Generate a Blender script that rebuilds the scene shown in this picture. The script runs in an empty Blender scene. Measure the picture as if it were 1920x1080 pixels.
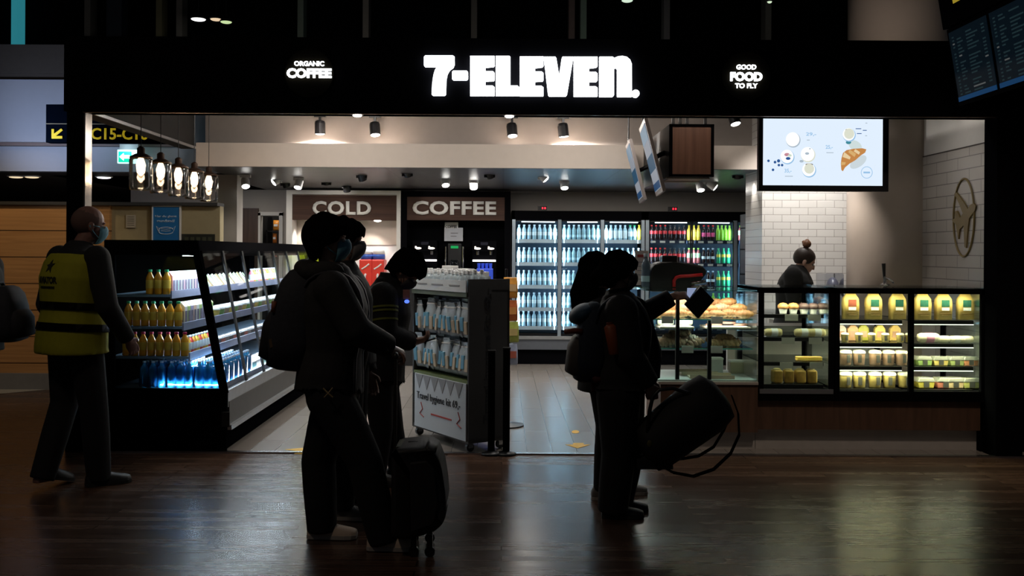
import bpy, bmesh, math, random
from mathutils import Vector, Matrix
from mathutils.bvhtree import BVHTree
random.seed(7)
PI = math.pi
sc = bpy.context.scene
COL = sc.collection

# ------------------------------------------------------------------ camera
F, CX, CY, ROLL, EYE = 1867.0, 943.0, 474.0, 0.0058, 1.5   # focal length in px of a 1920 px frame, eye height in m
cam = bpy.data.objects.new('camera', bpy.data.cameras.new('camera'))
COL.objects.link(cam)
cam.data.sensor_width = 36.0
cam.data.lens = F / 1920 * 36
cam.data.shift_x = (960 - CX) / 1920
cam.data.shift_y = -(540 - CY) / 1920
cam.data.clip_start = 0.05
cam.matrix_world = Matrix.Translation((0, 0, EYE)) @ Matrix.Rotation(PI / 2, 4, 'X') @ Matrix.Rotation(ROLL, 4, 'Z')
sc.camera = cam

# ------------------------------------------------------------------ world and exposure
sc.view_settings.view_transform = 'Standard'
sc.view_settings.look = 'None'
sc.view_settings.gamma = 1
sc.view_settings.use_curve_mapping = False
sc.view_settings.exposure = 0.0
world = bpy.data.worlds.new('hall_night')
sc.world = world
world.use_nodes = True
world.node_tree.nodes['Background'].inputs[0].default_value = (0.75, 0.85, 1.0, 1)
world.node_tree.nodes['Background'].inputs[1].default_value = 0.012

def lamp(name, kind, loc, energy, color=(1, 1, 1), aim=None, size=0.05, size_y=None, angle=80, blend=0.5):
    d = bpy.data.lights.new(name, kind)
    d.energy = energy
    d.color = color
    if kind == 'AREA':
        d.size = size
        if size_y:
            d.shape = 'RECTANGLE'; d.size_y = size_y
    else:
        d.shadow_soft_size = size
    if kind == 'SPOT':
        d.spot_size = math.radians(angle); d.spot_blend = blend
    o = bpy.data.objects.new(name, d)
    COL.objects.link(o)
    o.location = loc
    if aim is not None:
        o.rotation_euler = (Vector(aim) - Vector(loc)).to_track_quat('-Z', 'Y').to_euler()
    return o

COOL, WARM, NEUT = (0.80, 0.91, 1.0), (1.0, 0.72, 0.45), (1.0, 0.93, 0.85)
# hall downlights beyond the left end of the shop, over the wooden partition
lamp('hall_light', 'SPOT', (-5.2, 9.3, 3.4), 60, (1.0, 0.74, 0.43), (-5.2, 10.7, 0.9), 0.15, angle=75, blend=0.8)
lamp('wall_uplight', 'SPOT', (-5.0, 9.6, 2.3), 55, (0.62, 0.74, 1.0), (-4.8, 10.8, 3.05), 0.15, angle=95, blend=0.9)
# dim warm light of the hall in front of the shop, and added spots
lamp('hall_light', 'AREA', (-3.0, 2.6, 5.6), 18, (1.0, 0.80, 0.62), (-2.2, 4.4, 0), 0.5)
lamp('hall_light', 'SPOT', (2.9, 4.2, 5.6), 240, (1.0, 0.82, 0.66), (2.8, 7.6, 0.2), 0.2, angle=34, blend=0.6)  # added spot, aimed to brighten the counter base
lamp('added_column_top_light', 'SPOT', (2.7, 7.9, 3.2), 14, (1.0, 0.86, 0.74), (3.55, 9.0, 4.1), 0.1, angle=80, blend=0.9)  # added to brighten the column above the fascia, no fitting there
lamp('added_box_light', 'SPOT', (1.7, 7.75, 2.98), 9, (1.0, 0.85, 0.72), (1.6, 8.4, 2.35), 0.04, angle=95)  # added behind the fascia to brighten the hanging wooden box
# unseen fill lamps added under the store ceilings to raise the ambient light
lamp('added_ceiling_fill', 'AREA', (-3.3, 12.7, 2.33), 7, NEUT, (-3.3, 12.9, 0), 0.5)
for lx in (-1.9, 0.0, 1.7):
    lamp('added_ceiling_fill', 'AREA', (lx, 12.1, 2.33), 24, NEUT, (lx, 12.1, 0), 0.9)
for lx in (-1.6, 0.7):
    lamp('added_ceiling_fill', 'AREA', (lx, 8.8, 3.0), 32, NEUT, (lx, 9.9, 1.2), 0.5)

# ------------------------------------------------------------------ helpers
def P(px, py, Y):
    """world point at depth Y that the photograph shows at (px, py)"""
    u, v = px - CX, CY - py
    c, s = math.cos(ROLL), math.sin(ROLL)
    return Vector(((u * c - v * s) / F * Y, Y, (u * s + v * c) / F * Y + EYE))

def PX(px, py, X):
    """world point on the plane x = X"""
    p = P(px, py, 1.0)
    return P(px, py, X / p.x)

MW = {}
def tag(o, label=None, cat=None, group=None, kind=None):
    if label: o['label'] = label
    if cat: o['category'] = cat
    if group: o['group'] = group
    if kind: o['kind'] = kind
    return o

def thing(name, label, cat, loc=(0, 0, 0), rotz=0.0, group=None):
    o = bpy.data.objects.new(name, None)
    o.empty_display_size = 0.05
    COL.objects.link(o)
    o.location = loc
    o.rotation_euler = (0, 0, rotz)
    MW[o.name] = Matrix.Translation(Vector(loc)) @ Matrix.Rotation(rotz, 4, 'Z')
    return tag(o, label, cat, group)

def put(name, me, m, parent=None):
    o = bpy.data.objects.new(name, me)
    COL.objects.link(o)
    if m is not None and not me.materials:
        me.materials.append(m)
    if parent is not None:
        o.parent = parent
    MW[o.name] = MW.get(parent.name, Matrix()) if parent is not None else Matrix()
    return o

class MB:
    def __init__(s):
        s.bm = bmesh.new()
    def box(s, x0, x1, y0, y1, z0, z1, M=None):
        vs = [s.bm.verts.new(v) for v in ((x0, y0, z0), (x1, y0, z0), (x1, y1, z0), (x0, y1, z0), (x0, y0, z1), (x1, y0, z1), (x1, y1, z1), (x0, y1, z1))]
        for f in ((3, 2, 1, 0), (4, 5, 6, 7), (0, 1, 5, 4), (1, 2, 6, 5), (2, 3, 7, 6), (3, 0, 4, 7)):
            s.bm.faces.new([vs[i] for i in f])
        if M is not None:
            for v in vs: v.co = M @ v.co
        return s
    def loft(s, rings, cap=True):
        R = [[s.bm.verts.new(p) for p in r] for r in rings]
        n = len(R[0])
        for a, b in zip(R, R[1:]):
            for i in range(n):
                s.bm.faces.new((a[i], a[(i + 1) % n], b[(i + 1) % n], b[i]))
        if cap:
            s.bm.faces.new(R[0][::-1]); s.bm.faces.new(R[-1])
        return s
    def frus(s, p0, p1, r0, r1, n=14):
        p0, p1 = Vector(p0), Vector(p1)
        d = (p1 - p0)
        if d.length < 1e-6: return s
        d.normalize()
        a = d.orthogonal().normalized(); b = d.cross(a)
        ring = lambda c, r: [c + (a * math.cos(t) + b * math.sin(t)) * r for t in [2 * PI * i / n for i in range(n)]]
        return s.loft([ring(p0, r0), ring(p1, r1)])
    def tube(s, pts, r, n=8, close=False):
        pts = [Vector(p) for p in pts]
        rings = []
        ref = None
        for i, p in enumerate(pts):
            t = (pts[min(i + 1, len(pts) - 1)] - pts[max(i - 1, 0)]).normalized()
            if ref is None: ref = t.orthogonal().normalized()
            a = (ref - t * ref.dot(t)).normalized(); ref = a
            b = t.cross(a)
            rr = r[i] if isinstance(r, (list, tuple)) else r
            rings.append([p + (a * math.cos(2 * PI * k / n) + b * math.sin(2 * PI * k / n)) * rr for k in range(n)])
        return s.loft(rings)
    def strap(s, pts, side, w, t):
        pts = [Vector(p) for p in pts]; side = Vector(side).normalized()
        rings = []
        for i, p in enumerate(pts):
            d = (pts[min(i + 1, len(pts) - 1)] - pts[max(i - 1, 0)]).normalized()
            n = d.cross(side).normalized()
            rings.append([p + side * w / 2 + n * t / 2, p - side * w / 2 + n * t / 2, p - side * w / 2 - n * t / 2, p + side * w / 2 - n * t / 2])
        return s.loft(rings)
    def ell(s, c, r, M=None, nu=18, nv=12):
        c = Vector(c)
        r = (r, r, r) if not isinstance(r, (list, tuple)) else r
        M = M or Matrix.Identity(3)
        top = s.bm.verts.new(c + M @ Vector((0, 0, r[2]))); bot = s.bm.verts.new(c + M @ Vector((0, 0, -r[2])))
        R = []
        for j in range(1, nv):
            ph = PI * j / nv
            R.append([s.bm.verts.new(c + M @ Vector((r[0] * math.sin(ph) * math.cos(2 * PI * i / nu), r[1] * math.sin(ph) * math.sin(2 * PI * i / nu), r[2] * math.cos(ph)))) for i in range(nu)])
        for i in range(nu):
            k = (i + 1) % nu
            s.bm.faces.new((top, R[0][i], R[0][k]))
            s.bm.faces.new((bot, R[-1][k], R[-1][i]))
            for a, b in zip(R, R[1:]):
                s.bm.faces.new((a[i], b[i], b[k], a[k]))
        return s
    def limb(s, pts, rads, end0=True, end1=True):
        for i in range(len(pts) - 1):
            s.frus(pts[i], pts[i + 1], rads[i], rads[i + 1])
        for i, (p, r) in enumerate(zip(pts, rads)):
            if (i == 0 and not end0) or (i == len(pts) - 1 and not end1): continue
            s.ell(p, r, nu=14, nv=10)
        return s
    def lathe(s, prof, c=(0, 0, 0), n=16):
        c = Vector(c)
        return s.loft([[c + Vector((r * math.cos(2 * PI * i / n), r * math.sin(2 * PI * i / n), z)) for i in range(n)] for r, z in prof])
    def prism(s, pts, d):
        """closed outline of 3-D points pushed along the vector d"""
        d = Vector(d)
        A = [s.bm.verts.new(Vector(p)) for p in pts]; B = [s.bm.verts.new(Vector(p) + d) for p in pts]
        n = len(A)
        s.bm.faces.new(A[::-1]); s.bm.faces.new(B)
        for i in range(n):
            s.bm.faces.new((A[i], A[(i + 1) % n], B[(i + 1) % n], B[i]))
        return s
    def bevel(s, w, seg=2):
        bmesh.ops.bevel(s.bm, geom=[e for e in s.bm.edges if e.calc_length() > w * 2.2], offset=w, segments=seg, affect='EDGES', profile=0.5)
        return s
    def mesh(s, name, smooth=False, M=None):
        bmesh.ops.recalc_face_normals(s.bm, faces=s.bm.faces[:])
        me = bpy.data.meshes.new(name)
        if M is not None: s.bm.transform(M)
        s.bm.to_mesh(me); s.bm.free()
        if smooth:
            me.polygons.foreach_set('use_smooth', [True] * len(me.polygons))
        return me
    def build(s, name, m, parent=None, smooth=False, world=True):
        """world=True: the shape was drawn in world coordinates and moves into its parent's frame"""
        M = MW.get(parent.name, Matrix()).inverted() if (parent is not None and world) else None
        return put(name, s.mesh(name, smooth, M), m, parent)
    def struct(s, name, m, parent=None, smooth=False):
        o = s.build(name, m, parent, smooth)
        if parent is None: o['kind'] = 'structure'
        return o

def bx(*a): return MB().box(*a)

def evaluated(o):
    dg = bpy.context.evaluated_depsgraph_get()
    return bpy.data.meshes.new_from_object(o.evaluated_get(dg))

def remesh(mb, voxel, smooth=3):
    me = mb.mesh('tmp')
    o = bpy.data.objects.new('tmp', me); COL.objects.link(o)
    r = o.modifiers.new('r', 'REMESH'); r.mode = 'VOXEL'; r.voxel_size = voxel
    if smooth:
        q = o.modifiers.new('s', 'SMOOTH'); q.factor = 0.5; q.iterations = smooth
    out = evaluated(o)
    bpy.data.objects.remove(o); bpy.data.meshes.remove(me)
    out.polygons.foreach_set('use_smooth', [True] * len(out.polygons))
    return out

def skin(name, mb, m, parent, voxel=0.01, smooth=3):
    me = remesh(mb, voxel, smooth); me.name = name
    me.materials.clear()
    return put(name, me, m, parent)

def text_mesh(body, bold=0.0, extrude=0.003, spacing=1.0):
    c = bpy.data.curves.new('t', 'FONT'); c.body = body; c.size = 1; c.extrude = 0; c.offset = bold
    c.align_x = 'CENTER'; c.align_y = 'CENTER'; c.space_character = spacing; c.resolution_u = 3
    o = bpy.data.objects.new('t', c); COL.objects.link(o)
    me = evaluated(o)
    bpy.data.objects.remove(o)
    xs = [v.co.x for v in me.vertices]; ys = [v.co.y for v in me.vertices]
    cx, cy, w, h = (min(xs) + max(xs)) / 2, (min(ys) + max(ys)) / 2, max(xs) - min(xs), max(ys) - min(ys)
    for v in me.vertices: v.co = Vector(((v.co.x - cx) / w, (v.co.y - cy) / h, 0))
    return me

def text(name, body, center, right, up, w, h, m, parent, bold=0.0, depth=0.004, spacing=1.0, world=True):
    """lettering w wide and h high in the plane (right, up) with its own thickness"""
    me = text_mesh(body, bold, spacing=spacing)
    right, up, center = Vector(right).normalized(), Vector(up).normalized(), Vector(center)
    nrm = right.cross(up)
    bm = bmesh.new(); bm.from_mesh(me)
    r = bmesh.ops.extrude_face_region(bm, geom=bm.faces[:])
    for v in [g for g in r['geom'] if isinstance(g, bmesh.types.BMVert)]: v.co.z = 1
    for v in bm.verts: v.co = center + right * v.co.x * w + up * v.co.y * h + nrm * v.co.z * depth
    if parent is not None and world: bm.transform(MW.get(parent.name, Matrix()).inverted())
    bmesh.ops.recalc_face_normals(bm, faces=bm.faces[:])
    out = bpy.data.meshes.new(name); bm.to_mesh(out); bm.free(); bpy.data.meshes.remove(me)
    return put(name, out, m, parent)

# ------------------------------------------------------------------ materials
MATS = {}
def principled(name):
    m = bpy.data.materials.new(name); m.use_nodes = True
    return m, m.node_tree, m.node_tree.nodes['Principled BSDF']

def mat(name, col, rough=0.6, metal=0.0, emit=0.0, ecol=None, trans=0.0, var=0.12, scale=14.0, bump=0.0, coat=0.0):
    if name in MATS: return MATS[name]
    m, nt, b = principled(name)
    N, L = nt.nodes, nt.links
    if var:
        tc = N.new('ShaderNodeTexCoord'); no = N.new('ShaderNodeTexNoise'); no.inputs['Scale'].default_value = scale
        no.inputs['Detail'].default_value = 4
        L.new(tc.outputs['Object'], no.inputs['Vector'])
        mx = N.new('ShaderNodeMix'); mx.data_type = 'RGBA'
        mx.inputs[6].default_value = (*[c * (1 - var) for c in col], 1); mx.inputs[7].default_value = (*[min(1, c * (1 + var)) for c in col], 1)
        L.new(no.outputs['Fac'], mx.inputs[0]); L.new(mx.outputs[2], b.inputs['Base Color'])
        if bump:
            bp = N.new('ShaderNodeBump'); bp.inputs['Strength'].default_value = bump; bp.inputs['Distance'].default_value = 0.01
            L.new(no.outputs['Fac'], bp.inputs['Height']); L.new(bp.outputs['Normal'], b.inputs['Normal'])
    else:
        b.inputs['Base Color'].default_value = (*col, 1)
    b.inputs['Roughness'].default_value = rough
    b.inputs['Metallic'].default_value = metal
    b.inputs['Transmission Weight'].default_value = trans
    b.inputs['Coat Weight'].default_value = coat
    if emit:
        b.inputs['Emission Color'].default_value = (*(ecol or col), 1)
        b.inputs['Emission Strength'].default_value = emit
    MATS[name] = m
    return m

def flat_black(name, col):
    m, nt, b = principled(name)
    b.inputs['Base Color'].default_value = (*col, 1); b.inputs['Roughness'].default_value = 0.9; b.inputs['Specular IOR Level'].default_value = 0.0
    return m

def glass_mat(name, tint=(0.93, 0.97, 0.97), refl=0.5, rough=0.02):
    m = bpy.data.materials.new(name); m.use_nodes = True
    nt = m.node_tree; N, L = nt.nodes, nt.links
    N.clear()
    out = N.new('ShaderNodeOutputMaterial'); mx = N.new('ShaderNodeMixShader')
    tr = N.new('ShaderNodeBsdfTransparent'); tr.inputs[0].default_value = (*tint, 1)
    gl = N.new('ShaderNodeBsdfGlossy'); gl.inputs['Roughness'].default_value = rough
    fr = N.new('ShaderNodeFresnel'); fr.inputs[0].default_value = 1.35
    ml = N.new('ShaderNodeMath'); ml.operation = 'MULTIPLY'; ml.inputs[1].default_value = refl
    L.new(fr.outputs[0], ml.inputs[0]); L.new(ml.outputs[0], mx.inputs[0])
    L.new(tr.outputs[0], mx.inputs[1]); L.new(gl.outputs[0], mx.inputs[2]); L.new(mx.outputs[0], out.inputs[0])
    return m

def plane_coords(N, L, axes):
    tc = N.new('ShaderNodeTexCoord'); sp = N.new('ShaderNodeSeparateXYZ'); cb = N.new('ShaderNodeCombineXYZ')
    L.new(tc.outputs['Object'], sp.inputs[0])
    L.new(sp.outputs[axes[0]], cb.inputs[0]); L.new(sp.outputs[axes[1]], cb.inputs[1])
    return cb.outputs[0]

def brick_mat(name, c1, c2, mortar, axes, w, h, msize, rough=0.5, bump=0.3, offset=0.5, spec=0.5, noise=0.0):
    m, nt, b = principled(name)
    N, L = nt.nodes, nt.links
    br = N.new('ShaderNodeTexBrick')
    br.inputs['Color1'].default_value = (*c1, 1); br.inputs['Color2'].default_value = (*c2, 1); br.inputs['Mortar'].default_value = (*mortar, 1)
    br.inputs['Scale'].default_value = 1; br.inputs['Brick Width'].default_value = w; br.inputs['Row Height'].default_value = h
    br.inputs['Mortar Size'].default_value = msize; br.offset = offset
    v = plane_coords(N, L, axes)
    L.new(v, br.inputs['Vector'])
    col = br.outputs['Color']
    if noise:
        mp = N.new('ShaderNodeMapping'); mp.inputs['Scale'].default_value = (1.6, 26, 1)
        L.new(v, mp.inputs[0])
        no = N.new('ShaderNodeTexNoise'); no.inputs['Scale'].default_value = 2.0; no.inputs['Detail'].default_value = 6
        L.new(mp.outputs[0], no.inputs['Vector'])
        mx = N.new('ShaderNodeMix'); mx.data_type = 'RGBA'; mx.blend_type = 'MULTIPLY'; mx.inputs[0].default_value = noise
        rp = N.new('ShaderNodeValToRGB'); rp.color_ramp.elements[0].position = 0.3; rp.color_ramp.elements[0].color = (0.35, 0.35, 0.35, 1)
        rp.color_ramp.elements[1].position = 0.7; rp.color_ramp.elements[1].color = (1.3, 1.3, 1.3, 1)
        L.new(no.outputs['Fac'], rp.inputs[0]); L.new(col, mx.inputs[6]); L.new(rp.outputs[0], mx.inputs[7])
        col = mx.outputs[2]
        mr = N.new('ShaderNodeMapRange'); mr.inputs['To Min'].default_value = rough * (1 - 0.6 * noise); mr.inputs['To Max'].default_value = rough * (1 + 0.5 * noise)
        sr = N.new('ShaderNodeSeparateColor'); L.new(br.outputs['Color'], sr.inputs[0])
        m2 = N.new('ShaderNodeMapRange'); m2.inputs['From Min'].default_value = c2[0]; m2.inputs['From Max'].default_value = c1[0]; m2.inputs['To Min'].default_value = 0.88; m2.inputs['To Max'].default_value = 1.12
        mu = N.new('ShaderNodeMath'); mu.operation = 'MULTIPLY'
        L.new(sr.outputs[0], m2.inputs[0]); L.new(no.outputs['Fac'], mr.inputs[0]); L.new(mr.outputs[0], mu.inputs[0]); L.new(m2.outputs[0], mu.inputs[1]); L.new(mu.outputs[0], b.inputs['Roughness'])
    else:
        b.inputs['Roughness'].default_value = rough
    L.new(col, b.inputs['Base Color'])
    b.inputs['Specular IOR Level'].default_value = spec
    height = br.outputs['Fac']
    if noise:
        ad = N.new('ShaderNodeMath'); ad.operation = 'MULTIPLY_ADD'; ad.inputs[1].default_value = 0.55 * noise
        L.new(no.outputs['Fac'], ad.inputs[0]); L.new(height, ad.inputs[2]); height = ad.outputs[0]
    bp = N.new('ShaderNodeBump'); bp.inputs['Strength'].default_value = bump; bp.inputs['Distance'].default_value = 0.004; bp.invert = True
    L.new(height, bp.inputs['Height']); L.new(bp.outputs['Normal'], b.inputs['Normal'])
    return m

def wood_mat(name, c1, c2, axes, stretch=(0.6, 14), rough=0.5, boards=None):
    """grain runs along the first axis; boards = seam spacing along the second"""
    m, nt, b = principled(name)
    N, L = nt.nodes, nt.links
    v = plane_coords(N, L, axes)
    mp = N.new('ShaderNodeMapping'); mp.inputs['Scale'].default_value = (stretch[0], stretch[1], 1); L.new(v, mp.inputs[0])
    no = N.new('ShaderNodeTexNoise'); no.inputs['Scale'].default_value = 2.5; no.inputs['Detail'].default_value = 7; no.inputs['Distortion'].default_value = 0.6
    L.new(mp.outputs[0], no.inputs['Vector'])
    rp = N.new('ShaderNodeValToRGB'); rp.color_ramp.elements[0].position = 0.3; rp.color_ramp.elements[1].position = 0.7
    rp.color_ramp.elements[0].color = (*c1, 1); rp.color_ramp.elements[1].color = (*c2, 1)
    L.new(no.outputs['Fac'], rp.inputs[0])
    col = rp.outputs[0]
    if boards:
        br = N.new('ShaderNodeTexBrick'); br.inputs['Color1'].default_value = (1, 1, 1, 1); br.inputs['Color2'].default_value = (0.9, 0.9, 0.9, 1); br.inputs['Mortar'].default_value = (0.12, 0.1, 0.08, 1)
        br.inputs['Scale'].default_value = 1; br.inputs['Brick Width'].default_value = 6; br.inputs['Row Height'].default_value = boards; br.inputs['Mortar Size'].default_value = 0.006
        L.new(v, br.inputs['Vector'])
        mx = N.new('ShaderNodeMix'); mx.data_type = 'RGBA'; mx.blend_type = 'MULTIPLY'; mx.inputs[0].default_value = 1
        L.new(col, mx.inputs[6]); L.new(br.outputs['Color'], mx.inputs[7]); col = mx.outputs[2]
    L.new(col, b.inputs['Base Color']); b.inputs['Roughness'].default_value = rough
    return m

black = flat_black('matt_black', (0.004, 0.004, 0.005))
black_metal = mat('black_metal', (0.012, 0.012, 0.014), 0.35, 0.3)
black_plastic = mat('black_plastic', (0.014, 0.014, 0.015), 0.4)
silver = mat('brushed_aluminium', (0.55, 0.57, 0.6), 0.35, 0.9)
steel = mat('stainless_steel', (0.5, 0.5, 0.52), 0.25, 1.0)
white = mat('white_paint', (0.75, 0.73, 0.70), 0.6, var=0.04)
white_plastic = mat('white_plastic', (0.8, 0.8, 0.8), 0.35, var=0.03)
paper = mat('paper_white', (0.82, 0.82, 0.80), 0.8, var=0.03)
letter_white = mat('letter_white', (0.80, 0.79, 0.76), 0.5, var=0.02)
glass = glass_mat('clear_glass')
glass_dark = glass_mat('smoked_glass', (0.55, 0.6, 0.62), 0.8)
glass_green = glass_mat('green_edge_glass', (0.78, 0.93, 0.90), 0.9)
led = mat('led_white', (1, 1, 1), 0.4, emit=6.0, ecol=(0.82, 0.92, 1.0), var=0)
led_soft = mat('led_green_white', (1, 1, 1), 0.4, emit=2.5, ecol=(0.95, 1.0, 0.72), var=0)
lens_on = mat('lamp_lens_lit', (1, 1, 1), 0.3, emit=14, ecol=(1, 0.97, 0.92), var=0)

ORD = ['first', 'second', 'third', 'fourth', 'fifth', 'sixth', 'seventh', 'eighth', 'ninth', 'tenth', 'eleventh', 'twelfth', 'thirteenth', 'fourteenth', 'fifteenth', 'sixteenth', 'seventeenth', 'eighteenth', 'nineteenth', 'twentieth']

KINDS = {}
def kind_of(name, parts):
    """parts: list of (part name, mesh, material); the first is the thing itself, drawn around its own base"""
    KINDS[name] = parts
def spawn(name, key, loc, label, cat, group=None, rotz=0.0, scale=1.0, mats=None, tilt=(0, 0)):
    """one more of a kind: the thing and each of its parts, sharing mesh data"""
    root = None
    for i, (pn, me, m) in enumerate(KINDS[key]):
        mm = (mats or {}).get(name if i == 0 else pn, m)
        ck = (key, i, mm.name)
        if ck not in KINDS:
            if not me.materials:
                me.materials.append(mm); KINDS[ck] = me
            elif me.materials[0] == mm: KINDS[ck] = me
            else:
                c = me.copy(); c.materials.clear(); c.materials.append(mm); KINDS[ck] = c
        o = bpy.data.objects.new(name if i == 0 else pn, KINDS[ck])
        COL.objects.link(o)
        if i == 0:
            root = o; o.location = loc; o.rotation_euler = (tilt[0], tilt[1], rotz)
            o.scale = scale if isinstance(scale, (tuple, list)) else (scale,) * 3
            tag(o, label, cat, group)
        else: o.parent = root
    return root
# ================================================================== the setting
floor_wood = brick_mat('hall_parquet', (0.105, 0.056, 0.035), (0.060, 0.033, 0.022), (0.012, 0.008, 0.006), (0, 1), 1.1, 0.085, 0.003, 0.26, 0.16, 0.37, 0.36, 0.45)
floor_shop = brick_mat('shop_floor_planks', (0.27, 0.24, 0.215), (0.235, 0.21, 0.185), (0.13, 0.12, 0.105), (1, 0), 1.2, 0.19, 0.003, 0.24, 0.05, 0.4, 0.8, 0.0)
cream = mat('cream_paint', (0.60, 0.52, 0.455), 0.75, var=0.05)
bulk_grey = mat('upper_wall_grey', (0.30, 0.26, 0.235), 0.8, var=0.06)
blue_grey = mat('cool_grey_wall', (0.36, 0.38, 0.45), 0.8, var=0.04)
dark_grey = mat('dark_grey_panel', (0.035, 0.034, 0.034), 0.6)
plinth_grey = mat('grey_plinth', (0.20, 0.20, 0.21), 0.6)
ceil_dark = brick_mat('dark_ceiling_panels', (0.06, 0.06, 0.065), (0.052, 0.052, 0.056), (0.02, 0.02, 0.02), (0, 1), 1.2, 0.6, 0.008, 0.35, 0.2, 0.0)
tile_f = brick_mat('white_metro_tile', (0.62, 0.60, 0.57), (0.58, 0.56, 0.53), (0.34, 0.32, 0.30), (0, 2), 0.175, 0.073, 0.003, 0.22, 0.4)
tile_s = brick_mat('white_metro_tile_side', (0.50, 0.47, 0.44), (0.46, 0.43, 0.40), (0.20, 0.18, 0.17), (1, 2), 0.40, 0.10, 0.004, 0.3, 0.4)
wood_oak = wood_mat('oak_boards', (0.40, 0.20, 0.075), (0.56, 0.30, 0.12), (0, 2), (0.5, 16), 0.55, 0.285)
wood_walnut = wood_mat('walnut_board', (0.045, 0.020, 0.014), (0.085, 0.040, 0.027), (0, 2), (0.6, 16), 0.8)
wood_base = wood_mat('dark_walnut_front', (0.07, 0.036, 0.022), (0.12, 0.062, 0.038), (2, 0), (0.8, 10), 0.5)
wood_door = wood_mat('brown_door', (0.05, 0.028, 0.02), (0.08, 0.045, 0.032), (2, 0), (0.6, 12), 0.5)
beige = mat('beige_wall', (0.36, 0.30, 0.17), 0.8)
grey_wall = mat('grey_wall', (0.42, 0.39, 0.36), 0.8, var=0.04)
black_glass = flat_black('black_glazing', (0.003, 0.004, 0.005))

bx(-12, 9, -2, 7.40, -0.1, 0).struct('floor', floor_wood)
bx(-12, -3.02, 7.40, 20, -0.1, 0).struct('floor', floor_wood)
bx(-3.02, 5, 7.44, 15.5, -0.1, 0).struct('floor', floor_shop)
MB().prism([(-12, 9.2, 0.002), (-6.4, 9.2, 0.002), (-4.9, 10.68, 0.002), (-12, 10.68, 0.002)], (0, 0, 0.003)).struct('floor', mat('pale_stone_floor', (0.30, 0.29, 0.27), 0.5))
bx(-3.02, 4.2, 7.395, 7.445, -0.1, 0.010).struct('trim_1', steel)
# walls
bx(0.05, 5, 13.9, 14.0, 0, 2.42).box(-3.10, 0.05, 13.9, 14.0, 0, 2.42).box(-3.40, -3.10, 13.9, 14.0, 2.02, 2.42).box(-5.2, -3.40, 13.9, 14.0, 0, 2.42).struct('wall_back', grey_wall)
bx(-3.12, 2.60, 10.1, 10.42, 2.36, 2.60).struct('wall_bulkhead', cream)
bx(-3.12, 4.6, 10.42, 10.55, 2.36, 3.3).struct('wall_upper', bulk_grey)
bx(-3.12, 5, 10.55, 14.0, 2.36, 2.44).box(-5.2, -3.12, 11.46, 14.0, 2.36, 2.44).struct('ceiling', ceil_dark)
bx(-3.12, 2.6, 10.1, 10.55, 2.355, 2.36).struct('ceiling', ceil_dark)
bx(-3.27, 4.6, 7.60, 10.42, 3.03, 3.08).struct('ceiling', dark_grey)
bx(2.60, 3.6, 10.0, 10.68, 0, 3.03).struct('wall_tiled', tile_f)
MB().lathe([(0.47, 0), (0.47, 5.0)], (3.72, 9.35, 0), 48).struct('wall_column', mat('column_plaster', (0.56, 0.47, 0.40), 0.4, var=0.04), smooth=True)
bx(3.75, 4.1, 7.62, 9.2, 0, 3.03).struct('wall_right', white)
rp = MB()
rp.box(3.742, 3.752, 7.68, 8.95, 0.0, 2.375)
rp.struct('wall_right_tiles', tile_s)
seam = mat('dark_seam', (0.06, 0.05, 0.045), 0.6)
bx(3.738, 3.744, 7.675, 7.687, 0.0, 2.385).box(3.738, 3.744, 7.675, 8.95, 2.372, 2.382).struct('trim_2', seam)
# fascia, posts
fas = bx(-3.27, 4.4, 7.40, 7.60, 2.536, 3.094)
fas.struct('wall_fascia', black)
bx(-3.27, -3.14, 7.60, 10.1, 2.536, 3.094).struct('wall_fascia_side', mat('side_fascia_grey', (0.018, 0.017, 0.017), 0.7))
bx(-3.135, -3.12, 7.60, 10.1, 2.536, 2.56).struct('trim_3', silver)
bx(-3.14, 3.67, 7.42, 7.44, 2.528, 2.536).struct('trim_4', mat('bronze_edge', (0.35, 0.22, 0.14), 0.4, 0.8))
bx(-3.255, -3.14, 7.42, 7.56, 0, 2.536).struct('wall_post_left', black)
bx(-3.14, -3.125, 7.44, 7.56, 1.72, 2.536).struct('trim_5', mat('bright_post_edge', (0.6, 0.55, 0.5), 0.2, 0.9))
bx(3.67, 3.87, 7.40, 7.60, 0, 2.536).struct('wall_post_right', black)
bx(3.87, 6.0, 7.62, 7.7, 0, 3.1).struct('wall_far_right', black)
# hall to the left
bx(-12, -3.12, 10.80, 11.0, 2.66, 3.35).struct('wall_left_upper', blue_grey)
bx(-12, -3.12, 10.78, 10.80, 2.63, 2.665).struct('trim_6', mat('brown_rail', (0.16, 0.12, 0.12), 0.6))
bx(-12, -3.12, 10.86, 11.0, 2.36, 2.63).struct('wall_left_lower', blue_grey)
bx(-12, -3.12, 10.84, 11.0, 3.35, 3.42).box(-12, -3.12, 10.80, 11.0, 3.42, 3.73).struct('wall_left_parapet', mat('parapet_grey', (0.055, 0.045, 0.038), 0.8))
bx(-12, -3.30, 11.0, 19, 2.36, 2.42).struct('ceiling', dark_grey)
bx(-12, -3.6, 18.9, 19, 0, 2.4).struct('wall_left_far', mat('night_wall', (0.02, 0.024, 0.03), 0.8))
bx(-12, -4.23, 10.70, 10.9, 0.178, 1.985).struct('wall_left', wood_oak)
bx(-12, -4.23, 10.68, 10.9, 0, 0.178).struct('baseboard_left', plinth_grey)
bx(-4.23, -3.06, 10.76, 10.9, 0, 1.985).struct('wall_left_beige', beige)
bx(-12, -3.06, 10.66, 10.92, 1.985, 2.02).struct('trim_7', dark_grey)
bx(-3.24, -2.995, 11.2, 11.45, 0, 2.36).struct('wall_pillar', grey_wall)
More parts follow.
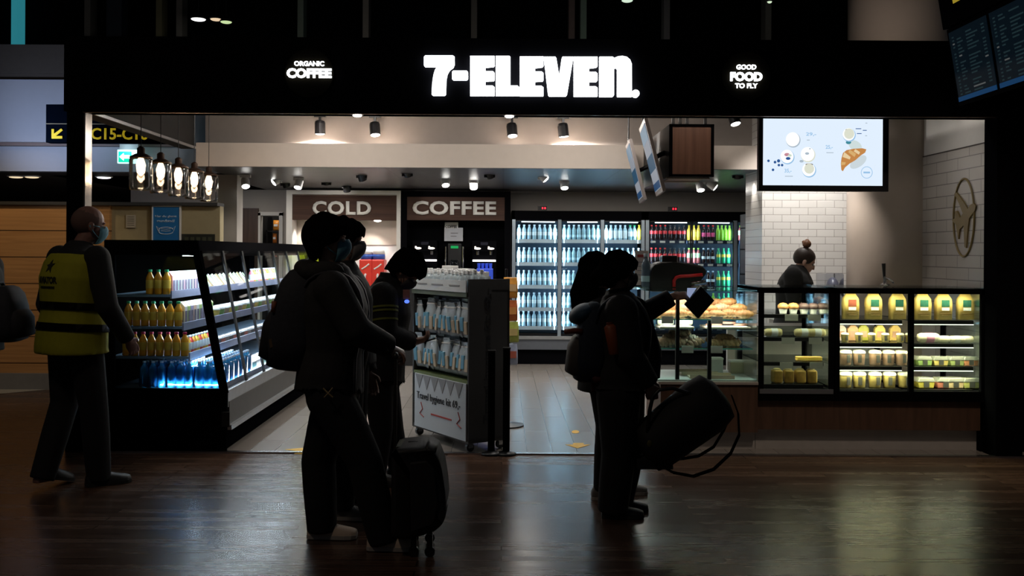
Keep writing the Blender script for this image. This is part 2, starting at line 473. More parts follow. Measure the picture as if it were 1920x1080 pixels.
# dark hall above the shop
bx(-14, 9, 12.0, 12.1, 3.2, 9).struct('wall_hall_upper', black_glass)
bx(-14, 9, 11.6, 12.0, 3.55, 3.62).struct('trim_8', dark_grey)
mcol = {28: ('cyan_light_tube', (0.05, 0.45, 0.55), 0.35), 165: ('pale_fin', (0.22, 0.21, 0.19), 0), 215: ('blue_fin', (0.02, 0.03, 0.05), 0), 299: ('olive_fin', (0.26, 0.24, 0.13), 0), 337: ('pale_fin', (0.22, 0.21, 0.19), 0),
        564: ('green_fin', (0.20, 0.28, 0.23), 0), 686: ('pale_fin', (0.22, 0.21, 0.19), 0), 889: ('pale_fin', (0.22, 0.21, 0.19), 0), 1072: ('brown_fin', (0.24, 0.18, 0.16), 0), 1094: ('sage_fin', (0.34, 0.48, 0.38), 0), 1250: ('grey_fin', (0.26, 0.25, 0.25), 0), 1440: ('pale_fin', (0.22, 0.21, 0.19), 0)}
for i, (px, (mn, c, e)) in enumerate(mcol.items()):
    p = P(px, 30, 11.8)
    w = 0.09 if px == 215 else 0.035
    bx(p.x - w, p.x + w, 11.78, 11.98, 3.6, 7.0).struct('trim_%d' % (9 + i), mat(mn, c, 0.4, emit=e))
for (px, py, w, c, lb) in ((372, 36, 0.09, (1, 1, 0.95), 'bright lamp reflection glowing in the dark upper hall'), (405, 36, 0.07, (1, 0.75, 0.5), 'orange-tinted lamp reflection beside the bright one in the dark upper hall'), (424, 41, 0.07, (0.7, 0.9, 0.45), 'faint greenish lamp reflection streak in the dark upper hall'), (1176, 1, 0.07, (0.8, 1, 0.8), 'pale green lamp reflection above the middle of the shop fascia'), (1443, 3, 0.03, (0.8, 1, 0.7), 'tiny pale lamp reflection high above the wall screen')):
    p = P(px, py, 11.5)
    t = thing('lamp_reflection', lb, 'lamp', p)  # reflections of lamps in the glazing, built as small glowing fittings
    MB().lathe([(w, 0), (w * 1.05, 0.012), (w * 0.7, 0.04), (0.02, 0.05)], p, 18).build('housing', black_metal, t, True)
    MB().ell(p, (w * 0.92, w * 0.92, 0.02)).build('bulb', mat('reflection_glow_%d' % px, c, 0.4, emit=2.0 if w > 0.08 else 0.8, var=0), t, True)
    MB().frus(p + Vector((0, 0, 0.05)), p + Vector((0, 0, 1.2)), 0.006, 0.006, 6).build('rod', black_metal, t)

# door opening at the back left, with goods behind it
bx(-3.70, -3.41, 13.84, 13.9, 0, 2.10).struct('door_1', wood_door)
dh = MB().frus((-3.46, 13.80, 1.0), (-3.46, 13.84, 1.0), 0.012, 0.012).frus((-3.46, 13.80, 1.0), (-3.55, 13.80, 1.0), 0.01, 0.01)
dh.build('door_handle', steel, bpy.data.objects['door_1'])
bx(-3.42, -3.38, 13.86, 14.0, 0, 2.04).box(-3.12, -3.07, 13.86, 14.0, 0, 2.04).box(-3.42, -3.07, 13.86, 14.0, 2.0, 2.05).struct('trim_30', white)
bx(-3.8, -2.8, 14.9, 15.0, 0, 2.5).struct('wall_store_room', dark_grey)
rk = thing('storage_rack', 'dark shelf rack of bright packets seen through the back doorway', 'rack', (-3.25, 14.4, 0))
for z in (1.40, 1.60, 1.78):
    bx(-3.40, -3.10, 14.3, 14.6, z, z + 0.02).build('shelf', black_metal, rk)
for x in (-3.40, -3.115):
    bx(x, x + 0.015, 14.3, 14.6, 0, 2.0).build('upright', black_metal, rk)
for (x, z, w, h, c, lb) in ((-3.27, 1.80, 0.09, 0.15, (0.9, 0.35, 0.05), 'orange packet on the top shelf behind the back doorway'), (-3.29, 1.62, 0.06, 0.14, (0.8, 0.25, 0.05), 'dark orange packet on the middle shelf behind the back doorway'),
                        (-3.20, 1.62, 0.07, 0.13, (0.75, 0.30, 0.10), 'rust-coloured packet, right one on the middle shelf behind the back doorway'), (-3.29, 1.42, 0.06, 0.14, (0.6, 0.03, 0.03), 'red packet on the lowest shelf behind the back doorway'), (-3.20, 1.42, 0.06, 0.14, (0.05, 0.08, 0.3), 'blue packet on the lowest shelf behind the back doorway')):
    t = thing('snack_packet', lb, 'packet', (x, 14.36, z))
    MB().loft([[(x + w * a * math.cos(k * PI / 6), 14.36 + b * math.sin(k * PI / 6), z + q * h) for k in range(12)] for q, a, b in ((0, 0.5, 0.004), (0.2, 0.5, 0.03), (0.7, 0.5, 0.03), (1, 0.5, 0.004))]).build('pouch', mat('packet_%.2f%.2f' % (x, z), c, 0.35), t, True)
    bx(x - w * 0.3, x + w * 0.3, 14.322, 14.326, z + h * 0.4, z + h * 0.62).build('label_patch', paper, t)
lamp('store_room_light', 'POINT', (-3.25, 14.15, 2.2), 3, NEUT, None, 0.05)

# ================================================================== shop sign on the fascia
sign_on = mat('sign_face_lit', (1, 1, 1), 0.4, emit=4.0, ecol=(0.93, 0.97, 1.0), var=0)
sg = thing('shop_sign', 'illuminated white shop name lettering on the black fascia', 'sign', (P(1000, 142, 7.37)))
Zf = lambda zx, zy: P(780 + zx / 4.364, 80 + zy / 4.364, 7.36)
def E(x0, x1, y0=108, y1=432):
    k = (y1 - y0) / 324
    q = lambda y: y0 + (y - 108) * k
    m = x0 + 125
    return [(x0, y0), (x1, y0), (x1, q(185)), (x1 - 8, q(193)), (m, q(200)), (m, q(232)), (x1 - 14, q(232)), (x1, q(245)), (x1, q(302)), (x1 - 6, q(310)), (m, q(312)), (m, q(350)), (x1 - 16, q(350)), (x1, q(362)), (x1, y1), (x0, y1)]
letters = [
    [(65, 115), (75, 104), (300, 104), (314, 112), (315, 175), (305, 200), (275, 222), (256, 255), (247, 300), (243, 420), (234, 430), (138, 430), (128, 420), (132, 340), (142, 265), (155, 222), (172, 195), (75, 195), (65, 185)],
    [(295, 238), (305, 228), (415, 228), (425, 240), (425, 292), (415, 303), (305, 303), (295, 293)],
    E(443, 642), [(652, 108), (765, 108), (772, 116), (772, 350), (830, 350), (845, 364), (845, 432), (652, 432)], E(850, 1043, 112, 434),
    [(1047, 114), (1140, 114), (1148, 125), (1172, 275), (1194, 125), (1200, 114), (1289, 114), (1236, 425), (1226, 436), (1092, 436), (1083, 425)], E(1292, 1485, 114, 438),
    [(1502, 114), (1610, 114), (1622, 124), (1655, 111), (1690, 108), (1725, 115), (1752, 138), (1766, 172), (1767, 440), (1650, 440), (1648, 430), (1648, 215), (1643, 206), (1635, 203), (1626, 206), (1620, 215), (1620, 430), (1610, 440), (1502, 440)],
    [(1798 + 31 * math.cos(a), 415 + 31 * math.sin(a)) for a in [2 * PI * i / 20 for i in range(20)]]]
for pts in letters:
    MB().prism([Zf(*p) for p in pts], (0, 0.038, 0)).build('letter', sign_on, sg)
disc_mat = flat_black('dark_disc', (0.008, 0.007, 0.005))
def disc_sign(px, py, lines, label):
    c = P(px, py, 7.39)
    t = thing('disc_sign', label, 'sign', c)
    MB().frus(c + Vector((0, -0.012, 0)), c + Vector((0, 0.008, 0)), 0.18, 0.18, 40).build('disc', disc_mat, t)
    for (s, dy, w, h, b) in lines:
        q = P(px, dy, 7.37)
        text('lettering', s, q, (1, 0, -0.0), (0, 0, 1), w / F * 7.37, h / F * 7.37, sign_on, t, b, 0.012)
disc_sign(580, 138, (('ORGANIC', 119.5, 56, 9, 0.02), ('COFFEE', 137.5, 84, 18, 0.045)), 'round dark fascia sign with two lines of glowing letters, left of the shop name')
disc_sign(1399, 143, (('GOOD', 126, 37, 9, 0.02), ('FOOD', 144, 60, 17, 0.05), ('TO FLY', 161, 42, 9, 0.02)), 'round dark fascia sign with three lines of glowing letters, right of the shop name')

# small downlights under the fascia
for i, (px, py, lb) in enumerate(((670, 215, 'small lit downlight under the fascia, left of the shop name'), (955, 217, 'small lit downlight under the middle of the fascia'))):
    p = P(px, py, 7.5); p.z = 2.536
    t = thing('downlight', lb, 'downlight', p, group='downlights under the fascia')
    MB().lathe([(0.045, -0.004), (0.05, 0), (0.05, 0.02), (0.03, 0.03)], p, 20).build('trim_ring', black_metal, t)
    MB().ell(p + Vector((0, 0, -0.008)), (0.034, 0.034, 0.012)).build('lens', lens_on, t, True)
    lamp('downlight_beam', 'SPOT', p + Vector((0, 0, -0.03)), 30, NEUT, p + Vector((0.0, 0.5, -2)), 0.03, angle=90)

# ================================================================== track and ceiling spotlights
def spotlight(px, py, Y, top_z, aim, label, lit=True, power=0, size=0.05, length=0.12, group='spotlights', color=black_metal, angle=90, blend=0.6):
    p = P(px, py, Y)
    t = thing('spotlight', label, 'spotlight', p, group=group)
    d = Vector(aim).normalized()
    a = p - d * length * 0.5; b = p + d * length * 0.5
    MB().tube([a - d * 0.01, a, a + d * 0.02, b - d * 0.02, b], [size * 0.6, size * 0.9, size, size, size * 1.02], 16).build('housing', color, t, False)
    MB().ell(b, (size * 0.86, size * 0.86, size * 0.22), d.to_track_quat('Z', 'Y').to_matrix()).build('lens', lens_on if lit else mat('lens_off', (0.05, 0.05, 0.05), 0.15), t, True)
    if top_z is not None:
        MB().box(p.x - 0.012, p.x + 0.012, p.y - 0.02, p.y + 0.02, p.z, top_z).box(p.x - 0.06, p.x + 0.06, p.y - 0.018, p.y + 0.018, top_z - 0.03, top_z).build('bracket', color, t)
    if power:
        lamp('spot_beam', 'SPOT', b + d * (size + 0.01), power, NEUT, b + d * 2, 0.03, angle=angle, blend=blend)
track_z = 2.92
bx(-2.2, 1.75, 10.27, 10.31, track_z, track_z + 0.035).struct('trim_31', black_metal)
for (px, py, aim, lb) in ((600, 239, (0, 0.10, -1), 'black track spotlight pointing straight down, leftmost above the cream bulkhead'), (703, 242, (0.10, -0.2, -1), 'black track spotlight tilted towards the hall, second from left above the bulkhead'),
                          (960, 244, (0.1, -0.25, -1), 'black track spotlight tilted towards the hall, above the middle of the bulkhead'), (1056, 244, (0.12, 0.1, -1), 'black track spotlight aimed down to the right, left of the edge-on screens')):
    spotlight(px, py, 10.29, track_z, aim, lb, True, 240, 0.055, 0.13, 'track spotlights over the bulkhead', angle=172, blend=0.35)
spotlight(1377, 224, 9.9, 3.03, (0.2, -0.3, -1), 'spotlight peeking below the fascia left of the wall screen', True, 10, 0.055, 0.1, 'track spotlights over the bulkhead')
inner = [(460, 343, 11.2, 1, (0.25, -0.6, -1), 'lit spotlight under the dark ceiling beside the pale pillar'), (519, 338, 12.0, 1, (-0.8, -0.4, -0.7), 'lit spotlight turned sideways, between two lit ones left of the COLD board'), (560, 345, 11.6, 1, (-0.15, -0.5, -1), 'lit white spotlight above the left end of the COLD board'),
         (535, 343, 12.6, 0, (0.3, 0.6, -1), 'unlit dark spotlight just left of the COLD board'), (678, 330, 11.2, 0, (0.2, 0.6, -1), 'unlit dark spotlight above the right half of the COLD board'), (612, 338, 12.4, 0, (0, 0.6, -1), 'small unlit spotlight above the middle of the COLD board'), (650, 352, 13.0, 0, (0, 0.6, -1), 'tiny unlit spotlight low above the COLD lettering'),
         (764, 322, 10.9, 0, (0.2, 0.6, -1), 'unlit dark spotlight above the left end of the COFFEE board'), (835, 341, 11.7, 1, (0.15, -0.6, -1), 'lit spotlight over the COFFEE board, left of a pair'), (888, 346, 11.9, 1, (0.05, -0.5, -1), 'lit spotlight over the COFFEE board, right of a pair'),
         (918, 325, 11.0, 0, (0.4, 0.6, -1), 'unlit dark spotlight above the right end of the COFFEE board'), (1018, 331, 11.3, 1, (0.8, -0.1, -0.8), 'spotlight turned sideways above the left drinks cooler'), (1058, 346, 11.9, 1, (0.08, -0.5, -1), 'lit spotlight above the middle of the left drinks cooler'),
         (1313, 350, 11.9, 1, (0.05, -0.5, -1), 'lit spotlight under the hanging wooden box'), (1335, 347, 12.0, 1, (0.9, -0.2, -0.7), 'spotlight turned sideways, beside the lit one under the wooden box'), (1383, 325, 10.9, 0, (0.1, 0.5, -1), 'unlit dark spotlight left of the wall screen')]
for (px, py, Y, lit, aim, lb) in inner:
    spotlight(px, py, Y, 2.36, aim, lb, bool(lit), 16 if lit else 0, 0.048, 0.10, 'spotlights under the dark ceiling', white_plastic if lit else black_metal)
# ================================================================== left background: direction sign, exit sign, poster
def sgn(name, label, cat, px0, px1, py0, py1, Y, t, m):
    a, b = P(px0, py1, Y), P(px1, py0, Y)
    r = thing(name, label, cat, ((a.x + b.x) / 2, Y, a.z))
    bx(a.x, b.x, Y, Y + t, a.z, b.z).build('panel', m, r)
    return r, a, b
sign_navy = flat_black('sign_navy', (0.0015, 0.003, 0.007))
yel = mat('sign_yellow_lit', (0.75, 0.55, 0.02), 0.5, emit=0.25, ecol=(0.8, 0.6, 0.02), var=0)
gs, a, b = sgn('gate_sign', 'dark hanging gate sign with yellow lettering and arrow, left of the shop', 'sign', 86, 330, 197, 267, 10.35, 0.12, sign_navy)
l = P(86, 232, 10.345); r2 = P(330, 232, 10.345)
bx(a.x, b.x, 10.344, 10.35, l.z - 0.004, l.z + 0.004).build('divider', mat('sign_line', (0.25, 0.22, 0.15), 0.5), gs)
text('lettering', 'C15-C16', P(224, 251, 10.34), (1, 0, 0), (0, 0, 1), 106 / F * 10.34, 22 / F * 10.34, yel, gs, 0.02, 0.006)
ap = lambda x, y: P(x, y, 10.34)
MB().prism([ap(115, 241), ap(118, 244.5), ap(105, 255), ap(117, 255), ap(117, 260), ap(97, 260), ap(97, 242), ap(101.5, 242), ap(101.5, 251)], (0, -0.006, 0)).build('arrow', yel, gs)
text('small_lettering', 'Gates', P(152, 257, 10.34), (1, 0, 0), (0, 0, 1), 18 / F * 10.34, 7 / F * 10.34, yel, gs, 0.0, 0.004)
text('small_lettering', 'Gate', P(150, 243, 10.34), (1, 0, 0), (0, 0, 1), 10 / F * 10.34, 5 / F * 10.34, paper, gs, 0.0, 0.004)
for x in (110, 300):
    q = P(x, 197, 10.41)
    MB().frus(q, (q.x, q.y, 3.0), 0.012, 0.012, 8).frus((q.x, q.y, 3.0), (q.x, 10.80, 3.0), 0.012, 0.012, 8).build('hanger', black_metal, gs)
es = thing('exit_sign', 'green and white lit running-man exit sign behind the pendant lamps', 'sign', P(241, 306, 10.6))
a, b = P(220, 306, 10.6), P(262, 281, 10.6)
bx(a.x, b.x, 10.6, 10.66, a.z, b.z).build('panel', mat('exit_panel', (0.7, 0.9, 0.85), 0.4, emit=1.5, ecol=(0.55, 1.0, 0.9), var=0), es)
a2, b2 = P(222, 304, 10.59), P(246, 284, 10.59)
bx(a2.x, b2.x, 10.59, 10.6, a2.z, b2.z).build('arrow_field', mat('exit_green', (0.0, 0.5, 0.3), 0.4, emit=0.9, ecol=(0.0, 0.6, 0.35), var=0), es)
ap = lambda x, y: P(x, y, 10.588)
MB().prism([ap(224, 294), ap(232, 287), ap(232, 291), ap(243, 291), ap(243, 297), ap(232, 297), ap(232, 301)], (0, -0.004, 0)).build('arrow', mat('exit_white', (1, 1, 1), 0.4, emit=3, var=0), es)
bx(a.x + 0.02, b.x - 0.02, 10.61, 10.65, b.z, b.z + 0.10).build('mount', plinth_grey, es)
lamp('exit_sign_glow', 'POINT', (a.x + 0.1, 10.5, b.z + 0.02), 1.6, (0.6, 0.9, 1.0), None, 0.06)
for (px, py, lb) in ((30, 326, 'round ceiling light over the far passage, outermost on the left'), (60, 324, 'round ceiling light over the far passage, right of the outermost one'), (195, 312, 'bright round ceiling light left of the exit sign')):
    p = P(px, py, 11.6); p.z = 2.36
    t = thing('ceiling_light', lb, 'ceiling light', p, group='ceiling lights of the far passage')
    MB().lathe([(0.09, -0.01), (0.10, 0), (0.10, 0.01)], p, 20).build('trim_ring', white, t)
    MB().ell(p + Vector((0, 0, -0.012)), (0.075, 0.075, 0.012)).build('lens', mat('passage_lens', (1, 1, 1), 0.4, emit=4.0 if px > 100 else 0.9, var=0) if px > 100 else mat('passage_lens_dim', (1, 0.8, 0.5), 0.4, emit=0.9, var=0), t, True)
po, a, b = sgn('mask_poster', 'blue face mask poster in a white frame on the beige wall', 'poster', 287, 337, 388, 456, 10.70, 0.02, mat('poster_blue', (0.015, 0.16, 0.42), 0.5))
bw = 0.012
bx(a.x - bw, a.x, 10.69, 10.725, a.z - bw, b.z + bw).box(b.x, b.x + bw, 10.69, 10.725, a.z - bw, b.z + bw).box(a.x, b.x, 10.69, 10.725, a.z - bw, a.z).box(a.x, b.x, 10.69, 10.725, b.z, b.z + bw).build('frame', white_plastic, po)
pw = mat('poster_ink', (0.55, 0.68, 0.80), 0.6, var=0)
text('lettering', 'Har du glemt', P(311, 406, 10.70), (1, 0, 0), (0, 0, 1), 40 / F * 10.7, 5 / F * 10.7, pw, po, 0.01, 0.004)
text('lettering', 'mundbind?', P(311, 414, 10.70), (1, 0, 0), (0, 0, 1), 33 / F * 10.7, 5 / F * 10.7, pw, po, 0.01, 0.004)
mk = [P(311 + 13 * math.cos(t), 430 - 4 * math.sin(t) + (5 if math.sin(t) < 0 else 0), 10.695) for t in [2 * PI * i / 24 for i in range(25)]]
m_ = MB().tube(mk, 0.0045, 6)
for yy in (429, 432.5):
    m_.tube([P(302, yy, 10.695), P(311, yy + 1, 10.695), P(320, yy, 10.695)], 0.003, 6)
m_.tube([P(299, 429, 10.695), P(293, 424, 10.695), P(297, 434, 10.695)], 0.003, 6).tube([P(323, 429, 10.695), P(329, 424, 10.695), P(325, 434, 10.695)], 0.003, 6)
m_.build('mask_drawing', pw, po)
nb, a, b = sgn('notice_board', 'dark low board of small rows on the beige wall right of the poster', 'board', 340, 402, 439, 470, 10.73, 0.025, mat('board_dark', (0.015, 0.017, 0.012), 0.5))
m_ = MB()
for i in range(5):
    q = P(346 + i * 11, 448, 10.726); m_.box(q.x, q.x + 0.04, 10.725, 10.73, q.z - 0.02, q.z + 0.02)
m_.build('row_cards', mat('board_cards', (0.05, 0.055, 0.03), 0.6), nb)
nt_, a, b = sgn('wall_notice', 'small pale notice sheet on the beige wall, left of the blue poster', 'notice', 236, 254, 403, 427, 10.74, 0.012, mat('notice_sheet', (0.42, 0.38, 0.30), 0.7))
m_ = MB()
for i in range(5):
    z = b.z - 0.02 - i * 0.022; m_.box(a.x + 0.015, b.x - 0.015, 10.737, 10.74, z - 0.004, z)
m_.build('text_lines', seam, nt_)

# ================================================================== five pendant lamps in a row
bulb_on = mat('filament_bulb', (1, 0.8, 0.55), 0.3, emit=9.0, ecol=(1.0, 0.70, 0.40), var=0)
copper = mat('copper_cap', (0.07, 0.04, 0.028), 0.45, 0.6)
jar_glass = glass_mat('amber_tinted_glass', (0.96, 0.95, 0.95), 2.2, 0.08)
pl = ['nearest of the row of glass pendant lamps over the chiller', 'second glass pendant lamp from the near end of the row', 'middle one of the five glass pendant lamps', 'fourth glass pendant lamp from the near end of the row', 'farthest of the row of glass pendant lamps, by the pillar']
kind_of('pendant', [('pendant_lamp', MB().lathe([(0.012, 0.345), (0.03, 0.33), (0.03, 0.29), (0.045, 0.285), (0.085, 0.262), (0.088, 0.255), (0.04, 0.26), (0.012, 0.26)], n=24).mesh('cap', True), copper),
                    ('glass_jar', MB().lathe([(0.06, 0.262), (0.084, 0.25), (0.088, 0.235), (0.088, 0.03), (0.080, 0.004), (0.03, 0.0), (0.03, 0.003), (0.078, 0.008), (0.085, 0.032), (0.085, 0.235), (0.081, 0.248), (0.06, 0.258)], n=24).mesh('jar', True), jar_glass),
                    ('bulb', MB().lathe([(0.012, 0.27), (0.02, 0.25), (0.036, 0.20), (0.030, 0.145), (0.008, 0.115)], n=14).mesh('bulb', True), bulb_on),
                    ('socket', MB().lathe([(0.018, 0.262), (0.018, 0.285), (0.012, 0.29)], n=12).mesh('sock'), black_metal),
                    ('cord', MB().frus((0, 0, 0.34), (0, 0, 1.03), 0.0035, 0.0035, 6).mesh('cord'), black_plastic)])
for i, lb in enumerate(pl):
    loc = (-2.84, 7.8 + 0.45 * i, 1.972)
    spawn('pendant_lamp', 'pendant', loc, lb, 'lamp', 'pendant lamps over the chiller')
    lamp('pendant_glow', 'POINT', (loc[0], loc[1], 1.972 + 0.12), 1.2, WARM, None, 0.03)
# flat track the cords hang from
bx(-2.87, -2.81, 7.65, 9.95, 3.0, 3.03).struct('trim_32', black_metal)

# ================================================================== COLD and COFFEE booths
bo = thing('cold_drinks_booth', 'white framed booth under the dark wooden COLD board', 'booth', (-2.15, 13.6, 0))
bx(-2.93, -2.85, 13.45, 13.9, 0, 2.33).box(-1.44, -1.385, 13.45, 13.9, 0, 2.33).box(-2.85, -1.44, 13.45, 13.9, 2.275, 2.33).build('frame', white, bo)
bx(-2.85, -1.44, 13.78, 13.88, 0, 1.60).build('splash_panel', white_plastic, bo)
bx(-2.85, -1.44, 13.76, 13.88, 1.60, 2.275).build('back_panel', cream, bo)
bx(-2.85, -1.44, 13.46, 13.56, 1.93, 2.265).build('name_board', wood_walnut, bo)
bx(-2.85, -1.44, 13.30, 13.78, 0, 0.95).build('counter', white, bo)
text('lettering', 'COLD', P(641, 390, 13.45), (1, 0, 0), (0, 0, 1), 110 / F * 13.45, 26 / F * 13.45, letter_white, bo, 0.035, 0.012, 1.08)
lens = MB().ell(P(708, 414, 13.5), (0.05, 0.04, 0.014))
lens.build('downlight_lens', lens_on, bo, True)
q = P(708, 414, 13.5)
lamp('booth_downlight', 'SPOT', q + Vector((0, 0, -0.03)), 14, NEUT, q + Vector((-0.3, 0.1, -1)), 0.03, angle=110)
lamp('booth_downlight', 'SPOT', Vector((-2.7, 13.62, 1.9)), 10, NEUT, Vector((-2.7, 13.66, 0)), 0.03, angle=110)

cb = thing('coffee_booth', 'black booth with coffee machines under the wooden COFFEE board', 'booth', (-0.65, 13.6, 0))
bx(-1.38, -1.30, 13.45, 13.9, 0, 2.33).box(0.02, 0.10, 13.45, 13.9, 0, 2.33).box(-1.30, 0.02, 13.45, 13.9, 2.25, 2.33).build('frame', black, cb)
bx(-1.30, 0.02, 13.78, 13.88, 0, 2.25).build('back_panel', black, cb)
bx(-1.33, 0.05, 13.46, 13.54, 1.935, 2.25).build('name_board', wood_mat('dim_walnut_board', (0.045, 0.020, 0.014), (0.08, 0.038, 0.026), (0, 2), (0.6, 16), 0.8), cb)
bx(-1.30, 0.02, 13.15, 13.78, 0, 1.10).build('counter', black_plastic, cb)
text('lettering', 'COFFEE', P(852, 390, 13.45), (1, 0, 0), (0, 0, 1), 157 / F * 13.45, 26 / F * 13.45, letter_white, cb, 0.035, 0.012, 1.05)
lamp('coffee_board_light', 'SPOT', (-0.9, 12.9, 2.3), 3, NEUT, (-0.68, 13.5, 2.05), 0.03, angle=100)
lamp('cold_board_light', 'SPOT', (-2.1, 12.9, 2.3), 3, NEUT, (-2.12, 13.5, 2.05), 0.03, angle=100)
pp = thing('menu_sheet', 'grey price sheet with a white heading hung over the coffee brewer', 'notice', P(850, 452, 13.7))
a, b = P(833, 452, 13.7), P(868, 427, 13.7)
bx(a.x, b.x, 13.70, 13.706, a.z, b.z).build('sheet', mat('grey_sheet', (0.48, 0.50, 0.55), 0.6), pp)
a, b = P(834, 428, 13.7), P(859, 417, 13.7)
bx(a.x, b.x, 13.695, 13.702, a.z, b.z).build('heading_card', mat('lit_card', (0.75, 0.75, 0.75), 0.6), pp)
text('heading', 'COFFEE', P(846, 425, 13.69), (1, 0, 0), (0, 0, 1), 22 / F * 13.69, 5 / F * 13.69, black, pp, 0.01, 0.003)
q = P(845, 438, 13.7); bx(q.x, q.x + 0.10, 13.695, 13.70, q.z, q.z + 0.012).box(q.x, q.x + 0.08, 13.695, 13.70, q.z - 0.04, q.z - 0.03).build('text_lines', plinth_grey, pp)
def coffee_machine(px, lb):
    c = P(px, 500, 13.45); z0 = 1.10
    t = thing('coffee_machine', lb, 'coffee machine', (c.x, 13.45, z0), group='coffee machines in the booth')
    w = 0.165
    bx(c.x - w, c.x + w, 13.50, 13.75, z0, 1.66).box(c.x - w, c.x + w, 13.36, 13.75, z0, z0 + 0.09).box(c.x - w, c.x + w, 13.38, 13.75, 1.52, 1.66).bevel(0.012).build('body', black, t)
    bx(c.x - w + 0.01, c.x + w - 0.01, 13.34, 13.50, z0 + 0.28, z0 + 0.305).build('tray_light', mat('tray_light', (1, 1, 1), 0.4, emit=1.6, ecol=(1, 0.92, 0.9), var=0), t)
    for dx in (-0.09, 0.09):
        MB().frus((c.x + dx, 13.44, 1.47), (c.x + dx, 13.44, 1.53), 0.02, 0.026, 12).build('spout', steel, t)
        MB().ell((c.x + dx, 13.375, 1.555), (0.045, 0.008, 0.014)).ell((c.x + dx - 0.03, 13.372, 1.575), (0.012, 0.006, 0.01)).build('button_light', mat('button_light', (1, 0.9, 0.8), 0.4, emit=2.2, ecol=(1, 0.86, 0.72), var=0), t)
    bx(c.x - 0.05, c.x + 0.05, 13.372, 13.38, 1.60, 1.64).build('screen', mat('machine_screen_off', (0.02, 0.02, 0.03), 0.2), t)
coffee_machine(797, 'left black coffee machine with lit tray under the COFFEE board')
coffee_machine(908, 'right black coffee machine with lit tray under the COFFEE board')
c = P(852, 490, 13.4)
br = thing('coffee_brewer', 'chrome framed brewer with green display between the coffee machines', 'coffee brewer', (c.x, 13.4, 1.10))
bx(c.x - 0.09, c.x + 0.09, 13.42, 13.7, 1.10, 1.62).bevel(0.01).build('body', black_plastic, br)
for s in (-1, 1):
    MB().frus((c.x + s * 0.115, 13.38, 1.10), (c.x + s * 0.115, 13.38, 1.58), 0.010, 0.010, 10).build('post', steel, br)
bx(c.x - 0.05, c.x + 0.05, 13.415, 13.42, 1.555, 1.59).build('display', mat('green_display', (0, 0.4, 0.1), 0.4, emit=0.12, ecol=(0.02, 0.6, 0.15), var=0), br)
MB().lathe([(0.06, 1.22), (0.07, 1.26), (0.06, 1.36), (0.045, 1.40)], (c.x, 13.36, 0), 18).build('pot', glass_dark, br, True)
c = P(909, 498, 13.2)
bb = thing('blue_cup_dispenser', 'low blue tray of cups in front of the right coffee machine', 'tray', (c.x, 13.2, 1.10))
blue_lit = mat('bright_blue', (0.04, 0.10, 0.75), 0.4)
bx(c.x - 0.11, c.x + 0.11, 13.16, 13.34, 1.10, 1.29).bevel(0.008).build('tray', blue_lit, bb)
for i in range(4):
    MB().frus((c.x - 0.08 + i * 0.052, 13.24, 1.29), (c.x - 0.08 + i * 0.052, 13.24, 1.36), 0.018, 0.024, 12).build('cup', blue_lit, bb)
lamp('coffee_counter_light', 'SPOT', (-0.5, 13.25, 2.2), 4, COOL, (-0.4, 13.3, 1.2), 0.03, angle=60)
red = mat('slush_red', (0.75, 0.05, 0.04), 0.35); slush_blue = mat('slush_blue', (0.03, 0.10, 0.45), 0.3)
for (px, lb) in ((686, 'left slush machine, half hidden behind the queue'), (709, 'right slush machine with red body and white lid, on the white counter')):
    c = P(px, 520, 13.45)
    t = thing('slush_machine', lb, 'slush machine', (c.x, 13.5, 0.95), group='slush machines in the booth')
    w = 0.085
    bx(c.x - w, c.x + w, 13.40, 13.70, 0.95, 1.40).bevel(0.015).build('body', red, t)
    MB().lathe([(w, 1.40), (w * 1.02, 1.44), (w * 0.98, 1.47)], (c.x, 13.52, 0), 20).build('bowl', slush_blue, t, True)
    MB().lathe([(w * 1.0, 1.47), (w * 0.9, 1.52), (w * 0.45, 1.56), (0.02, 1.565)], (c.x, 13.52, 0), 20).build('lid', white_plastic, t, True)
    MB().frus((c.x, 13.36, 1.18), (c.x, 13.41, 1.20), 0.014, 0.016).frus((c.x, 13.36, 1.12), (c.x, 13.36, 1.18), 0.012, 0.012).build('tap', white_plastic, t)
    MB().tube([(c.x - 0.05, 13.397, 1.27), (c.x, 13.396, 1.30), (c.x + 0.05, 13.397, 1.34)], 0.01, 6).build('swirl', paper, t)

